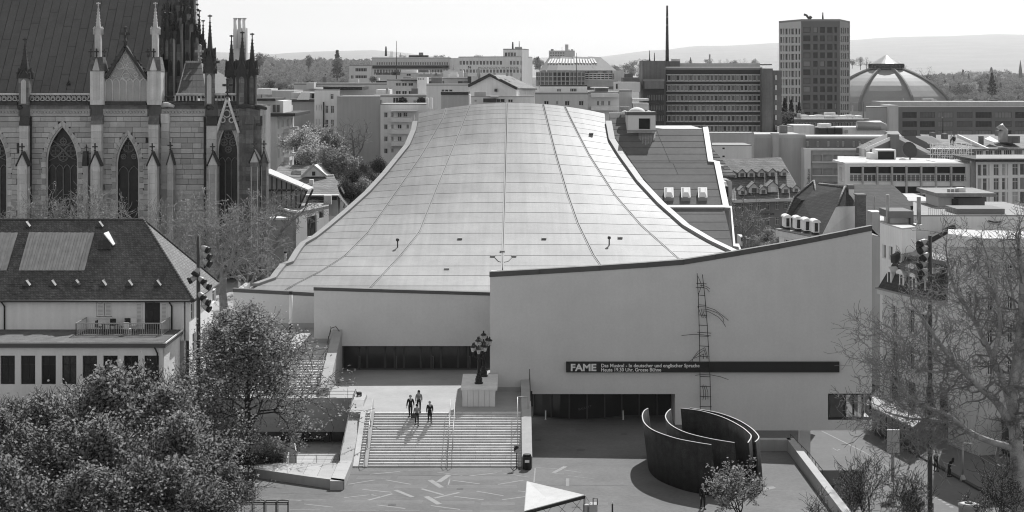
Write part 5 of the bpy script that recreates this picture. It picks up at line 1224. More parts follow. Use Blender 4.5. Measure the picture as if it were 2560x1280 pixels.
# roof: front slope, hip, back slope, with kicked eaves
ov = .45; ex = HX1 + ov; hx = PX(358, RY)
A, B_, C_, D = Vector((HX0, YH - ov, EZ + .05)), Vector((ex, YH - ov, EZ + .05)), Vector((hx, RY, RZ)), Vector((HX0, RY, RZ)); E_, F_ = Vector((ex, 154.9, EZ + .05)), Vector((HX0, 154.9, EZ + .05))
m = MB(); m.face([A, B_, C_, D]); m.face([F_, D, C_, E_]); m.m = 0
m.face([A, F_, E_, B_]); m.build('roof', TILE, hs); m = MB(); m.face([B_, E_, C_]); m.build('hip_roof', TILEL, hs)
rn = (B_ - A).cross(D - A).normalized()
RIDGE = mat('ridge_tiles', .08, .3, 2, fine=.2)
m = MB()
for a, b, n in ((D, C_, 60), (C_, B_, 34), (C_, E_, 30)):
    for i in range(n):
        p, q = a.lerp(b, i / n), a.lerp(b, (i + 1.1) / n)
        if a is D and p.x < -47: continue
        m.tube([p + Vector((0, 0, .02)), q + Vector((0, 0, .05))], [.13, .10], 6)
m.build('ridge_tiles', RIDGE, hs, kind='stuff')
for a, b in ((A, B_), (B_, E_)): m = MB(); m.tube([a - Vector((0, 0, .06)), b - Vector((0, 0, .06))], .10, 6); m.build('gutter', DARKST, hs)
rs2 = random.Random(4)
# rows of tiles standing slightly proud near the eaves
m = MB()
for j in range(42):
    t = j / 42; a = A.lerp(D, t); b = B_.lerp(C_, t); x0 = max(a.x, -45.5); n = int((b.x - x0) / .55)
    for i in range(n):
        if rs2.random() < .42:
            x_ = x0 + (b.x - x0) * i / n; p = Vector((x_, a.y, a.z)) + rn * rs2.uniform(.015, .045); q = D - A; q = q.normalized() * .17
            m.face([p, p + Vector((.5, 0, 0)), p + Vector((.5, 0, 0)) + q, p + q])
m.build('raised_tiles', TILE, hs, kind='stuff')
hp_ = lambda px, py, l=0: onplane(px, py, A, rn) + rn * l
CORR = mat('corrugated_sheet', .38, .1, 1, rough=.6, streak=.2)
def pixpanel(c, n):
    b = MB()
    q = [hp_(*p, .10) for p in c]
    f = lambda u, v: q[0].lerp(q[1], u).lerp(q[3].lerp(q[2], u), v)
    for i in range(n):
        u0, u1 = i / n, (i + 1) / n
        c4 = [f(u0 + .002, 0), f(u1 - .002, 0), f(u1 - .002, 1), f(u0 + .002, 1)]; b = MB(); b.hexa([x - rn * .06 for x in c4], [x + rn * (.02 + .03 * (i % 2)) for x in c4]); b.build('metal_strip', CORR, hs)
pixpanel([(47, 678), (211, 678), (237, 584), (73, 583)], 22); pixpanel([(-90, 678), (17, 678), (45, 584), (-70, 583)], 14)
for k, (px, py) in enumerate([(68, 712), (132, 712), (192, 711), (258, 712), (323, 712), (394, 712), (68, 565), (250, 565)]):
    p = hp_(px, py, 0); m = MB(); m.prism([p + Vector((-.32, -.5, -.05)), p + Vector((.32, -.5, -.05)), p + Vector((0, -.45, .38))], (0, .9, .1)); v = m.build('roof_vent', RIDGE, hs)
    m = MB(); m.face([p + Vector((.34, -.52, -.03)), p + Vector((.35, -.05, .05)), p + Vector((0, -.05, .44)), p + Vector((0, -.5, .41))]); m.build('vent_flashing', STEEL, v)
p = hp_(264, 622, 0); m = MB(); m.prism([p + Vector((-.65, -.3, 0)), p + Vector((.55, -.3, 0)), p + Vector((.55, -.3, .45)), p + Vector((-.05, -.3, 1.25)), p + Vector((-.65, -.3, .45))], (0, 1.6, 0)); d = m.build('dormer', TILE, hs)
m = MB(); m.hexa([p + Vector((.72, -.45, .3)), p + Vector((.72, 1.5, .3)), p + Vector((-.05, 1.5, 1.28)), p + Vector((-.05, -.45, 1.28))], [p + Vector((.74, -.45, .38)), p + Vector((.74, 1.5, .38)), p + Vector((-.05, 1.5, 1.38)), p + Vector((-.05, -.45, 1.38))]); m.build('dormer_roof', WHITE, d)
m = MB(); [m.box(p.x - .55, p.x + .45, p.y - .36, p.y - .31, p.z + .08 + k * .11, p.z + .15 + k * .11) for k in range(7)]; m.build('louvres', DARKST, d, kind='stuff')
# downpipes
for px in (430, 12):
    m = MB(); x = PX(px, YH); m.tube([(x - .15, YH - .4, EZ - .1), (x, YH - .1, EZ - .5), (x, YH - .1, 8.95)], .07, 6); m.build('downpipe', BLACK, hs)
# annex
YA = 136.0; AX1 = -27.6; AZ = 8.9; fa = Face((HX0, YA), (AX1, YA))
aw = [fa.rect(x0, x0 + 36, 889, 961) for x0 in (1, 52, 103.5, 155, 206.5, 258, 309.5, 361)]
m = MB(); wall_holes(m, fa, 0, fa.L, 0, AZ - .35, aw, .3); m.T = fa.T; m.box(0, fa.L, .36, .45, 0, AZ - .4); m.T = None; an = m.build('annex', WHITEW, hs)
for h in aw: window(hs, fa, h, (1, 1), BLACK, [GLASS, mat('window_glass', .05, .4, .6, rough=.1, spec=.6, fine=.3)], .26, fw=.08)
m = MB(); m.box(AX1 - .4, AX1, YA + .46, YH - .01, 0, AZ - .35); m.build('annex_wall', WHITEW, hs)
MOSS = mat('mossy_gravel', .11, .4, 1.2, fine=.4, blotch=.3)
m = MB(); m.box(HX0, AX1 + .25, YA - .3, YH - .006, AZ - .34, AZ - .02); m.build('annex_roof', COPE, hs); m = MB(); m.box(HX0, AX1 + .05, YA - .1, YH - .02, AZ - .019, AZ + .03); m.build('roof_gravel', MOSS, hs)
m = MB(); m.bar((AX1 + .26, YA - .28, AZ + .02), (AX1 + .26, YH, AZ + .02), .08, .12); m.build('roof_edge', WHITE, hs)
m = MB(); x = PX(394, YA); m.tube([(x - .2, YA - .25, AZ - .3), (x, YA - .1, AZ - .8), (x, YA - .1, 0)], .07, 6); m.build('downpipe', BLACK, hs)
# terrace railing and furniture
rx0, rx1, ry0 = PX(190, 139.4), PX(403, 139.4), 139.4
o = thing('terrace_railing', 'white barred railing round the little roof terrace of the white house', 'railing', (rx0, ry0, AZ))
def barred(p, q, n):
    p, q = Vector(p), Vector(q); m = MB(); m.bar(p + Vector((0, 0, 1.05)), q + Vector((0, 0, 1.05)), .07); m.bar(p + Vector((0, 0, .08)), q + Vector((0, 0, .08)), .05); m.build('rail', STEEL, o)
    for i in range(n + 1): m = MB(); a = p.lerp(q, i / n); m.bar(a, a + Vector((0, 0, 1.05)), .055 if i % 12 == 0 else .03); m.build('baluster', STEEL, o)
barred((rx0, ry0, AZ), (rx1, ry0, AZ), 46); barred((rx1, ry0, AZ), (rx1, YH - .1, AZ), 12); barred((rx0, ry0, AZ), (rx0, YH - .1, AZ), 12)
m = MB(); m.box(rx0 + .05, rx1 - .05, ry0 + .05, YH - .1, AZ + .03, AZ + .07); m.build('deck', mat('dark_deck', .05, .2, 2), o)
def chair(px, Y, yaw, label, m_):
    x = PX(px, Y); c = thing('chair', label, 'chair', (x, Y, AZ + .07)); c.rotation_euler = (0, 0, yaw)
    def lb(name, *b): m = MB(); m.box(*b); link(name, m.mesh(name, m_), c)
    lb('seat', -.24, .24, -.22, .22, .42, .47); lb('backrest', -.24, .24, .2, .25, .47, .98)
    for a in (-.21, .17):
        for b in (-.2, .17): lb('leg', a, a + .04, b, b + .04, 0, .42)
x = PX(277, 141); t = thing('table', 'dark table on the roof terrace of the white house', 'table', (x, 141, AZ + .07)); m = MB(); m.box(x - .7, x + .7, 140.6, 141.4, AZ + .78, AZ + .82); m.build('tabletop', BLACK, t)
for a in (-.6, .6):
    for b in (140.7, 141.3): m = MB(); m.box(x + a - .03, x + a + .03, b - .03, b + .03, AZ + .08, AZ + .78); m.build('leg', BLACK, t)
chair(281, 141.9, 0, 'dark chair behind the terrace table', BLACK); chair(248, 141.1, 1.4, 'dark chair at the left end of the terrace table', BLACK); chair(306, 141.2, -1.4, 'dark chair at the right end of the terrace table', BLACK); chair(318, 142.2, .1, 'dark chair near the house wall beside the white chair', BLACK); chair(333, 142, 0, 'white chair on the terrace near the door', WHITE); chair(319, 140.1, 2.9, 'pale low chair close to the terrace railing', WHITE)
# ================================================================== CITY BEHIND
BW1 = mat('city_white_render', .8, .06, .3, streak=.08); BW2 = mat('city_pale_grey', .62, .06, .3, streak=.08); BW3 = mat('city_grey_wall', .45, .08, .3, streak=.10, blotch=.06)
BW4 = mat('city_dark_wall', .17, .1, .3, streak=.1); ROOFP = mat('city_pale_roof', .50, .12, .3); ROOFG = mat('city_grey_roof', .28, .15, .3); ROOFD = mat('city_dark_roof', .05, .2, .5, fine=.2, brick=(.3, .3, .03, .6))
CTILE = mat('city_roof_tiles', .22, .2, .6, fine=.25, brick=(.3, .24, .03, .6), blotch=.15); FRW = mat('white_frames', .7, 0); FRD = mat('dark_frames', .05, 0)
ROUGHC = mat('stained_concrete', .17, .18, .25, streak=.25, fine=.1); SPAN = mat('dark_spandrel', .05, .15, .4)
def core(mb, pts, z0, z1):
    mb.prism([(x, y, z0) for x, y in pts], (0, 0, z1 - z0))
def bld(name, label, edge, ytop, wm, wins=None, zb=-4, depth=14, roof=None, style=(1, 0), fm=None, panes=None, cat='building', par=.35, reveal=.25, flat=True, fw=.07, group=None, parent=None):
    """block whose visible faces run through edge = [(px, Y), ...] left to right; wins[i] = pixel rects (x0,x1,y0,y1[,style]) on face i"""
    pts = [(PX(x, Y), Y) for x, Y in edge]; zt = PZ(ytop, edge[0][1] if len(edge) < 3 else edge[1][1])
    o = parent or thing(name, label, cat, (pts[0][0], pts[0][1], zb), group)
    dirs = [(Vector(b) - Vector(a)).normalized() for a, b in zip(pts, pts[1:])]
    bx = lambda p, vis: p[0] * ((p[1] + depth) / p[1] if vis else 1.0)     # flanks that would show run nearly along the view, as in the photo
    back = [(bx(pts[-1], pts[-1][0] < 0), pts[-1][1] + depth), (bx(pts[0], pts[0][0] > 0), pts[0][1] + depth)]
    c = Vector((sum(p[0] for p in pts + back) / (len(pts) + 2), sum(p[1] for p in pts + back) / (len(pts) + 2)))
    ins = [tuple(c + (Vector(p) - c) * (1 - min(.25, .5 / max((Vector(p) - c).length, 1)))) for p in pts + back]
    m = MB(); core(m, [(x, y + .3) for x, y in ins[:len(pts)]] + ins[len(pts):], zb, zt - .02); m.build('wall_core', wm if not isinstance(wm, list) else wm[0], o)
    for i, (a, b) in enumerate(zip(pts, pts[1:])):
        fc = Face(a, b); hs_ = []; st = []
        for r in (wins[i] if wins and i < len(wins) else []):
            h = fc.rect(*r[:4]); h = (max(h[0], .05), min(h[1], fc.L - .05), h[2], min(h[3], zt - .05))
            if h[1] - h[0] > .1: hs_.append(h); st.append(r[4] if len(r) > 4 else style)
        w_ = wm[i] if isinstance(wm, list) else wm
        m = MB(); wall_holes(m, fc, 0, fc.L, zb, zt, hs_, reveal); m.build('wall', w_, o)
        for h, s in zip(hs_, st): window(o, fc, h, s, fm or FRW, panes or PANED, reveal, flat=flat, fw=fw)
    sd = [(pts[0], back[1]), (back[0], pts[-1])]
    m = MB()
    for a, b in sd: m.face([(a[0], a[1], zb), (b[0], b[1], zb), (b[0], b[1], zt), (a[0], a[1], zt)])
    m.build('wall', wm[-1] if isinstance(wm, list) else wm, o)
    m = MB(); core(m, pts + back, zt, zt + par); m.build('roof', roof or ROOFG, o)
    L_ = (Vector(pts[-1]) - Vector(pts[0])).length
    if depth >= 8 and L_ > 8 and parent is None and name not in ('framed_office', 'terrace_building', 'corner_block', 'balcony_block', 'office_tower', 'white_box_house', 'narrow_house', 'corner_house'):
        rr2 = random.Random(len(label) * 7 + int(edge[0][0]))      # roof clutter: plant boxes, pipes, parapet cap
        for k in range(int(min(6, L_ / 5))):
            t = rr2.uniform(.06, .9); e = rr2.uniform(.2, .8); q = Vector(pts[0]).lerp(Vector(pts[-1]), t); x, y = q.x, q.y + depth * e; h = rr2.uniform(.5, 1.5) * (1 + edge[0][1] / 900); w2 = rr2.uniform(.4, 1.3) * (1 + edge[0][1] / 900)
            if not -9.8e9 < x < 9e9: continue
            b = MB()
            if k % 3 == 2: b.tube([(x, y, zt + par - .02), (x, y, zt + par + h * 1.5)], .16, 6); b.build('vent_pipe', STEEL, o)
            else: b.box(x, x + w2 * 1.4, y, y + w2, zt + par - .02, zt + par + h); b.build('roof_box', (BW1, BW2, BW4, ROOFP)[rr2.randrange(4)], o)
        b = MB(); a, c_ = Vector(pts[0]), Vector(pts[1] if len(pts) == 2 else pts[-2]); b.bar((a.x, a.y + .12, zt + par + .1), (c_.x, c_.y + .12, zt + par + .1), .3, .22); b.build('parapet_cap', BW1, o)
    return o
def grid(xs, ys): return [(a, b, c, d) for c, d in ys for a, b in xs]
def cols(x0, x1, n, f): s = (x1 - x0) / n; return [(x0 + i * s + s * (1 - f) / 2, x0 + (i + 1) * s - s * (1 - f) / 2) for i in range(n)]
def pbox(name, m_, parent, x0, x1, y0, y1, Y, depth=3):
    b = MB(); b.box(PX(x0, Y), PX(x1, Y), Y, Y + depth, PZ(y1, Y), PZ(y0, Y)); return b.build(name, m_, parent)
def poly(name, m_, parent, pts, thick=(0, .4, 0)):
    b = MB(); b.prism([P(*p) for p in pts], thick); return b.build(name, m_, parent)
def tbox(name, label, cat, m_, x0, x1, y0, y1, Y, depth=3, group=None):
    b = MB(); b.box(PX(x0, Y), PX(x1, Y), Y, Y + depth, PZ(y1, Y), PZ(y0, Y)); return tag(b.build(name, m_), label, cat, group)
def pipe(name, m_, parent, px, y0, y1, Y, r, n=8):
    b = MB(); b.tube([P(px, y1, Y), P(px, y0, Y)], r, n); return b.build(name, m_, parent)
def antenna(px, y0, y1, Y, label, r=.12, arms=()):
    p = P(px, y1, Y); o = thing('antenna', label, 'antenna', p); m = MB(); m.tube([p, P(px, y0, Y)], [r, r * .5], 5); m.build('pole', DARKST, o)
    for a, b in arms: pbox('panel', STEEL, o, px - a, px + a, b, b + a * 3, Y - .2, .5)
    return o
# --- left: apartment house beyond the church
o = bld('apartment_house', 'pale apartment house with stacked balconies right behind the church', [(630, 262), (692, 262), (735, 281)], 292, [BW2, BW1], [[], [(694, 699, 300, 322), (703, 710, 300, 318), (717, 722, 297, 315), (727, 733, 295, 320), (694, 699, 335, 357), (703, 710, 333, 353), (717, 722, 330, 348), (727, 733, 328, 352), (694, 699, 372, 395), (703, 710, 370, 390), (717, 722, 365, 385), (727, 733, 362, 388), (703, 710, 405, 420), (717, 722, 400, 418)]], depth=18, par=.1)
pbox('cornice', FRD, o, 628, 738, 283, 291, 261, 20); pbox('penthouse', BW1, o, 640, 708, 252, 283, 264, 10); pbox('penthouse_roof', SPAN, o, 636, 688, 246, 252, 263, 12)
for x in (668, 682, 692): pbox('penthouse_window', GLASS2, o, x, x + 7, 262, 280, 263.9, .2)
fcb = PF(692, 262, 735, 281)
for y in (322, 355, 392): m = MB(); m.T = fcb.T; a = fcb.rect(712, 716, y, y + 8); m.box(a[0] - 1.2, a[0] + 2.2, -.9, -.01, a[2], a[3]); m.T = None; m.build('balcony', BW1, o)
for y in (318, 350, 383): m = MB(); m.T = fcb.T; a = fcb.rect(724, 728, y, y + 8); m.box(a[1], a[1] + 2.2, -.9, -.01, a[2], a[3]); m.T = None; m.build('balcony', BW1, o)
# --- beige house with awning roof window and the blank wall
o = bld('town_house', 'grey and white stepped house with slanted roof window behind the blossom tree', [(725, 300), (786, 300)], 252, BW3, [[]], depth=20)
poly('roof_window', GLASS2, o, [(741, 250, 299), (773, 250, 299), (775, 232, 304), (752, 232, 304)], (0, .3, .1)); pbox('attic', BW2, o, 728, 786, 231, 251, 304, 12); pbox('attic_window', GLASS, o, 779, 785, 234, 248, 303.9, .2); pbox('eave', SPAN, o, 722, 788, 251, 254, 299.5, 3)
o = bld('town_house', 'white house with crossed windows between the blossom tree and the blank grey wall', [(786, 298), (850, 298)], 226, BW1, [[(826, 834, 235, 248), (813, 821, 264, 283), (827, 835, 264, 283), (813, 821, 299, 319), (827, 835, 299, 319), (791, 793, 262, 276), (797, 799, 262, 276), (803, 805, 262, 276), (791, 793, 298, 312), (797, 799, 298, 312)]], style=(1, 1), depth=20, par=.2)
pbox('roof_lights', ROOFD, o, 808, 905, 217, 225, 300, 14); pipe('downpipe', FRD, o, 809, 255, 320, 297.8, .12)
bld('blank_house', 'tall house showing only a blank stained grey side wall behind a bare tree', [(842, 285), (951, 285)], 243, BW3, [[]], depth=12, par=.15)
o = bld('balcony_house', 'white apartment house with three rows of white balconies left of the great roof', [(951, 284.5), (1066, 284.5)], 262, BW1, [[(960, 969, 281, 294), (978, 984, 281, 293), (994, 1004, 281, 293), (1008, 1018, 281, 292), (960, 969, 311, 324), (978, 984, 311, 322), (994, 1004, 311, 322), (1016, 1022, 311, 322), (960, 969, 341, 354), (978, 984, 341, 353), (994, 1004, 341, 353), (960, 969, 371, 384), (978, 984, 371, 382)]], depth=12, par=.15)
for y in (294, 324, 354): pbox('balcony', BW1, o, 977, 1028, y, y + 11, 282.9, 1.6)
pbox('balcony_roof', BW2, o, 977, 1042, 276, 278.5, 282.6, 1.9)
o = bld('terrace_house', 'low roof terrace house with green planters beside the dark topped block', [(936, 300), (1066, 300)], 243, BW2, [[(947, 956, 249, 261), (982, 1003, 243, 260), (1033, 1041, 250, 260)]], depth=8, style=(2, 0))
for x, y in ((1007, 252), (1053, 252)):
    pass
pbox('roof_box', BW1, o, 940, 975, 224, 242, 303, 6); pipe('flue', STEEL, o, 968, 220, 243, 301, .25); pbox('door_frame', BW1, o, 1064, 1070, 245, 272, 299, 2); pbox('door_frame', BW1, o, 1074, 1080, 245, 272, 299, 2)
o = bld('dark_topped_block', 'grey rooftop block with a dark band along its top', [(1103, 302), (1170, 302)], 237, BW3, [[]], depth=10, par=.01); pbox('dark_band', SPAN, o, 1102, 1171, 230, 237, 301.8, 10.4); pbox('white_edge', BW1, o, 1170, 1174, 236, 262, 302.5, 8)
o = bld('courtyard_house', 'pale flat house with a long bright roof edge and a row of small dark windows', [(1066, 380), (1190, 380)], 215, BW1, [[(1104, 1111, 224, 231), (1113, 1121, 224, 231), (1123, 1131, 224, 231)]], depth=12, roof=ROOFP, fm=FRD)
o = bld('studio_house', 'grey house with two rows of three square windows and a pale stair tower', [(967, 400), (1045, 400)], 202, BW2, [[(989, 1002, 207, 215), (1005, 1017, 207, 215), (1021, 1033, 207, 215), (989, 1002, 227, 240), (1005, 1017, 227, 240), (1021, 1033, 227, 240)]], depth=14, fm=FRW); pbox('stair_tower', BW1, o, 1043, 1068, 193, 245, 398, 8); pbox('roof_parapet', SPAN, o, 1002, 1045, 199, 202, 399, 10)
for x in (1046, 1051, 1057): pbox('vent', FRD, o, x, x + 2, 196, 199, 397.9, .1)
o = bld('long_shed', 'long low grey building with dark glazed strip behind the studio house', [(1066, 430), (1175, 430)], 198, BW3, [[(1069, 1082, 203, 213), (1083, 1096, 203, 213), (1097, 1110, 203, 213), (1145, 1157, 203, 213), (1158, 1170, 203, 213)]], depth=14, fm=FRD); pbox('roof_unit', FRD, o, 1169, 1186, 191, 214, 425, 5); pipe('flue', STEEL, o, 1197, 171, 200, 426, .4)
for x in range(1008, 1170, 20): pbox('roof_slab', ROOFG, o, x, x + 19, 193 + (x % 3), 196, 432, 8)
o = bld('low_terrace_block', 'low white roof terraces with a rounded bush at the left', [(924, 440), (970, 440)], 205, BW2, [[(937, 949, 208, 213)]], depth=14); pbox('awning', SPAN, o, 940, 968, 202, 213, 438, 2)
o = bld('rooftop_units', 'pale rooftop houses in front of the long school building', [(1000, 520), (1170, 520)], 184, BW2, [[(1016, 1027, 180, 190)]], depth=12, par=.1); pbox('roof_house', BW1, o, 1002, 1042, 174, 184, 521, 8); pbox('roof_house', BW1, o, 1108, 1158, 176, 192, 515, 8); pbox('door', GLASS2, o, 1131, 1137, 182, 191, 514.8, .2); pbox('roof_house', GLASS2, o, 980, 1001, 179, 188, 520, 5)
for x in (1045, 1062, 1080, 1088): pbox('bright_hatch', WHITE, o, x, x + 12, 183.5, 186, 518, 3)
for k in range(9): pbox('solar_panel', GLASS2, o, 935 + k * 7, 941 + k * 7, 181 + (k % 2), 187, 519 + (k % 3), 2)
# --- gable house
o = thing('gable_house', 'white house with broad pale gable and dark roof above the great roof ridge', 'house', P(1172, 262, 330)); Pg = lambda x, y, Y: P(x, y, Y)
m = MB(); m.prism([Pg(1172, 262, 330), Pg(1291, 262, 325), Pg(1291, 221, 325), Pg(1225, 188, 327.5), Pg(1172, 214, 330)], (0, .4, 0)); m.build('gable_wall', BW1, o)
m = MB(); rt = [Pg(1225, 186, 327), Pg(1292, 220, 324.6), Pg(1343, 221, 345), Pg(1270, 188, 349)]; m.hexa([v - Vector((0, 0, .3)) for v in rt], rt); m.build('roof', CTILE, o)
m = MB(); rt = [Pg(1170, 214, 329.6), Pg(1225, 186, 327), Pg(1270, 188, 349), Pg(1216, 214, 351)]; m.hexa([v - Vector((0, 0, .3)) for v in rt], rt); m.build('roof', CTILE, o)
m = MB(); m.bar(Pg(1172, 214, 329.5), Pg(1225, 187, 327), .4, .5); m.bar(Pg(1225, 187, 327), Pg(1292, 221, 324.5), .4, .5); m.build('verge', FRD, o)
bld('', '', [(1291, 325.5), (1338, 344)], 222, BW1, [[(1296, 1303, 227, 237), (1308, 1316, 227, 238), (1325, 1331, 227, 238), (1298, 1305, 250, 260), (1314, 1322, 250, 260)]], parent=o, depth=8, par=.01)
pbox('gable_window', FRD, o, 1236, 1243, 222, 229, 326.6, .4); pbox('balcony_slab', BW1, o, 1291, 1337, 243, 246, 325, 3)
for x in (1221, 1233, 1265, 1275): pbox('roof_vent', STEEL, o, x, x + 6, 183, 190, 332, 1)
for x, y in ((1240, 192), (1250, 195), (1277, 193)): poly('roof_light', WHITE, o, [(x, y, 326), (x + 6, y + 1, 326), (x + 12, y + 6, 325.6), (x + 6, y + 6, 325.6)], (0, .1, .1))
o = bld('terrace_row', 'row of low roof terraces with awnings just behind the great roof ridge', [(1172, 318), (1336, 318)], 243, BW2, [[(1186, 1192, 249, 255), (1240, 1262, 247, 256), (1270, 1282, 248, 256)]], depth=5, par=.2); pbox('awning', SPAN, o, 1208, 1240, 246, 256, 315, 2); pbox('screen', BW3, o, 1186, 1215, 229, 242, 320, 2); pbox('parasol', WHITE, o, 1226, 1246, 240, 242, 316, 2)
# --- school with lettering
o = bld('school_building', 'long pale school building with three window rows and rooftop lettering on its front', [(930, 630), (1124, 630)], 147, BW2, [grid(cols(940, 1121, 30, .62), [(155, 162.5)]) + grid(cols(934, 1121, 26, .7), [(173.5, 183)])], depth=20, roof=ROOFP)
pbox('dark_band', SPAN, o, 931, 1121, 163.5, 171, 629.2, .7); pbox('attic', SPAN, o, 1022, 1070, 138, 145.5, 634, 6)
bld('', '', [(1124, 629), (1146, 612)], 147, BW1, [[]], parent=o, depth=20, par=.1)
bld('', '', [(1146, 612), (1298, 600), (1331, 622)], 143, BW1, [[r for r in grid(cols(1147, 1298, 18, .68), [(152, 162)]) if not 1254 < r[0] < 1272] + grid(cols(1147, 1298, 18, .68), [(173.5, 182)]), grid([(1301, 1304), (1305, 1309), (1311, 1314), (1315, 1319)], [(153, 162), (173, 183), (193, 203)])], parent=o, depth=22, roof=ROOFP)
bld('', '', [(1258, 606), (1305, 603), (1322, 616)], 124, BW1, [cols(1261, 1290, 4, .8) and [(a, b, 131, 143) for a, b in cols(1261, 1290, 4, .8)], []], parent=o, depth=12)
pbox('roof_plant', BW3, o, 1287, 1305, 117, 124, 608, 5)
NSHM = mat('sign_letters', .06, 0)
text('NSH', 1170, 171, 6.5, 609.4, o, 21, .02, NSHM); text('BILDUNGSZENTRUM BASEL', 1196, 172, 5, 599.3, o, 101, .0, NSHM)
for px, y0 in ((965, 116), (1282, 105), (1298, 103)): antenna(px, y0, 140, 632, {965: 'short mobile antenna on the left end of the school roof', 1282: 'thick antenna on the school tower', 1298: 'thin antenna at the right of the school tower roof'}[px], .5 if px != 1298 else .25, ((2, y0 + 4), (2, y0 + 14)) if px == 965 else ())
antenna(991, 102, 200, 420, 'very thin tall mast rising before the long school building', .12)
o = bld('stepped_block', 'small pale block with ribbon windows at the left end of the school', [(873, 560), (929, 560)], 165, BW2, [[(888, 917, 170, 179, (6, 0)), (888, 917, 188, 196, (6, 0)), (877, 884, 188, 197), (888, 917, 206, 212, (6, 0))]], depth=16)
o = bld('roofscape_block', 'wide low roofs left of the school with tiled dormer roof and pale parapets', [(735, 430), (1000, 430)], 212, BW2, [[]], depth=20, roof=ROOFG); pbox('chimney_block', BW2, o, 766, 785, 206, 222, 425, 6); poly('tiled_roof', CTILE, o, [(785, 222, 424), (905, 220, 424), (890, 206, 440), (795, 207, 440)]); pbox('parapet', BW1, o, 640, 680, 222, 236, 400, 10); pbox('wall', BW3, o, 680, 735, 226, 262, 330, 14); pbox('parapet', WHITE, o, 636, 678, 222, 226, 380, 8)
# --- rotunda
o = thing('rotunda_building', 'office building with rounded glazed end and sloping roof full of slanted roof lights', 'building', P(1345, 230, 480))
ev = [(1348, 500), (1352, 486), (1366, 477), (1392, 472), (1432, 474), (1485, 487), (1541, 506)]; rg = [(1374, 512), (1376, 500), (1384, 494), (1402, 490), (1432, 492), (1470, 502), (1502, 516)]
m = MB()
for i in range(len(ev) - 1): m.face([P(ev[i][0], 176, ev[i][1]), P(ev[i + 1][0], 176 , ev[i + 1][1]), P(rg[i + 1][0], 143, rg[i + 1][1]), P(rg[i][0], 141, rg[i][1])])
m.face([P(x, 141, Y) for x, Y in rg]); m.build('roof', mat('standing_seam_roof', .17, .08, .4, streak=.1), o)
for i in range(len(ev) - 1):
    fc = PF(ev[i][0] + 1, ev[i][1] + .5, ev[i + 1][0] - .5, ev[i + 1][1] + .5); m = MB(); hh = [(fc.L * .15, fc.L * .42, PZ(184, ev[i][1]), PZ(177.5, ev[i][1])), (fc.L * .55, fc.L * .8, PZ(184, ev[i][1]), PZ(177.5, ev[i][1]))]
    wall_holes(m, fc, 0, fc.L, PZ(225, 480), PZ(176, 480), hh, .2); m.build('wall', BW4, o)
    for h in hh: window(o, fc, h, (1, 0), FRW, PANES, .2, flat=True)
for k in range(17):
    x = 1362 + k * 8.6; t = (x - 1355) / 150
    for i in range(len(ev) - 1):
        if ev[i][0] <= x <= ev[i + 1][0]:
            u = (x - ev[i][0]) / (ev[i + 1][0] - ev[i][0]); a = P(ev[i][0], 176, ev[i][1]).lerp(P(ev[i + 1][0], 176, ev[i + 1][1]), u); b = P(rg[i][0], 141, rg[i][1]).lerp(P(rg[i + 1][0], 143, rg[i + 1][1]), u)
            p, q = a.lerp(b, .45), a.lerp(b, .78); up = Vector((0, -.5, .5)); w_ = Vector((.26, 0, 0)); m = MB(); m.hexa([p - w_, p + w_, q + w_, q - w_], [p - w_ + up * .6, p + w_ + up * .6, q + w_ + up * .6, q - w_ + up * .6]); m.build('roof_light', BW2, o)
gp = [(1341, 470), (1352, 461), (1382, 456), (1424, 457), (1462, 463), (1540, 482)]
for i in range(len(gp) - 1):
    fc = PF(*gp[i], *gp[i + 1]); yb = 214 if i < 4 else 199; n = max(2, int((gp[i + 1][0] - gp[i][0]) / 9)); fr_ = MB(); fr_.T = fc.T; zt, zb = PZ(180 if i < 4 else 184, 462), PZ(yb, 462)
    q = MB(); q.T = fc.T; q.box(0, fc.L, .1, .4, zb, zt); q.T = None; g_ = q.build('glass_front', GLASS2 if i % 2 else GLASS, o)
    for j in range(n + 1): fr_.box(fc.L * j / n - .12, fc.L * j / n + .12, -.1, .1, zb, zt)
    for j in range(4): z = zb + (zt - zb) * j / 3; fr_.box(0, fc.L, -.08, .09, z - .12, z + .12)
    fr_.T = None; fr_.build('glazing_grid', BW3, g_, kind='stuff')
pbox('terrace_floor', BW3, o, 1342, 1545, 200, 216, 465, 20); pbox('lift_shaft', BW2, o, 1534, 1560, 176, 205, 480, 6); pbox('glass_strip', GLASS2, o, 1561, 1582, 184, 199, 480, 3)
antenna(1441, 132, 215, 455, 'thin flag pole before the rotunda', .12)
o = bld('far_hospital', 'pale distant block with a single square chimney on the horizon', [(1372, 1500), (1437, 1500)], 128, BW2, [grid(cols(1374, 1412, 6, .7), [(131, 134), (137, 140)])], depth=40); pbox('chimney', BW2, o, 1413, 1421, 111, 129, 1502, 6)
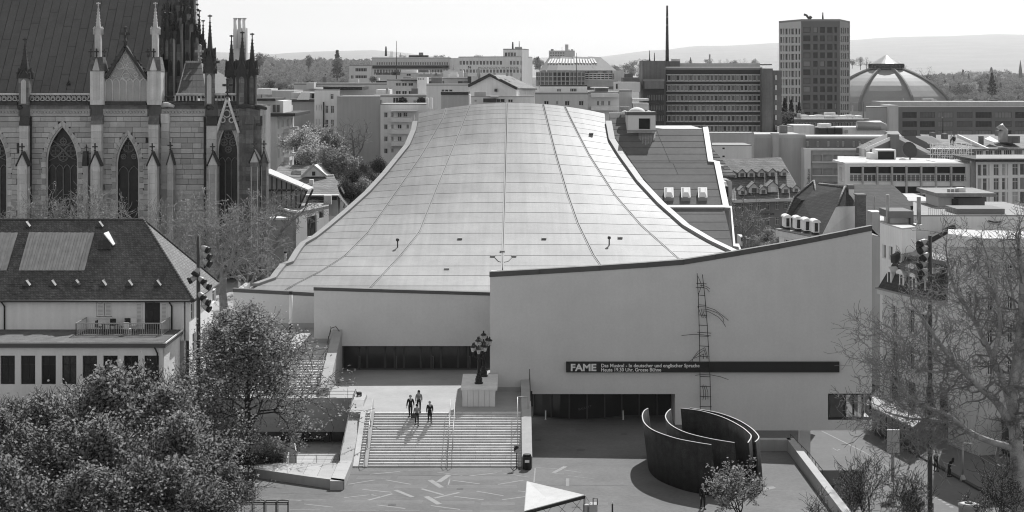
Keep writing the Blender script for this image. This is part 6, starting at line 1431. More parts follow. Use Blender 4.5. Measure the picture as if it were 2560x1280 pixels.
# --- white apartments right of the centre line
o = bld('white_apartments', 'white apartment block with recessed top floor behind the great roof', [(1337, 300), (1470, 300)], 236, BW2, [[(1360, 1372, 252, 262), (1390, 1395, 252, 262), (1412, 1424, 252, 264), (1447, 1459, 252, 264)]], depth=10, par=.3); bld('', '', [(1350, 303), (1468, 303)], 216, BW1, [[(1392, 1403, 222, 233, (2, 0)), (1425, 1442, 221, 233, (3, 0))]], parent=o, depth=8, par=.25, roof=SPAN, zb=10)
o = bld('white_apartments', 'white apartment block with long balconies beside the concrete office', [(1470, 302), (1548, 302)], 234, BW1, [[(1492, 1498, 252, 264), (1503, 1510, 252, 264), (1520, 1526, 252, 264)]], depth=10)
for y in (233, 266): pbox('balcony', BW1, o, 1478, 1546, y, y + 10, 300.3, 1.7)
pbox('roof_room', GLASS2, o, 1488, 1520, 220, 233, 303, 5); pbox('pergola', BW1, o, 1480, 1522, 218, 220, 302, 7)
o = bld('grey_block', 'plain grey block squeezed before the left wing of the concrete office', [(1548, 308), (1580, 308)], 230, BW3, [[]], depth=8); pbox('roof_box', BW2, o, 1540, 1600, 205, 230, 325, 8); pbox('door', FRD, o, 1540, 1544, 210, 222, 324.8, .2); pbox('plant_wall', BW4, o, 1558, 1602, 194, 222, 340, 6); pbox('balcony', BW1, o, 1582, 1622, 246, 252, 306, 4); pbox('balcony', BW1, o, 1582, 1622, 258, 276, 308, 4)
# --- concrete office with ribbon windows
ys6 = [(187 + 25.4 * k, 202 + 25.4 * k) for k in range(6)]
o = bld('concrete_office', 'dark concrete office block with six white framed ribbons of windows', [(1664, 330), (1906, 330)], 174, SPAN, [grid(cols(1668, 1903, 22, .94), ys6)], depth=16, style=(0, 0), panes=[GLASS, GLASS2, GLASS3, GLASS2], fw=.13, reveal=.3)
for y0, y1 in ys6: m = MB(); Yo = 329.9; m.box(PX(1666, Yo), PX(1905, Yo), Yo - .2, Yo, PZ(y1 + 1.6, Yo), PZ(y1 + .1, Yo)); m.box(PX(1666, Yo), PX(1905, Yo), Yo - .2, Yo, PZ(y0 - .1, Yo), PZ(y0 - 1.4, Yo)); m.build('ribbon_frame', FRW, o)
pbox('roof_plant', BW3, o, 1700, 1900, 158, 174, 333, 8); pbox('stair_core', ROUGHC, o, 1606, 1664, 152, 340, 329, 8); pbox('stair_core', ROUGHC, o, 1664.5, 1700, 153, 174, 330.5, 8); pbox('stair_core', ROUGHC, o, 1906, 1932, 171, 345, 327, 9); pbox('stair_core', ROUGHC, o, 1932.3, 1954, 176, 345, 331, 9)
for k in range(6): pbox('stair_window', BW1, o, 1938, 1942, 188 + 25 * k, 200 + 25 * k, 330.8, .3)
bld('', '', [(1608, 325), (1661, 325)], 203, SPAN, [grid(cols(1618, 1660, 10, .5), [(237, 251), (263, 276), (288, 303)])], parent=o, depth=3, fm=BW3, panes=[BW3, GLASS2]); pbox('balcony', ROUGHC, o, 1612, 1660, 203, 222, 324, 2)
for x in (1903, 1908): pbox('roof_rail', BW3, o, 1902, 1930, 160 + (x % 3), 162 + (x % 3), 333, 4)
o = antenna(1668, 14, 170, 331, 'tall latticed radio mast standing on the concrete office roof', .38, ((1.5, 40), (1.8, 60), (1.6, 92), (2, 118)))
antenna(1624, 126, 153, 332, 'thin aerial at the left end of the concrete office roof', .12); antenna(1636, 132, 153, 332, 'second thin aerial near the left end of the concrete office roof', .12)
# --- tower
rows = [(67.5 + 21.2 * k, 82 + 21.2 * k) for k in range(11)]
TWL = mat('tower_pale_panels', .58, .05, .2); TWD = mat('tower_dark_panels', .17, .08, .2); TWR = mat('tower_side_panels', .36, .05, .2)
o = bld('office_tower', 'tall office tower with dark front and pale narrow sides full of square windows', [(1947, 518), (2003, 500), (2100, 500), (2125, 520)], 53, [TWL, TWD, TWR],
    [grid([(1950, 1955), (1957.5, 1960.5), (1963, 1969), (1972, 1975), (1977.5, 1985.5), (1988, 1993), (1996, 2000)], [(a + 4 - .003 * (a - 60), b + 4) for a, b in rows]), grid([(2008, 2026), (2033, 2044), (2050, 2062), (2068, 2081), (2086, 2092)], rows), grid([(2102, 2105.5), (2107.5, 2110), (2112, 2115.5), (2118, 2122)], [(a + 2, b + 2) for a, b in rows])],
    depth=22, style=(0, 0), fm=FRD, panes=[GLASS, GLASS, GLASS, GLASS2, GLASS3], fw=.12, reveal=.3, par=.6)
pbox('roof_house', BW3, o, 2006, 2090, 50, 53, 506, 10)
m = MB(); m.tube([P(2025, 50, 508), P(2022, 46, 508), P(2016, 38, 508), P(2010, 36, 508)], .35, 5); m.tube([P(2022, 49, 508), P(2028, 41, 508)], .5, 5); tag(m.build('roof_crane', DARKST), 'small facade crane on top of the office tower', 'crane')
antenna(2057, 31, 50, 508, 'slim antenna on top of the office tower', .3, ((1.2, 33),))
# --- domed hall
YD = 585; xc, D_ = 2216, []
o = thing('domed_hall', 'market hall with great ribbed concrete dome and glazed lantern on top', 'hall', P(2216, 290, YD))
prof = [(158, 276), (157, 256), (146, 240), (132, 226), (118, 213.5), (102, 203), (88, 195), (72, 187), (56, 180), (40, 174)]
DOME = mat('dome_concrete', .30, .1, .2, rough=.6, blotch=.1, streak=.05); kD = YD / F; ctr = P(xc, 270, YD); nD = 8; ph0 = -math.pi / 2 + .18
def dpt(i, r, y, s=1.0): a = ph0 + 2 * math.pi * i / nD; return Vector((ctr.x + r * kD * s * math.cos(a) * 1.04, ctr.y + r * kD * s * math.sin(a) * 1.04, PZ(y, YD)))
for i in range(nD):
    m = MB()
    for (r0, y0), (r1, y1) in zip(prof, prof[1:]): m.face([dpt(i, r0, y0), dpt(i + 1, r0, y0), dpt(i + 1, r1, y1), dpt(i, r1, y1)], True)
    m.build('dome_shell', DOME, o); m = MB()
    m.tube([dpt(i, r, y - 1, 1.005) for r, y in prof], .6, 5, False); m.build('dome_rib', mat('dome_rib_concrete', .21, .08, .3), o)
m = MB(); m.lathe((ctr.x, ctr.y, PZ(174, YD)), [(44 * kD, 0), (44 * kD, .6), (42 * kD, .62), (42 * kD, 1.9), (44 * kD, 2.0)], 24); m.build('lantern_drum', GLASS2, o)
m = MB(); [m.bar((ctr.x + 43 * kD * math.cos(q * math.pi / 12), ctr.y + 43 * kD * math.sin(q * math.pi / 12), PZ(174, YD)), (ctr.x + 43 * kD * math.cos(q * math.pi / 12), ctr.y + 43 * kD * math.sin(q * math.pi / 12), PZ(160, YD)), .25) for q in range(24)]; m.lathe((ctr.x, ctr.y, PZ(168, YD)), [(43.6 * kD, 0), (43.6 * kD, .25)], 24); m.build('lantern_posts', FRD, o, kind='stuff')
m = MB(); m.lathe((ctr.x, ctr.y, PZ(160, YD)), [(43 * kD, 0), (20 * kD, 1.7), (3 * kD, 3.0)], 24, False); m.build('lantern_roof', mat('lantern_glass_roof', .36, .1, .3, rough=.3), o)
m = MB(); m.lathe((ctr.x, ctr.y, -4), [(168 * kD, 0), (168 * kD, PZ(276, YD) + 4)], 8, False, ph0); m.build('hall_base', BW3, o)
# --- long building in front of the hall
LB = mat('brick_facade', .20, .08, .3, fine=.05)
o = bld('long_office', 'long brown office building with two rows of wide windows before the domed hall', [(2245, 450), (2640, 450)], 268, LB, [grid([(2256, 2292), (2300, 2337), (2345, 2383), (2392, 2431), (2439, 2479), (2488, 2529), (2538, 2580)], [(280, 295), (303, 317.5), (326, 340)])], depth=16, style=(4, 0), fm=FRD, panes=[GLASS, GLASS2, GLASS2, GLASS3], par=.1)
pbox('attic', BW3, o, 2202, 2640, 254, 268, 452, 12)
o = bld('plant_block', 'plain pale concrete block at the left end of the long office', [(2165, 440), (2222, 440)], 270, BW3, [[]], depth=12, par=.3); pbox('tower_part', BW2, o, 2222, 2246, 263, 335, 438, 10); antenna(2158, 255, 300, 425, 'thin rod aerial left of the plain concrete block', .1); antenna(2357, 279, 335, 350, 'flag pole with a pale drooping flag before the long office', .12, ((1.2, 292),))
o = bld('awning_house', 'low dark house with a row of bright sunlit awnings on its roof terrace', [(1985, 400), (2172, 400)], 300, BW4, [grid(cols(1988, 2168, 16, .75), [(306, 318)])], depth=14, par=.2)
for k in range(8): pbox('awning', WHITE, o, 2006 + k * 19, 2023 + k * 19, 288 + (k % 2), 294, 402, 5)
pbox('terrace_rail', BW1, o, 2004, 2160, 296, 299, 399.5, .4)
# --- roof plant and hotel
o = bld('white_roof_plant', 'white roof plant rooms with ducts and boxed coolers on the hotel', [(1943, 325), (2036, 325)], 318, BW1, [[]], depth=10, par=.1, zb=8); pbox('tall_room', BW1, o, 1984, 2036, 313, 340, 324, 8)
for k in range(3): pbox('cooler', FRD, o, 2050 + k * 19, 2067 + k * 19, 321, 339, 322, 5)
for k in range(3): pbox('cooler_frame', BW2, o, 2048 + k * 19, 2069 + k * 19, 318, 320.5, 321.8, 5)
pbox('plant_room', BW1, o, 2108, 2214, 318, 342, 324, 8); m = MB(); m.tube([P(2142, 314, 323), P(2200, 314, 323), P(2208, 318, 323), P(2208, 324, 323)], .9, 8); m.build('duct', STEEL, o); pbox('drum', WHITE, o, 2050, 2078, 309, 317, 324, 3); pbox('vent', BW3, o, 2112, 2120, 325, 333, 323.8, .2); pbox('vent', BW3, o, 2173, 2179, 320, 326, 323.8, .2)
poly('pitched_shed', ROOFG, o, [(2215, 342, 318), (2256, 342, 318), (2245, 328, 324), (2215, 328, 324)])
o = bld('hotel', 'grey hotel with blank concrete side wall, dark attic and deep window bays', [(1884, 290), (2014, 290)], 345, BW3, [[]], depth=14, roof=ROOFP, par=.5); pbox('chimney', BW3, o, 1932, 1947, 333, 400, 288, 3)
bld('', '', [(2014, 288.5), (2260, 288.5)], 346, BW4, [[(x, x + 6, 353, 366) for x in (2016, 2042, 2068, 2092, 2105, 2132, 2146, 2170, 2184, 2200)]], parent=o, depth=8, roof=ROOFP, fm=FRW, panes=PANES)
pbox('white_frame', BW1, o, 2011, 2027, 371, 480, 286.5, 4); pbox('white_frame', BW1, o, 2027.2, 2230, 371, 376, 286.5, 4)
bld('', '', [(2027, 287), (2230, 287)], 376.3, BW3, [grid([(2032, 2055), (2058, 2081), (2084, 2107), (2110, 2133), (2136, 2159)], [(387, 403), (421, 437), (454, 470)])], parent=o, depth=6, style=(2, 0), panes=PANES, reveal=.8)
for y in (404, 438): pbox('balcony_rail', BW1, o, 2031, 2165, y, y + 2.5, 286.6, .3)
pbox('hotel_sign', WHITE, o, 2013, 2026, 421, 462, 286.2, .25); q = text('Radisson', 2024.5, 461, 7.5, 286.1, o, 38, .0, NSHM); q.rotation_euler = (math.radians(90), math.radians(-90), 0)
# --- roofs under repair
o = bld('gabled_house', 'grey gabled house with cooling plant, its roof wrapped in scaffolding', [(2166, 272), (2324, 272)], 388, BW4, [[]], depth=14, par=.05); poly('gable', BW4, o, [(2166, 387.8, 271.9), (2324, 387.8, 271.9), (2300, 368, 271.9), (2240, 340, 271.9), (2200, 357, 271.9), (2166, 374, 271.9)], (0, 8, 0)); pbox('chimney', BW4, o, 2227, 2248, 336, 372, 271, 2.5)
m = MB(); m.bar(P(2240, 340, 271.5), P(2324, 382, 271.5), .3, .5); m.bar(P(2164, 374, 271.5), P(2240, 340, 271.5), .3, .5); m.build('verge', BW1, o)
o = bld('tiled_house', 'long tiled roof with a strip of attic windows at the right edge behind the site', [(2440, 282), (2640, 282)], 372, BW1, [[(2442, 2458, 376, 390), (2464, 2482, 374, 389), (2486, 2505, 374, 388), (2510, 2530, 373, 387), (2536, 2556, 373, 387)]], depth=10, style=(3, 0), par=.05)
m = MB(); rt = [P(2430, 372, 281), P(2660, 370, 281), P(2660, 335, 297), P(2350, 337, 297)]; m.hexa([v - Vector((0, 0, .3)) for v in rt], rt); m.build('roof', CTILE, o)
m = MB(); rt = [P(2330, 371, 282), P(2430, 372, 281), P(2350, 337, 297), P(2300, 336, 297)]; m.hexa([v - Vector((0, 0, .4)) for v in rt], rt); m.build('roof', CTILE, o)
poly('bright_sheet', WHITE, o, [(2290, 343, 280), (2330, 343, 280), (2372, 366, 279), (2330, 362, 279)], (0, .2, .2))
for x, y in ((2335, 337), (2365, 340), (2500, 332)): pbox('chimney', BW4, o, x - 5, x + 5, y - 6, y + 8, 286, 2)
m = MB(); m.tube([P(2508, 355, 283), P(2508, 326, 283), P(2503, 320, 283), P(2500, 324, 283)], .8, 8); m.build('steel_flue', STEEL, o); pbox('dormer', BW4, o, 2517, 2550, 340, 358, 283, 5); pbox('dormer_window', GLASS2, o, 2530, 2545, 344, 356, 282.9, .2); poly('roof_hatch', WHITE, o, [(2462, 350, 284), (2475, 343, 287), (2500, 357, 283), (2488, 359, 283)], (0, .1, .2))
for a, b in (((2395, 340), (2470, 374)),): m = MB(); m.bar(P(*a, 288), P(*b, 281.3), .4, .5); m.build('roof_ridge', BW1, o)
sc_ = thing('scaffolding', 'tangle of pale scaffold poles round the roof under repair', 'scaffolding', P(2370, 395, 270))
m = MB()
for k in range(18): x = 2326 + k * 6; m.tube([P(x, 398, 270 + (k % 3)), P(x, 352 + (k * 7) % 17, 270 + (k % 3))], .07, 4)
for k in range(12): x = 2322 + (k * 37) % 80; y = 358 + (k * 11) % 38; m.tube([P(x, y, 270), P(x + 38, y + 1, 270.5)], .06, 4)
for k in range(6): m.tube([P(2328 + k * 16, 396, 269.8), P(2344 + k * 16, 366, 269.8)], .05, 4)
for k in range(9): x = 2150 + k * 3; m.tube([P(x, 395, 269), P(x, 358 + (k % 4) * 2, 269)], .05, 4)
m.build('poles', BW1, sc_, kind='stuff')
m = MB(); [m.box(PX(2322, 270), PX(2420, 270), 270, 271.5, PZ(y + 1, 270), PZ(y, 270)) for y in (372, 386)]; m.build('planks', BW2, sc_, kind='stuff')
person('worker in white top standing on the scaffold roof', P(2378, 362, 275), .4, 1.75, CLW, CLG, HAIRL, .1); person('worker in dark clothes standing on the scaffold roof beside the one in white', P(2385, 364, 275), 0, 1.75, CLD, CLD, HAIRD, .1)
o = thing('cooling_unit', 'large open black cooling unit in a pale frame on the office roof', 'equipment', P(2215, 403, 262)); pbox('housing', DKIN, o, 2195, 2236, 378, 402, 262, 3); pbox('frame', BW1, o, 2192, 2240, 374, 378, 261.8, 3.4); pbox('frame', BW1, o, 2191.5, 2195, 378, 403, 261.8, 3.4); pbox('frame', BW1, o, 2236, 2240, 378, 403, 261.8, 3.4); pbox('side_box', BW1, o, 2176, 2191, 383, 402, 262, 3)
m = MB(); p = P(2274, 375, 262); m.lathe(p, [(1.3, 0), (1.3, .15)], 14); d = m.mesh('dish', DARKST, p); o = thing('satellite_dish', 'dark round satellite dish on a pole on the office roof', 'antenna', P(2274, 402, 262)); q = link('dish', d, o, p); q.rotation_euler = (1.2, 0, .4); pipe('pole', DARKST, o, 2275, 372, 402, 262, .12)
p = P(2257, 400, 260); m = MB(); m.lathe((p.x, p.y, p.z - .2), [(.65, 0), (.6, .3), (.3, .55), (.02, .6)], 10); tag(m.build('dome_light', WHITE), 'small white dome light on the white framed office roof', 'skylight')
# --- white framed office
o = bld('framed_office', 'modern office with thick white frame round a black glazed front', [(2094, 259), (2113, 250), (2425, 250)], 410, [BW1, BW1], [[(2097, 2110, 418, 455)], [(a + 1, b - 1, y0, y1, s) for a, b in zip([2124, 2158, 2194, 2231, 2267, 2304, 2341, 2379], [2157, 2193, 2230, 2266, 2303, 2340, 2378, 2415]) for y0, y1, s in ((417, 434, (0, 0)), (435.5, 455, (2, 0)), (466, 483, (0, 0)), (485, 499, (2, 0)))]], depth=14, fm=BW1, panes=[GLASS2, GLASS3], roof=ROOFP, reveal=.5, fw=.12, par=.1)
for k, x in enumerate((2158, 2194, 2231, 2267, 2304, 2341, 2379)): pbox('fin', BW3, o, x - 2, x + 2, 416, 500, 249.6, .6)
pbox('black_band', DKIN, o, 2125, 2415, 417, 433.5, 250.32, .1); pbox('black_band', DKIN, o, 2125, 2415, 466, 482.5, 250.32, .1)
for y in (444, 449): pbox('window_rail', FRD, o, 2125, 2415, y, y + .9, 249.7, .08)
for x0, x1, y0 in ((2100, 2168, 404), (2340, 2420, 404)): pbox('roof_upstand', BW1, o, x0, x1, y0, 409, 253, 6)
# --- right apartment block
rws = [(411, 440), (446, 476), (481, 512)]
o = bld('balcony_block', 'white gridded apartment block at the right edge beside the framed office', [(2440, 246), (2640, 246)], 405, BW1, [[(a, b, y0 + (a - 2440) * -.02, y1 + (a - 2440) * -.02, s) for y0, y1 in rws for a, b, s in ((2444, 2454, (0, 0)), (2457, 2468, (0, 1)), (2471, 2474, (0, 0)), (2484, 2498, (1, 1)), (2505, 2514, (0, 1)), (2517, 2520, (0, 0)), (2531, 2546, (1, 1)), (2550, 2562, (0, 0)))]], depth=12, panes=[GLASS2, GLASS3, GLASS2, BW3], par=.5)
pbox('eave', FRD, o, 2438, 2640, 398, 404, 245, 12); pbox('side_rail', STEEL, o, 2428, 2438, 400, 520, 248, .5)
# --- pharmacy house with dormers
o = bld('dormer_house', 'old plastered house with a huge tiled roof, two rows of dormers and wall lettering', [(1812, 236), (2004, 232)], 500, mat('old_plaster', .26, .1, .4, streak=.12, fine=.05), [[(x - 5, x + 5, y - 10, y + 10, (1, 1)) for x, y in ((1835, 520), (1857, 519), (1877, 518), (1897, 517), (1919, 516), (1942, 514), (1964, 512), (1877, 556), (1897, 556), (1919, 555), (1857, 558), (1942, 553), (1835, 560))] + [(1892, 1902, 585, 617), (1872, 1882, 590, 620), (1912, 1922, 585, 617)]], depth=14, flat=False, par=.05, zb=2)
m = MB(); rt = [P(1800, 503, 235), P(2008, 497, 231), P(1952, 393, 244), P(1806, 398, 246)]; dn = (rt[1] - rt[0]).cross(rt[3] - rt[0]).normalized(); m.hexa([v - dn * .3 for v in rt], rt); m.build('roof', CTILE, o); m = MB(); m.face([P(2008, 497, 231), P(2012, 497, 258), P(1952, 393, 244)]); m.build('roof', CTILE, o)
for x, y, w_ in ((1832, 436, 8), (1854, 434, 9), (1877, 434, 9), (1903, 433, 9), (1930, 432, 9), (1959, 431, 8), (1856, 478, 9), (1884, 474, 12), (1907, 476, 9), (1931, 472, 13), (1963, 474, 9), (1989, 471, 8)):
    p = onplane(x, y + 8, rt[0], dn); k = p.y / F; h_ = w_ * k
    m = MB(); m.prism([p + Vector((-h_, -.6, 0)), p + Vector((h_, -.6, 0)), p + Vector((h_, -.6, h_ * 1.1)), p + Vector((0, -.6, h_ * 2.0)), p + Vector((-h_, -.6, h_ * 1.1))], (0, 2.6, 0)); d = m.build('dormer', BW2, o)
    for s in (-1, 1): m = MB(); a, b = p + Vector((s * h_ * 1.25, -.8, h_ * .95)), p + Vector((0, -.8, h_ * 2.1)); c4 = [a, b, b + Vector((0, 3, 0)), a + Vector((0, 3, 0))]; m.hexa(c4, [v + Vector((0, 0, .12)) for v in c4]); m.build('dormer_roof', CTILE, d)
    m = MB(); m.box(p.x - h_ * .5, p.x + h_ * .5, p.y - .66, p.y - .6, p.z + h_ * .1, p.z + h_ * 1.05); m.build('dormer_window', GLASS2 if x != 1931 else WHITE, d)
text('DOETSCH GRETHER', 1895, 537, 4.5, 233.4, o, 56, .03, NSHM)
m = MB(); m.bar(P(1800, 504, 234.6), P(2008, 498, 230.6), .4); m.build('gutter', BW2, o)
# --- striped roof house beside the side roof
o = bld('corner_house', 'narrow pale house with striped tile roof hard beside the side roof of the theatre', [(1784, 222), (1830, 216)], 447, BW2, [[(1797, 1801, 505, 520), (1810, 1814, 503, 518), (1822, 1826, 500, 515), (1797, 1801, 545, 560), (1810, 1814, 543, 558), (1822, 1826, 540, 555)]], depth=10, par=.05)
for k in range(11):
    t0, t1 = k / 11, (k + .8) / 11; f = lambda t: (P(1762, 362 + 84 * t, 230 - 9 * t), P(1770 + 70 * t, 362 + 82 * t, 229 - 13 * t)); a, b = f(t0); c, d = f(t1)
    m = MB(); m.hexa([c, d, b, a], [v + Vector((0, -.1, .25)) for v in (c, d, b, a)]); m.build('tile_band', ROOFG if k % 2 else CTILE, o)
m = MB(); a, b = P(1762, 362, 230.2), P(1770, 362, 229.2); c, d = P(1762, 446, 221.2), P(1840, 444, 216.2); m.face([c, d, b, a]); m.build('roof', ROOFD, o)
pbox('dormer', FRD, o, 1770, 1783, 386, 412, 222, 3); pbox('dormer_window', FRW, o, 1773, 1782, 390, 405, 221.9, .1); pbox('dormer', BW3, o, 1786, 1806, 424, 440, 218, 3); pbox('dormer_roof', ROOFG, o, 1785, 1811, 415, 425, 217.5, 4); pbox('lower_roof', BW1, o, 1790, 1816, 454, 462, 214, 4)
for x in (1799, 1807, 1815): pipe('flue', BLACK, o, x, 466, 492, 213.5, .32); pbox('flue_cap', WHITE, o, x - 4, x + 4, 463, 466, 213, 1)
o = bld('white_box_house', 'white windowless rooftop box with two tiny square vents above the dormer house', [(1780, 262), (1879, 262)], 365, BW1, [[(1806, 1812, 369, 373), (1806, 1812, 389, 393)]], depth=9, par=.15, fm=FRD); bld('grey_link_wall', 'plain grey wall below the ribbon windows of the concrete office', [(1757, 285), (1885, 285)], 334, BW3, [[]], depth=5, par=.1); 
# --- mansard house with turret roof
o = thing('turret_house', 'old house with steep dark tiled turret roof, round white dormers and a tall white gable', 'house', P(1950, 620, 196))
E0, E1, R0, R1 = P(1948, 574, 202), P(2052, 594, 190), P(2047, 459, 203), P(2112, 467, 196)
K0, K1 = P(1986, 491, 203.5), P(2091, 516, 193)
m = MB(); m.face([E0, E1, P(2091, 516, 192.5), R1, R0, P(2005, 500, 202)]); m.build('roof', ROOFD, o)
m = MB(); m.face([E0, P(2005, 500, 201.6), P(1987, 492, 203)]); m.face([P(1987, 492, 203), P(2005, 500, 201.6), P(2042, 495, 200.5), P(2035, 452, 204)]); m.face([P(1985, 491, 203), P(2035, 452, 204), P(1990, 491, 210)]); m.build('turret_roof', ROOFD, o)
m = MB(); [m.tube([P(*a), P(*b)], .11, 5) for a, b in (((2035, 451, 204), (2042, 495, 200.3)), ((2035, 451, 204), (1986, 491, 203)), ((2042, 495, 200.3), (2002, 570, 196.4)), ((2047, 459, 203), (2112, 466, 196)), ((2112, 466, 196), (2092, 516, 192.4)), ((1986, 491, 203), (1949, 573, 202)))]; m.build('ridge_tiles', CTILE, o, kind='stuff')
m = MB(); m.prism([P(2052, 594, 190), P(2143, 594, 195), P(2143, 515, 195), P(2091, 516, 192.5)], (.1, .4, 0)); m.build('gable_wall', WHITEW, o)
m = MB(); m.face([P(2112, 466, 196), P(2091, 516, 192.4), P(2143, 515, 195), P(2128, 475, 199)]); m.build('roof', ROOFD, o)
fw_ = Face((E0.x, E0.y), (E1.x, E1.y)); hh = [fw_.rect(x - 6, x + 6, 596 + (x - 1950) * .19, 626 + (x - 1950) * .19) for x in (1966, 1990, 2016, 2040)]
m = MB(); wall_holes(m, fw_, 0, fw_.L, 2, E0.z - .8, hh, .3); m.build('wall', BW1, o); [window(o, fw_, h, (1, 1), FRW, PANED, .25) for h in hh]
m = MB(); m.bar(E0 - Vector((0, 0, .4)), E1 - Vector((0, 0, .4)), .9, .7); m.build('cornice', BW2, o); m = MB(); m.bar(E0 + Vector((0, -.1, .1)), E1 + Vector((0, -.1, .1)), 1.0, .15); m.build('gutter', ROOFG, o)
for x, y, Y in ((1969, 562, 199.3), (1996, 566, 196.1), (2018, 571, 193.5), (2040, 575, 191.2)):
    p = P(x, y + 6, Y); m = MB(); m.box(p.x - .34, p.x + .34, p.y - .2, p.y + 2, p.z, p.z + 1.15); d = m.build('dormer', BW1, o); m = MB(); m.box(p.x - .18, p.x + .18, p.y - .24, p.y - .2, p.z + .1, p.z + 1.05); m.build('dormer_window', GLASS, d)
    m = MB(); m.prism([(p.x + .5 * math.cos(q * math.pi / 8), p.y - .4, p.z + 1.1 + .34 * math.sin(q * math.pi / 8)) for q in range(9)], (0, 2.4, 0)); m.build('dormer_hood', WHITE, d)
pbox('chimney', WHITE, o, 2122, 2135, 473, 500, 195.5, 1); pbox('chimney_cap', BW4, o, 2121, 2136, 463, 473, 195.4, 1.2); pbox('chimney', mat('old_brick', .14, .25, 1, fine=.2, brick=(.25, .09, .012, .7)), o, 2144, 2165, 489, 580, 192, 1.5); pbox('chimney_cap', BW4, o, 2142, 2167, 486, 489, 191.8, 1.9)
o = thing('hipped_house', 'house with a wide dark hipped roof behind the turret house', 'house', P(2130, 560, 215)); m = MB(); a = [P(2120, 552, 214), P(2276, 552, 214), P(2276, 506, 220), P(2232, 462, 226), P(2125, 461, 226)]; m.face([a[0], a[1], a[2], a[3], a[4]]); m.face([a[1], P(2285, 510, 232), a[3]]); m.build('roof', ROOFD, o); m = MB(); m.box(a[0].x, a[1].x - .2, 214.4, 232, -4, a[0].z - .02); m.build('wall', BW3, o); pipe('flue', STEEL, o, 2186, 490, 540, 205, .1); pbox('side_shed', BW2, o, 2180, 2206, 530, 580, 200, 3)
# --- white terrace building
o = bld('terrace_building', 'big white building with stepped roof terraces, steel flues and a penthouse', [(2283, 188), (2640, 188)], 541, BW1, [[]], depth=20, roof=ROOFG, par=.15)
bld('', '', [(2200, 186), (2255, 178), (2290, 179.5)], 574, [BW1, BW1], [[(2206, 2215, 612, 646), (2222, 2232, 616, 650), (2239, 2246, 622, 655)], []], parent=o, depth=8, par=.15, roof=ROOFP)
pbox('recess', BW2, o, 2225, 2278, 545, 586, 184, 3); pbox('dark_frame', BW4, o, 2223, 2284, 528, 545, 183, 5); pbox('dark_frame', BW4, o, 2277, 2284, 545, 586, 183, 5)
pipe('flue', STEEL, o, 2219, 486, 572, 184, .19, 10); pipe('flue', STEEL, o, 2297, 492, 562, 185, .23, 10); pbox('flue_base', BW1, o, 2290, 2306, 562, 600, 184, 2)
pbox('penthouse', BW2, o, 2346, 2384, 493, 528, 200, 6); pbox('penthouse', BW4, o, 2384, 2462, 494, 526, 200, 6); pbox('penthouse_roof', mat('gravel_roof', .25, .3, 1, fine=.2), o, 2342, 2490, 483, 492, 198, 10); pbox('penthouse_glass', GLASS, o, 2380, 2396, 497, 527, 199.8, .2)
for x in (2372, 2382, 2392): pipe('vent_pipe', STEEL, o, x, 472, 484, 200, .2)
pbox('flue_box', WHITE, o, 2396, 2414, 470, 488, 200, 1.5); pbox('roof_upstand', mat('seamed_metal', .2, .05, .5), o, 2392, 2512, 522, 541, 189, 5); pbox('pale_roof', ROOFP, o, 2265, 2345, 502, 515, 225, 14); pbox('chimney', BW2, o, 2482, 2502, 556, 584, 186, 1.2); pbox('chimney_cap', FRD, o, 2481, 2503, 553, 557, 185.8, 1.6)
m = MB(); [m.tube([P(x, 541, 188.5), P(x, 519, 188.5)], .03, 4) for x in range(2322, 2385, 5)]; m.tube([P(2320, 520, 188.5), P(2386, 520, 188.5)], .04, 4); m.build('terrace_railing', STEEL, o, kind='stuff')
# --- mansard house across the street
A0, B0 = (38.9, 180.5), (46.6, 154); fs = Face(A0, B0); o = thing('mansard_house', 'grey mansard town house with round white dormers across the street behind the bare plane', 'house', (38.9, 180.5, -4)); ZC = 7.7
GP = mat('grey_plaster', .55, .08, .4, streak=.12, fine=.04); hh = []
for k in range(7): u = 1.9 + k * 3.6; hh += [(u, u + 1.05, 3.9, 6.2), (u, u + 1.05, .2, 2.5), (u - .2, u + 1.3, -3.9, -1.1)]
m = MB(); wall_holes(m, fs, 0, fs.L, -4, ZC, hh, .25); m.T = fs.T; m.box(.3, fs.L, .5, 12, -4, ZC); m.T = None; m.build('wall', GP, o)
for i, h in enumerate(hh): window(o, fs, h, (1, 1), FRW if i % 3 != 2 else FRD, PANED, .22)
m = MB(); m.T = fs.T; m.box(-.3, fs.L, -.5, -.003, ZC - .55, ZC - .05); m.box(-.2, fs.L, -.2, -.003, 3.05, 3.3); m.box(-.2, fs.L, -.25, -.003, -.9, -.6); m.T = None; m.build('cornice', GP, o)
for k in range(7):
    u = 2.42 + k * 3.6; m = MB(); m.T = fs.T
    for q in range(8): t0, t1 = math.pi * q / 8, math.pi * (q + 1) / 8; m.hexa([(u + .85 * math.cos(t0), -.14, 2.55 + .6 * math.sin(t0)), (u + .85 * math.cos(t1), -.14, 2.55 + .6 * math.sin(t1)), (u + .62 * math.cos(t1), -.14, 2.55 + .38 * math.sin(t1)), (u + .62 * math.cos(t0), -.14, 2.55 + .38 * math.sin(t0))], [(u + .85 * math.cos(t0), -.004, 2.55 + .6 * math.sin(t0)), (u + .85 * math.cos(t1), -.004, 2.55 + .6 * math.sin(t1)), (u + .62 * math.cos(t1), -.004, 2.55 + .38 * math.sin(t1)), (u + .62 * math.cos(t0), -.004, 2.55 + .38 * math.sin(t0))])
    m.box(u - .75, u + .75, -.12, -.004, 6.35, 6.75); m.T = None; m.build('window_surround', BW2, o)
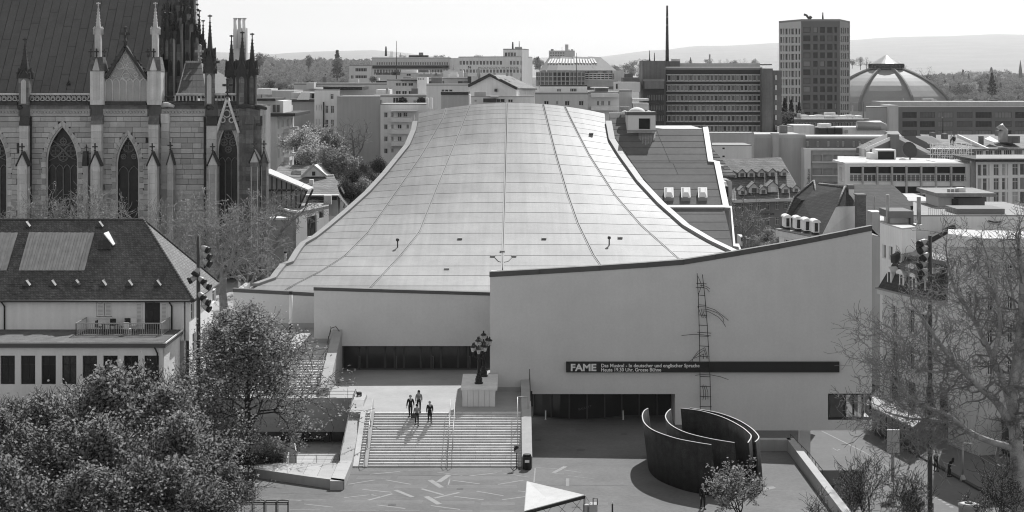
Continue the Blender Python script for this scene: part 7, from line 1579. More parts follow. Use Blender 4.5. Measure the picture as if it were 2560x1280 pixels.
m = MB(); m.T = fs.T; m.hexa([(-.2, -.5, ZC), (11.6, -.5, ZC), (11.6, 6, ZC), (-.2, 6, ZC)], [(1.0, 1.2, ZC + 3.6), (11.2, 1.2, ZC + 3.6), (11.2, 6, ZC + 3.6), (1.0, 6, ZC + 3.6)]); m.T = None; m.build('mansard_roof', ROOFD, o)
m = MB(); m.T = fs.T; m.box(.8, 11.4, 1.0, 9, ZC + 3.62, ZC + 3.95); m.T = None; m.build('roof_top', ROOFG, o)
for k in range(4):
    u = 1.6 + k * 2.55; m = MB(); m.T = fs.T; m.box(u - .45, u + .45, -.1, 1.5, ZC + .5, ZC + 2.0); m.T = None; d = m.build('dormer', WHITE, o)
    m = MB(); m.T = fs.T; m.box(u - .2, u + .2, -.14, -.1, ZC + .7, ZC + 1.9); m.T = None; m.build('dormer_window', GLASS, d)
    m = MB(); m.T = fs.T; m.prism([(u + .72 * math.cos(q * math.pi / 8), -.35, ZC + 1.98 + .5 * math.sin(q * math.pi / 8)) for q in range(9)], (0, 2.3, 0)); m.T = None; m.build('dormer_hood', WHITE, d)
m = MB(); m.T = fs.T; m.box(-.35, fs.L, -.7, .3, ZC - .04, ZC + .12); m.T = None; m.build('gutter', ROOFG, o)
m = MB(); rt = [P(2246, 660, 177), P(2330, 690, 168), P(2400, 600, 182), P(2382, 572, 188)]; m.hexa([v - Vector((0, 0, .4)) for v in rt], rt); m.build('pitched_roof', mat('dark_grey_slates', .11, .15, .5, fine=.15, brick=(.35, .3, .02, .7)), o); m = MB(); m.bar(P(2232, 648, 178), P(2384, 572, 188), .5, .8); m.build('party_wall', FRD, o); m = MB(); m.bar(P(2330, 692, 168), P(2402, 638, 176), .5, .6); m.build('party_wall', FRD, o)  # pitched roof in one dark grey slate tone
for a in ((2272, 646), (2296, 634)): poly('roof_light', GLASS, o, [(a[0], a[1], 173), (a[0] + 16, a[1] + 4, 171.5), (a[0] + 34, a[1] - 10, 173.5), (a[0] + 18, a[1] - 14, 175)], (0, 0, .35))
fe = Face((PX(2370, 164), 164), (PX(2446, 153), 153)); o = bld('corner_block', 'grey corner block with a flat bright roof and deep cornice behind the bare plane crown', [(2370, 158.5), (2446, 154), (2640, 156)], 598, GP, [[(2395, 2404, 640, 670), (2420, 2430, 648, 680), (2395, 2404, 720, 760), (2420, 2430, 730, 770)], [(x, x + 14, y, y + 38) for x in (2470, 2520, 2570) for y in (660, 740, 820, 900)]], depth=4.5, flat=False, style=(1, 1), roof=ROOFP, par=.1)
m = MB(); [m.bar(P(a, 606, Ya), P(b, 606, Yb), .9, .8) for a, Ya, b, Yb in ((2368, 158.2, 2446, 153.6), (2446, 153.6, 2640, 155.6))]; m.build('cornice', BW2, o)
bld('narrow_house', 'narrow dark house end beside the right edge of the theatre front', [(2180, 190), (2200, 188)], 588, BW3, [[]], depth=8, par=.05)
# --- low buildings between church and theatre
o = bld('white_low_house', 'low white house with flat roof and a dark window behind the church apse', [(700, 222), (740, 216), (822, 228)], 540, [BW3, BW1], [[], [(768, 792, 540, 590), (798, 810, 520, 545)]], depth=10, fm=FRD, panes=[GLASS], par=.4)
pbox('side_wall', BW3, o, 655, 738, 550, 690, 217, 3); pbox('roof_edge', BW1, o, 668, 738, 545, 550, 216.8, 4)
o = thing('wall_sign', 'small white notice on the grey wall near the church apse', 'sign', P(715, 640, 216.9)); pbox('panel', WHITE, o, 709, 721, 619, 634, 216.8, .08); pbox('symbol', BLACK, o, 712, 718, 629, 631, 216.74, .05); pbox('symbol', BLACK, o, 713.5, 716.5, 621, 623, 216.74, .05)
o = thing('glass_pavilion', 'slanted glass pavilion with a bright sloping roof beside the church apse', 'building', P(670, 540, 224))
m = MB(); rt = [P(660, 428, 223), P(770, 474, 223), P(784, 468, 230), P(672, 420, 232)]; m.hexa([v - Vector((0, 0, .2)) for v in rt], rt); m.build('roof', ROOFP, o); m = MB(); m.prism([P(660, 540, 224), P(740, 540, 224), P(766, 476, 224), P(660, 432, 224)], (0, .2, 0)); m.build('glass_wall', mat('pale_glass', .34, .1, .5, rough=.2, spec=.6), o)
for k in range(9): x = 668 + k * 12; y0 = 432 + (x - 660) * .415; y1 = min(540, 540 - max(0, x - 742) * 2.5); (y1 - y0 > 6) and pipe('mullion', FRD, o, x, y0 + 1, y1, 223.9, .09, 4)
m = MB(); m.bar(P(662, 476, 223.8), P(768, 476, 223.8), .25); m.bar(P(768, 476, 223.8), P(738, 540, 223.8), .2); m.bar(P(782, 474, 229), P(755, 535, 226), .2); m.build('frame', FRD, o)
o = thing('tiled_cottage', 'old cottage with mossy tiled roofs and a small white gable behind the glass pavilion', 'house', P(770, 500, 236))
m = MB(); rt = [P(684, 438, 246), P(800, 446, 243), P(783, 413, 252), P(700, 411, 254)]; m.face(rt); m.build('roof', CTILE, o); poly('gable', BW1, o, [(755, 442, 242.5), (815, 441, 242.5), (783, 414, 242.5)], (0, 9, 0)); pbox('gable_window', FRD, o, 780, 788, 429, 439, 242.4, .15); m = MB(); [m.bar(P(*a, 242.3), P(783, 413, 242.3), .3, .3) for a in ((753, 443), (817, 442))]; m.build('verge', BW3, o)
m = MB(); m.face([P(760, 490, 234), P(850, 488, 234), P(836, 440, 243), P(735, 445, 243)]); m.face([P(845, 490, 234), P(872, 520, 236), P(880, 500, 246), P(832, 438, 244)]); m.build('roof', CTILE, o); pbox('wall', BW2, o, 765, 845, 489, 540, 236, 3); pbox('window_strip', FRD, o, 770, 842, 492, 500, 235.8, .2); pbox('eave', BW1, o, 762, 846, 487, 490, 233.6, 1); pbox('chimney', BW1, o, 773, 783, 449, 470, 239, .8); pbox('ridge', BW1, o, 813, 834, 437, 439, 243, .5); poly('roof_window', GLASS2, o, [(727, 437, 246), (753, 438, 245.5), (752, 429, 248), (729, 428, 248)], (0, .1, .1)); poly('roof_window', ROOFD, o, [(850, 470, 236.2), (858, 485, 235), (862, 484, 235.4), (854, 468, 236.6)], (0, .1, .1))
# --- power plant chimney behind the church
o = thing('chimney_stack', 'tall pale cluster of round chimney pipes rising behind the church pinnacles', 'chimney', P(599, 210, 850)); pbox('shaft', BW2, o, 583, 597, 72, 215, 850, 5); pbox('shaft', BW3, o, 598, 615, 70, 215, 852, 5)
for x, Y in ((588, 849), (599, 847), (610, 851)): pipe('pipe', BW1 if x != 599 else BW2, o, x, 46, 120, Y, .85, 12); pbox('rim', BW3, o, x - 5, x + 5, 45, 47, Y - 1, 2.2)
# --- church spire far right
o = thing('church_spire', 'tiny dark church spire on the horizon at the right edge', 'spire', P(2551, 190, 1900)); m = MB(); m.lathe(P(2551, 195, 1900), [(1.8, 0), (1.8, 6), (2.2, 6.1), (.1, 20)], 6, False); m.build('spire_body', BW4, o)
# --- street furniture at the right
KERB = mat('dark_kerb', .06, .2, 1)
def gz(px, py, z=-4): return G(px, py, z)
o = thing('platform', 'raised tram stop platform along the street with dark kerb edge', 'platform', gz(2300, 1130)); a, b, c, d = gz(2140, 1052), gz(2580, 1300), gz(2640, 1240), gz(2190, 1030)
m = MB(); m.prism([(p.x, p.y, -4) for p in (a, b, c, d)], (0, 0, .13)); m.build('surface', ROADM, o); m = MB(); m.bar(a + Vector((0, 0, .07)), b + Vector((0, 0, .07)), .35, .2); m.build('kerb_edge', KERB, o)
st_ = bpy.data.objects['street']
def road(a, b, w_, name='road_marking', m_=None):
    a, b = gz(*a), gz(*b); d = (b - a).normalized(); n = Vector((-d.y, d.x, 0)) * w_ / 2; z = Vector((0, 0, .008)); m = MB(); m.face([a - n + z, b - n + z, b + n + z, a + n + z]); m.build(name, m_ or PAINT, st_)
road((2053, 1077), (2160, 1130), .16); road((2160, 1130), (2330, 1235), .1); road((2082, 1120), (2095, 1128), .12); road((2090, 1127), (2100, 1123), .12)
for k in range(6): t = k / 6; road((2330 + 55 * t, 1236 + 36 * t), (2330 + 55 * (t + .09), 1236 + 36 * (t + .09)), .3)
for dx in (0, 26, 60, 84): road((2330 + dx, 1105), (2600 + dx, 1270), .08, 'tram_rail', STEEL)
o = thing('shelter', 'tram stop shelter with a pale ribbed roof and glass back wall', 'shelter', gz(2250, 1085))
m = MB(); rt = [G(2165, 1010, -1.2), G(2282, 1068, -1.2), G(2318, 1042, -1.2), G(2190, 975, -1.2)]; m.hexa([v - Vector((0, 0, .12)) for v in rt], rt); m.build('roof', PAVEL, o)
for k in range(9): t = k / 8; p = rt[0].lerp(rt[1], t); q = Vector((p.x + .4, p.y + .3, 0)); m = MB(); m.bar((q.x, q.y, -4), (q.x, q.y, -1.32), .07); m.build('post', DARKST, o); m = MB(); a, b = rt[0].lerp(rt[1], t), rt[3].lerp(rt[2], t); m.bar(a + Vector((0, 0, .03)), b + Vector((0, 0, .03)), .06); m.build('roof_rib', BW3, o)
m = MB(); a, b = rt[0] + Vector((.4, .3, 0)), rt[1] + Vector((.4, .3, 0)); m.hexa([(a.x, a.y, -3.8), (b.x, b.y, -3.8), (b.x, b.y + .04, -3.8), (a.x, a.y + .04, -3.8)], [(a.x, a.y, -1.6), (b.x, b.y, -1.6), (b.x, b.y + .04, -1.6), (a.x, a.y + .04, -1.6)]); m.build('glass_wall', CLEAR, o)
o = thing('street_sign', 'large blank grey sign board on twin posts seen from behind beside the street', 'sign', gz(2233, 1232)); Ys = gz(2233, 1232).y; pbox('board', BW3, o, 2218, 2249, 1076, 1132, Ys, .12); pbox('board_rim', WHITE, o, 2218, 2249, 1074.5, 1076, Ys - .02, .16); pipe('post', STEEL, o, 2230, 1132, 1205, Ys + .1, .07); pipe('post', STEEL, o, 2234, 1132, 1232, Ys + .1, .08)
p = gz(2407, 1203); o = thing('street_lamp', 'pale street lamp with a short arm standing on the tram platform', 'street lamp', p); m = MB(); m.lathe(p, [(.28, 0), (.24, .25), (.1, .55)], 8); m.build('foot', STEEL, o); m = MB(); zt = PZ(1105, p.y); m.tube([p + Vector((0, 0, .5)), (p.x, p.y, zt)], [.1, .08], 8); m.build('pole', STEEL, o); m = MB(); m.bar((p.x, p.y, zt - .1), (p.x + .85, p.y, zt - .12), .14, .1); m.build('arm', WHITE, o)
p = gz(2422, 1320); o = thing('advertising_column', 'round pale column with dark hatch on its lid at the bottom edge', 'column', p); zt = PZ(1262, p.y); m = MB(); m.lathe(p, [(.75, 0), (.75, zt + 3.8), (.8, zt + 3.85), (.8, zt + 4.05)], 20); m.build('body', PAVEL, o); m = MB(); m.lathe((p.x, p.y, zt + .055), [(.78, 0), (.3, .06)], 20); m.build('lid', BW2, o); m = MB(); m.lathe((p.x, p.y + .1, zt + .13), [(.3, 0), (.28, .08)], 10); m.build('hatch', BLACK, o)
pg = gz(2332, 1290); tbox('switch_box', 'small dark post at the bottom edge beside the floodlight mast', 'post', DARKST, 2328, 2334, 1258, 1300, pg.y, .3)
# dark tram in the shade at the right
o = thing('tram', 'dark tram with a pale roof edge standing half hidden behind the bare plane', 'tram', gz(2480, 1130)); ta, tb = gz(2350, 1068), gz(2580, 1170); ft = Face((ta.x, ta.y), (tb.x, tb.y))
hh = [(1 + k * 2.1, 2.6 + k * 2.1, -2.6, -1.2) for k in range(int(ft.L / 2.1) - 1)]
m = MB(); wall_holes(m, ft, 0, ft.L, -3.7, -.8, hh, .1); m.T = ft.T; m.box(.1, ft.L, .2, 2.3, -3.7, -.82); m.T = None; m.build('body', mat('dark_tram_paint', .04, .1, 1, rough=.35), o)
for h in hh: m = MB(); m.T = ft.T; m.box(h[0], h[1], .06, .1, h[2], h[3]); m.T = None; m.build('window_pane', GLASS2, o)
m = MB(); m.T = ft.T; m.box(-.05, ft.L, -.06, 2.4, -.79, -.62); m.T = None; m.build('roof', BW3, o); m = MB(); m.T = ft.T; m.box(.3, ft.L, .15, 2.2, -3.98, -3.72); m.T = None; m.build('undercarriage', BLACK, o)
p = P(1858, 622, 226); o = thing('van', 'white delivery van parked before the dormer house', 'van', p)
m = MB(); z0 = p.z; m.box(p.x - .35, p.x + .45, 226, 229.5, z0 + .35, z0 + 1.6); m.build('body', WHITE, o); m = MB(); m.box(p.x - .27, p.x + .37, 225.96, 225.99, z0 + 1.0, z0 + 1.45); m.build('window', GLASS, o); m = MB(); m.box(p.x - .35, p.x - .2, 226.05, 226.6, z0, z0 + .5); m.build('wheel', BLACK, o); m = MB(); m.box(p.x + .3, p.x + .45, 226.05, 226.6, z0, z0 + .5); m.build('wheel', BLACK, o)
# ================================================================== TREES AND SHRUBS
def npmesh(name, co, quads, mats, mi=None, smooth=False):
    me = bpy.data.meshes.new(name); n = len(co); k = quads.shape[1]; f = len(quads)
    me.vertices.add(n); me.vertices.foreach_set('co', np.ascontiguousarray(co, dtype=np.float32).ravel())
    me.loops.add(f * k); me.loops.foreach_set('vertex_index', np.ascontiguousarray(quads, dtype=np.int32).ravel())
    me.polygons.add(f); me.polygons.foreach_set('loop_start', np.arange(0, f * k, k, dtype=np.int32))
    try: me.polygons.foreach_set('loop_total', np.full(f, k, dtype=np.int32))
    except Exception: pass
    for m in mats: me.materials.append(m)
    if mi is not None: me.polygons.foreach_set('material_index', np.ascontiguousarray(mi, dtype=np.int32))
    if smooth: me.polygons.foreach_set('use_smooth', np.ones(f, dtype=bool))
    me.update(calc_edges=True); return me
def tubes(segs, n=5):
    s = np.array(segs, dtype=np.float64); a, b, ra, rb = s[:, :3], s[:, 3:6], s[:, 6], s[:, 7]
    d = b - a; d /= np.linalg.norm(d, axis=1)[:, None] + 1e-9
    ref = np.where(np.abs(d[:, 2:3]) > .9, np.array([[1., 0, 0]]), np.array([[0., 0, 1]]))
    u = np.cross(d, ref); u /= np.linalg.norm(u, axis=1)[:, None] + 1e-9; v = np.cross(d, u)
    ang = np.arange(n) * 2 * np.pi / n; c, s_ = np.cos(ang), np.sin(ang)
    off = u[:, None, :] * c[None, :, None] + v[:, None, :] * s_[None, :, None]
    A = a[:, None, :] + off * ra[:, None, None]; B = b[:, None, :] + off * rb[:, None, None]
    co = np.concatenate([A, B], axis=1).reshape(-1, 3); N = len(s); i = np.arange(n); j = (i + 1) % n
    q = np.stack([i, j, j + n, i + n], axis=1)[None] + (np.arange(N) * 2 * n)[:, None, None]
    return co, q.reshape(-1, 4)
def leaves(pts, size, rng, flat=.5):
    N = len(pts); a = rng.normal(size=(N, 3)); a[:, 2] *= flat; a /= np.linalg.norm(a, axis=1)[:, None]
    t = rng.normal(size=(N, 3)); t[:, 2] *= flat; b = np.cross(a, t); b /= np.linalg.norm(b, axis=1)[:, None] + 1e-9
    s = size * rng.uniform(.6, 1.35, size=(N, 1)); a = a * s; b = b * s * .55
    co = np.stack([pts - a, pts + b, pts + a, pts - b], axis=1).reshape(-1, 3)
    return co, np.arange(N * 4).reshape(-1, 4)
def grow(r, p, d, L, rad, lev, out, tips, wig=.28, up=.12, kids=3, spread=.75, steps=4, minr=.008):
    """one branch and everything that grows from it"""
    p = Vector(p); d = Vector(d).normalized(); st = L / steps
    for i in range(steps):
        d = (d + Vector((r.gauss(0, wig), r.gauss(0, wig), r.gauss(0, wig) + up))).normalized()
        q = p + d * (st * r.uniform(.8, 1.2)); r1 = max(rad * (1 - .6 * (i + 1) / steps), minr); r0 = max(rad * (1 - .6 * i / steps), minr)
        out.append((p.x, p.y, p.z, q.x, q.y, q.z, r0, r1)); p = q
        if lev > 0 and i >= (1 if lev > 1 else 0):
            for _ in range(kids if i == steps - 1 else max(1, kids - 2)):
                ax = d.orthogonal(); ax.rotate(Matrix.Rotation(r.uniform(0, 6.283), 3, d)); k = (d + ax * r.uniform(.5, 1.1) * spread * 1.3).normalized()
                grow(r, p, k, L * r.uniform(.5, .75), r1 * .72, lev - 1, out, tips, wig, up, kids, spread, steps if lev > 1 else max(2, steps - 1), minr)
    if lev == 0: tips.append(tuple(p))
BARK = mat('dark_bark', .035, .3, 3); BARKG = mat('grey_bark', .22, .35, 2, fine=.25); BARKP = mat('pale_bark', .27, .35, 1.5, fine=.2)
LEAF = leafmat('spring_leaves', .34, .5); LEAFD = leafmat('dark_leaves', .06, .35); LEAFP = leafmat('pale_buds', .32, .5); BLOS = leafmat('blossom', .62, .4); NEED = leafmat('needles', .04, .25)
def make_tree(seed, h, trunk_h, trunk_r, limbs, lev, kids, leafn, leafs, lm, bark, L0=None, up=.12, wig=.28, spread=.75, lean=.9, ls=.3, minr=.012, conic=False):
    r = random.Random(seed); rng = np.random.default_rng(seed); out = []; tips = []
    p = Vector((0, 0, 0)); n = 4
    if conic: n = 9; trunk_h = h * .8
    for i in range(n):
        q = p + Vector((r.gauss(0, .06), r.gauss(0, .06), trunk_h / n)); out.append((*p, *q, trunk_r * (1.25 - .35 * i / n), trunk_r * (1.25 - .35 * (i + 1) / n))); p = q
    if conic:
        for i in range(limbs * 4):
            t = (i + .5) / (limbs * 4); a = i * 2.4 + r.uniform(-.3, .3); z = h * (.16 + .66 * t); e = 1.0 - .55 * t
            grow(r, (0, 0, z), (math.cos(a) * e, math.sin(a) * e, .35 + .5 * t), (L0 or h * .40) * (1.0 - .68 * t) * r.uniform(.8, 1.15), trunk_r * (.45 - .25 * t), lev - 1, out, tips, wig, up, kids, spread, 4, minr)
    for i in range(0 if conic else limbs):
        a = 6.283 * i / limbs + r.uniform(-.4, .4); e = r.uniform(.35, lean) if i else .1
        grow(r, p - Vector((0, 0, r.uniform(0, trunk_h * .35))), (math.cos(a) * e, math.sin(a) * e, 1 - .45 * e), (L0 or h * .42) * r.uniform(.8, 1.15), trunk_r * .62, lev, out, tips, wig, up, kids, spread, 4, minr)
    s = np.array(out); k = h / max(s[:, 5].max(), .1)
    s[:, [0, 1, 2, 3, 4, 5]] *= k; s[:, 6:] *= 1
    big = s[:, 6] > trunk_r * .16
    co, q = tubes(s[big], 6); trunk = npmesh('trunk', co, q, [bark], smooth=True)
    tw = s[~big]; co, q = tubes(tw, 3) if len(tw) else (np.zeros((0, 3)), np.zeros((0, 4), int)); mi = np.zeros(len(q), int)
    if leafn:
        t = tw if len(tw) else s; w_ = rng.integers(0, len(t), leafn); f = rng.uniform(0, 1, (leafn, 1)); pts = t[w_, :3] * (1 - f) + t[w_, 3:6] * f + rng.normal(size=(leafn, 3)) * ls
        lc, lq = leaves(pts, leafs, rng); q = np.concatenate([q, lq + len(co)]); co = np.concatenate([co, lc]); mi = np.concatenate([mi, np.ones(leafn, int)])
    crown = npmesh('crown', co, q, [bark, lm], mi)
    return trunk, crown
def plant(name, label, cat, pair, loc, rot=0, scale=1.0, group=None, sz=None):
    o = thing(name, label, cat, loc, group); o.rotation_euler = (0, 0, rot); o.scale = (scale, scale, sz or scale)
    for nm, me in zip(('trunk', 'crown'), pair):
        c = bpy.data.objects.new(nm, me); COL.objects.link(c); c.parent = o
    return o
# --- leafy trees at the lower left
prot = [make_tree(20 + i, 10, 2.2, .17, 5, 3, 4, 4600, .155, LEAF, BARK, up=.18, spread=.85, ls=.2, lean=1.0, minr=.018, conic=i % 2 == 0) for i in range(4)]
rt_ = random.Random(5)
rows_ = (('back row', [(-20, 124, 1000), (40, 129, 985), (110, 126, 968), (185, 128, 958), (262, 122, 903), (345, 126, 898), (428, 122, 950), (505, 127, 985)]),
         ('middle row', [(60, 116, 1050), (160, 114, 1035), (255, 112, 1020), (350, 114, 1015), (445, 113, 1020), (530, 118, 1065)]),
         ('front row', [(10, 106, 1130), (120, 104, 1140), (225, 103, 1150), (330, 105, 1130), (430, 106, 1130), (520, 109, 1145), (572, 116, 1150)]))
k = 0
for rn_, L_ in rows_:
    for i, (px, Y, yt) in enumerate(L_):
        h = PZ(yt, Y); nth = ('leftmost', 'second from left', 'third from left', 'fourth from left', 'fifth from left', 'sixth from left', 'seventh from left', 'eighth from left')[i]
        plant('leafy_tree', 'leafy tree of the bottom left clump, %s in its %s' % (nth, rn_), 'tree', prot[k % 4], (PX(px, Y), Y, 0), rt_.uniform(0, 6.28), h / 10 * rt_.uniform(.9, 1.1), 'leafy trees at the bottom left', h / 10); k += 1
pr = make_tree(41, 12.8, 1.8, .2, 9, 3, 4, 25000, .12, LEAF, BARK, up=.04, spread=.9, ls=.26, minr=.018, conic=True, L0=5.0)
plant('leafy_tree', 'large leafy tree with dark branching trunk beside the side staircase and floodlight mast', 'tree', pr, (PX(622, 136), 136, 0), 1.0, 1.0, None, .96)
def shrub(name, label, pts, size, n, lm, seed, kind=None, group=None):
    """loose leaf mass built from many small blobs; pts: (x, y, z, radius)"""
    rng = np.random.default_rng(seed); P_ = []
    for x, y, z, rr_ in pts:
        m_ = n // len(pts); d = rng.normal(size=(m_, 3)); d /= np.linalg.norm(d, axis=1)[:, None]; rad = rr_ * rng.uniform(.35, 1.0, (m_, 1)) ** .5 * (1 + .28 * np.sin(d[:, :1] * 5 + seed) * np.cos(d[:, 1:2] * 6))
        P_.append(np.array([[x, y, z]]) + d * rad * np.array([[1, 1, .85]]))
    pts_ = np.concatenate(P_); o0 = np.array(pts[0][:3]) * np.array([1, 1, 0]) + np.array([0, 0, pts[0][2] - pts[0][3]])
    co, q = leaves(pts_ - o0, size, rng, .8); me = npmesh(name, co, q, [lm]); o = link(name, me, None, tuple(o0)); BASE[o.name] = Vector(o0)
    return tag(o, label, 'shrub', group, kind)
def gp(px, py, z, r): p = G(px, py, z); return (p.x, p.y, z + r * .6, r)
shrub('shrub', 'rounded light green shrub under the big tree beside the courtyard', [gp(655, 1140, 0, 1.1), gp(632, 1130, 0, .9), gp(680, 1135, 0, .9)], .09, 4500, LEAF, 3)
shrub('shrub', 'dark low hedge along the courtyard front below the big tree', [gp(600, 1172, .3, .9), gp(635, 1170, .3, .8), gp(670, 1166, .3, .8), gp(690, 1162, .3, .6)], .08, 5000, LEAFD, 4)
shrub('shrub', 'dark shrub bed at the left tip of the low front wall', [gp(600, 1215, 0, 1.0), gp(575, 1230, 0, 1.1), gp(612, 1200, 0, .8), gp(560, 1260, 0, 1.0), gp(590, 1245, 0, .7)], .09, 6000, LEAFD, 5)
shrub('shrub', 'loose shrub row outside the plaza parapet above the street', [(23.6, 130 - k * 2.3, -2.6, 1.5) for k in range(5)], .1, 6000, LEAF, 6)
shrub('shrub', 'pale blossoming edge of the shrubs along the plaza parapet', [(22.9, 124 - k * 1.8, -.7, .8) for k in range(5)], .09, 2500, LEAFP, 8)
# --- young trees at the bottom edge
y1 = make_tree(51, 4.8, 1.2, .09, 5, 3, 3, 2400, .095, LEAFP, BARK, up=.2, spread=.9, ls=.09, minr=.012)
plant('young_tree', 'small budding tree in front of the steel sculpture', 'tree', y1, (PX(1852, 113), 113, 0), .3, 1.0)
y2 = make_tree(52, 8.6, 2.0, .13, 6, 3, 3, 2600, .062, LEAF, BARK, up=.2, spread=.85, ls=.06, minr=.014)
plant('young_tree', 'thinly leaved dark branched tree by the plaza parapet above the street', 'tree', y2, (PX(2175, 121), 121, -4), .3, .93)
y3 = make_tree(53, 7, 1.6, .11, 6, 3, 3, 2000, .062, LEAF, BARK, up=.18, spread=.85, ls=.06, minr=.013)
plant('young_tree', 'small thin tree at the bottom edge right of the floodlight mast', 'tree', y3, (PX(2488, 122), 122, -4), 1.3, 1.0); plant('young_tree', 'low thin tree at the bottom edge between sculpture and parapet', 'tree', y3, (PX(2075, 114), 114, -4), 2.6, .95); plant('young_tree', 'bare looking thin tree just left of the floodlight mast', 'tree', y2, (PX(2275, 120), 120, -4), 2.2, .82)
# --- bare planes before the church
b1 = [make_tree(60 + i, 12, 4.0, .34, 5, 3, 3, 1400, .08, LEAFP, BARKP, up=.14, wig=.32, spread=.9, ls=.14, minr=.02) for i in range(3)]
for px, Y, yt, i, lab in ((160, 186, 442, 0, 'pale bare plane before the big traceried church window'), (240, 188, 500, 1, 'pale bare plane between the two church windows above the house roof'), (8, 187, 505, 2, 'pale bare plane at the left edge above the house roof'), (440, 178, 470, 1, 'bare plane before the plain church wall left of the choir window'), (560, 176, 452, 0, 'large bare plane before the choir window of the church'), (500, 172, 520, 2, 'bare plane behind the corner of the white house roof'), (620, 182, 560, 1, 'bare plane low before the church corner pier')):
    h = PZ(yt, Y) - 5.6; plant('bare_tree', lab, 'tree', b1[i], (PX(px, Y), Y, 5.6), px * .7, h / 12)
# --- trees grown along given limbs
def limb_tree(name, label, limbs, seed, lev, kids, bark, leafn=0, leafs=.06, lm=None, wig=.34, L0=2.6, minr=.014, up=.04, every=1, tbark=None):
    r = random.Random(seed); rng = np.random.default_rng(seed); big = []; out = []; tips = []
    for pts, r0, r1 in limbs:
        q = [P(*p) for p in pts]; q = bez(q, 4); n = len(q) - 1
        for i in range(n):
            a, b = q[i], q[i + 1]; ra, rb = r0 + (r1 - r0) * i / n, r0 + (r1 - r0) * (i + 1) / n; big.append((*a, *b, ra, rb))
            if i > n * .15 and i % every == 0:
                for _ in range(2):
                    d = (b - a).normalized(); ax = d.orthogonal(); ax.rotate(Matrix.Rotation(r.uniform(0, 6.283), 3, d))
                    grow(r, b, d * .7 + ax * 1.0, L0 * r.uniform(.5, 1.1), max(rb * .38, .025), lev, out, tips, wig, up, kids, .95, 4, minr)
        grow(r, q[-1], q[-1] - q[-2], L0 * .9, r1, lev, out, tips, wig, up, kids, .9, 4, minr)
    b0 = Vector(big[0][:3]); o = thing(name, label, 'tree', b0)
    off = np.array([*b0, *b0, 0, 0])
    s = np.array(big) - off; co, q = tubes(s, 8); link('trunk', npmesh('trunk', co, q, [tbark or bark], smooth=True), o)
    s = np.array(out) - off; co, q = tubes(s, 3); mi = np.zeros(len(q), int)
    if leafn:
        w_ = rng.integers(0, len(s), leafn); f = rng.uniform(0, 1, (leafn, 1)); pts = s[w_, :3] * (1 - f) + s[w_, 3:6] * f + rng.normal(size=(leafn, 3)) * .1
        lc, lq = leaves(pts, leafs, rng); q = np.concatenate([q, lq + len(co)]); co = np.concatenate([co, lc]); mi = np.concatenate([mi, np.ones(leafn, int)])
    link('crown', npmesh('crown', co, q, [bark, lm or LEAFP], mi), o)
    return o
YP = 127
limb_tree('plane_tree', 'huge bare plane tree spreading pale knotted limbs over the street at the right edge', [
    ([(2546, 1345, YP), (2545, 1200, YP), (2538, 1080, YP), (2530, 990, YP), (2545, 880, YP), (2556, 740, YP), (2550, 640, YP)], .62, .2),
    ([(2540, 1085, YP), (2495, 1010, YP - 1), (2440, 960, YP - 2), (2380, 900, YP - 3), (2330, 830, YP - 3), (2290, 770, YP - 4)], .34, .08),
    ([(2536, 1060, YP), (2510, 960, YP), (2470, 870, YP + 1), (2430, 790, YP + 2), (2385, 715, YP + 2), (2370, 660, YP + 2)], .30, .08),
    ([(2530, 1120, YP), (2440, 1090, YP - 2), (2370, 1040, YP - 3), (2300, 1010, YP - 4), (2240, 960, YP - 4), (2210, 900, YP - 4)], .26, .06),
    ([(2480, 900, YP), (2500, 820, YP), (2490, 730, YP - 1), (2470, 650, YP - 1)], .22, .07),
    ([(2400, 1062, YP - 2), (2330, 1050, YP - 2), (2270, 1045, YP - 3), (2215, 1030, YP - 3)], .15, .05),
    ([(2400, 920, YP - 3), (2340, 930, YP - 3), (2280, 915, YP - 4), (2230, 860, YP - 4)], .13, .05),
    ([(2545, 930, YP), (2600, 850, YP), (2640, 760, YP)], .25, .1),
    ([(2530, 1000, YP + 1), (2560, 900, YP + 3), (2540, 780, YP + 4), (2520, 690, YP + 4)], .2, .07)], 71, 2, 3, BARKG, 6000, .05, LEAFP, L0=2.5, minr=.017, tbark=mat('plane_bark', .34, .4, 2, fine=.3))
limb_tree('bare_tree', 'leaning bare tree with a dark curved trunk between church and theatre', [([(655, 668, 196), (664, 640, 196), (690, 610, 196), (705, 575, 196), (735, 548, 195), (755, 530, 195)], .36, .1), ([(664, 640, 196), (668, 590, 197), (690, 540, 198), (700, 515, 198)], .2, .06), ([(650, 665, 196), (630, 640, 195), (610, 610, 194), (570, 590, 193)], .22, .05)], 72, 2, 3, BARKG, 700, .06, LEAFP, L0=2.2, minr=.02, every=2)
limb_tree('bare_tree', 'bare fine twigged tree standing before the blank grey house wall', [([(884, 425, 279), (885, 395, 279), (883, 365, 279), (880, 335, 279)], .3, .08), ([(885, 400, 279), (905, 370, 279), (912, 340, 279)], .16, .05), ([(885, 405, 279), (862, 375, 279), (858, 345, 279)], .16, .05)], 73, 1, 3, BARKG, 300, .1, LEAF, L0=2.6, minr=.03, every=2)
limb_tree('bare_tree', 'bare dark tree before the dormer house beside the van', [([(1862, 628, 214), (1860, 590, 214), (1858, 560, 214), (1862, 520, 214)], .28, .07), ([(1860, 590, 214), (1840, 560, 214), (1835, 530, 214)], .15, .05), ([(1860, 585, 214), (1884, 560, 214), (1890, 535, 214)], .15, .05)], 74, 1, 3, BARKG, 400, .08, LEAF, L0=2.2, minr=.024, every=2)
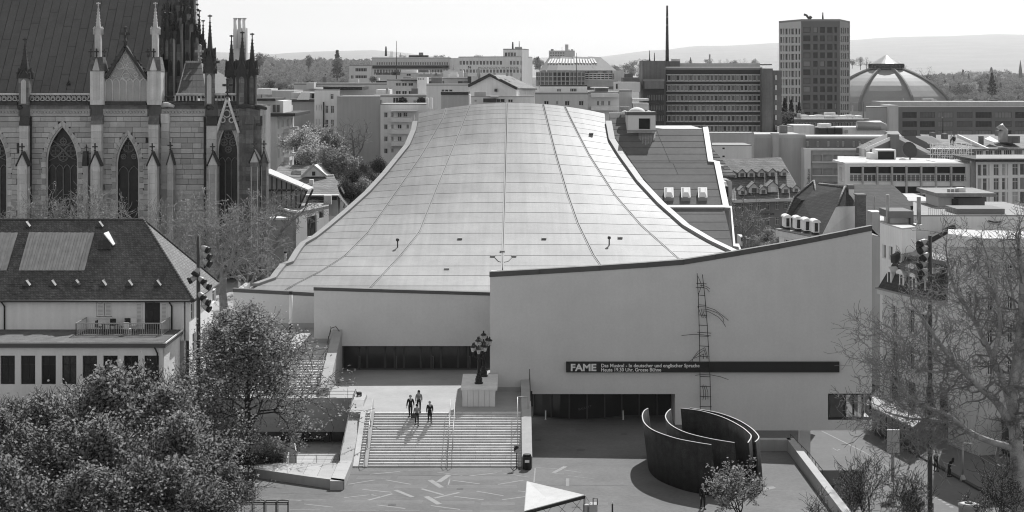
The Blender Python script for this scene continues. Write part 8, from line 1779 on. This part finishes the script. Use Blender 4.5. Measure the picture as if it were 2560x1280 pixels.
# --- gardens behind the theatre
m = MB(); g4 = [[(-48, 236, 6), (-12, 236, 6)], [(-50, 250, 9), (-12, 250, 10)], [(-52, 272, 13), (-12, 272, 15)], [(-54, 300, 15), (-12, 300, 16)]]
for a, b in zip(g4, g4[1:]): m.face([a[0], a[1], b[1], b[0]])
m.build('garden_slope', mat('garden_soil', .06, .3, .6), kind='structure')
gt = [make_tree(80 + i, 10, 2.5, .16, 5, 3, 4, 7000, .20, (BLOS, LEAF, LEAFD)[i], BARKG, up=.14, spread=.8, ls=.4, minr=.02) for i in range(3)]
for px, Y, yt, yb, i, lab in ((752, 258, 312, 425, 0, 'pale blossoming cherry tree beside the apartment house balconies'), (800, 262, 300, 420, 1, 'light green tree between blossom tree and blank grey wall'), (838, 250, 350, 470, 1, 'broad green tree above the tiled cottage roof'), (775, 254, 345, 440, 0, 'second pale blossoming tree just above the cottage gable'), (912, 262, 400, 470, 2, 'dark evergreen at the foot of the blank grey wall'), (945, 268, 388, 450, 2, 'dark evergreen under the white balcony house'), (880, 246, 410, 500, 2, 'dark bushy tree on the garden slope beside the roof edge'), (905, 243, 435, 520, 1, 'small green tree close to the left edge of the great roof'), (860, 240, 440, 520, 2, 'dark tree right of the tiled cottage'), (930, 252, 420, 500, 2, 'dark tree low on the garden slope by the roof edge'), (1918, 216, 560, 650, 1, 'light green tree before the dormer house doors'), (1940, 208, 580, 660, 1, 'rounded pale green tree between dormer house and turret house'), (1890, 212, 590, 650, 1, 'low green tree in the yard before the dormer house')):
    z0, z1 = PZ(yb, Y), PZ(yt, Y); plant('garden_tree', lab, 'tree', gt[i], (PX(px, Y), Y, z0), px * .31, (z1 - z0) / 10)
for x, lab in ((1007, 'round planter bush on the roof terrace left'), (1053, 'round planter bush on the roof terrace right, before the dark topped block')): p = P(x, 253, 299.2); shrub('planter_bush', lab, [(p.x, p.y, p.z, .75)], .14, 700, LEAFD, x)
p = P(933, 197, 436); shrub('planter_bush', 'big rounded bush on the low terrace left of the studio house', [(p.x, p.y, p.z, .95)], .2, 700, LEAF, 9)
# --- conifers and far trees
def cone_mesh(seed, n=900, lm=NEED):
    rng = np.random.default_rng(seed); z = rng.uniform(.05, 1, n) ** .8; a = rng.uniform(0, 6.283, n); tier = .75 + .25 * np.sin(z * 40 + rng.normal(size=n) * .6); rr_ = (1 - z) * .26 * np.sqrt(rng.uniform(.2, 1, n)) * tier + .01
    pts = np.stack([rr_ * np.cos(a), rr_ * np.sin(a), z], 1); co, q = leaves(pts, .035, rng, .6); tc, tq = tubes([(0, 0, 0, 0, 0, .9, .02, .004)], 5)
    return npmesh('conifer', np.concatenate([co, tc]), np.concatenate([q, tq + len(co)]), [lm, BARK], np.concatenate([np.zeros(len(q), int), np.ones(len(tq), int)]))
def round_mesh(seed, n=900, lm=LEAF, wide=.36, size=.032):
    r = random.Random(seed); rng = np.random.default_rng(seed); C = [(r.gauss(0, wide * .45), r.gauss(0, wide * .45), r.uniform(.38, .82), r.uniform(.11, .2)) for _ in range(11)]; P_ = []
    for x, y, z, rr_ in C: d = rng.normal(size=(n // 11, 3)); d /= np.linalg.norm(d, axis=1)[:, None]; P_.append(np.array([[x, y, z]]) + d * rr_ * rng.uniform(.5, 1.05, (n // 11, 1)))
    co, q = leaves(np.concatenate(P_), size, rng, .8); tc, tq = tubes([(0, 0, 0, 0, 0, .5, .025, .015)] + [(0, 0, .3, c[0], c[1], c[2], .012, .004) for c in C], 4)
    return npmesh('broadleaf', np.concatenate([co, tc]), np.concatenate([q, tq + len(co)]), [lm, BARK], np.concatenate([np.zeros(len(q), int), np.ones(len(tq), int)]))
LEAFG = leafmat('grey_twigs', .16, .3)
FM = {'c': [cone_mesh(1), cone_mesh(2)], 'r': [round_mesh(3), round_mesh(4, lm=LEAFG), round_mesh(5, lm=LEAFD), round_mesh(6, lm=LEAFG, wide=.42)], 'p': [round_mesh(7, 700, LEAFG, .12)], 'b': [round_mesh(8, 420, LEAFG, .4, .016)]}
rf = random.Random(12)
def far(px, yt, hpx, Y, k, label, group):
    h = hpx * Y / F; z1 = PZ(yt, Y); me = rf.choice(FM[k]); o = bpy.data.objects.new({'c': 'conifer_tree', 'r': 'broadleaf_tree', 'p': 'poplar_tree', 'b': 'bare_tree'}[k], me); COL.objects.link(o)
    w_ = rf.uniform(.95, 1.35); o.location = (PX(px, Y), Y, z1 - h); o.scale = (h * w_, h * w_, h); o.rotation_euler = (0, 0, rf.uniform(0, 6.28)); tag(o, label, 'tree', group)
for x, y0, h, Y, k, lab in ((1962, 246, 80, 415, 'c', 'dark conifer before the foot of the office tower'), (1978, 250, 76, 420, 'c', 'second dark conifer before the foot of the office tower'), (1998, 256, 66, 418, 'c', 'shorter conifer at the right of those before the office tower'), (1970, 270, 60, 412, 'r', 'dark broad tree between the concrete office and the tower'), (843, 126, 75, 1500, 'c', 'tallest pointed conifer on the wooded rise right of the church'), (648, 124, 60, 1600, 'p', 'slim poplar on the ridge just right of the church'), (772, 131, 50, 1600, 'p', 'slim poplar sticking out of the wooded rise'), (2316, 162, 56, 1200, 'b', 'tall bare tree standing above the wood right of the dome'), (2480, 182, 60, 1150, 'c', 'tall conifer in the wood at the right edge'), (2262, 160, 42, 1100, 'b', 'bare tree close beside the dome lantern'), (842, 140, 45, 1450, 'r', 'broad tree beside the tallest conifer')): far(x, y0, h, Y, k, lab, None)
for i in range(175):
    x = rf.uniform(536, 935); t = rf.random() ** .8; base_y = 140 + 18 * (x > 860) + (8 if x < 640 else 0); yt = base_y + t * 60 + rf.uniform(-8, 8); far(x, yt, rf.uniform(30, 50), 3300 - 1500 * t, rf.choice('rrrrcrr'), 'distant tree of the hazy wooded rise right of the church', 'trees on the wooded rise')
for i in range(180):
    x = rf.uniform(2236, 2590); t = rf.random(); base_y = 190 - 18 * (x > 2320) + 6 * math.sin(x * .03); yt = base_y + t * 45 + rf.uniform(-5, 5); far(x, yt, rf.uniform(30, 48), 3100 - 1500 * t, rf.choice('rrrrbrrc'), 'distant tree of the hazy wood right of the domed hall', 'trees of the wood by the dome')
for i in range(34):
    x = rf.uniform(1462, 1612); t = rf.random(); far(x, 146 + t * 34 + rf.uniform(-4, 6), rf.uniform(30, 48), 2800 - 900 * t, rf.choice('rrrcrp'), 'distant tree between the rotunda and the concrete office', 'trees beside the rotunda')
for i in range(30):
    x = rf.choice([rf.uniform(930, 1260), rf.uniform(1326, 1350), rf.uniform(1700, 1905), rf.uniform(2130, 2180)]); far(x, rf.uniform(134, 148) + (6 if x > 1690 else 0), rf.uniform(22, 34), 2400, rf.choice('rbcrb'), 'small distant tree peeping over the flat city roofs', 'trees over the city roofs')
for i in range(26):
    x = rf.uniform(650, 930); far(x, 196 + rf.uniform(0, 22), rf.uniform(26, 40), 900 - 300 * rf.random(), rf.choice('rrr'), 'hazy tree at the foot of the wooded rise behind the roofs', 'trees at the foot of the rise')

# --- the wood itself between the trees one can tell apart
def wood(name, label, x0, x1, ytop, Ya, Yb, n, seed):
    rng = np.random.default_rng(seed); t = rng.uniform(0, 1, n); Y = Ya + (Yb - Ya) * t; px = rng.uniform(x0, x1, n)
    yr = ytop(px) + 58 * (1 - t) ** 1.2 + rng.uniform(0, 16, n) + 4 * np.sin(px * .35 + t * 30) ; X_ = (px - 1280) * Y / F; Z_ = H - (yr - HY) * Y / F
    co, q = leaves(np.stack([X_, Y, Z_], 1), 3.2, rng, .9); tag(link(name, npmesh(name, co, q, [LEAFG])), label, 'wood', None, 'stuff')
wood('woods', 'hazy mass of leafless wood behind the domed hall and long office', 2236, 2640, lambda p: 196 - 10 * np.clip((p - 2250) / 100, 0, 1), 1500, 3000, 26000, 1)
wood('woods', 'hazy mass of mixed wood on the rise right of the church', 520, 940, lambda p: 150 + 0 * p, 1600, 3200, 26000, 2)
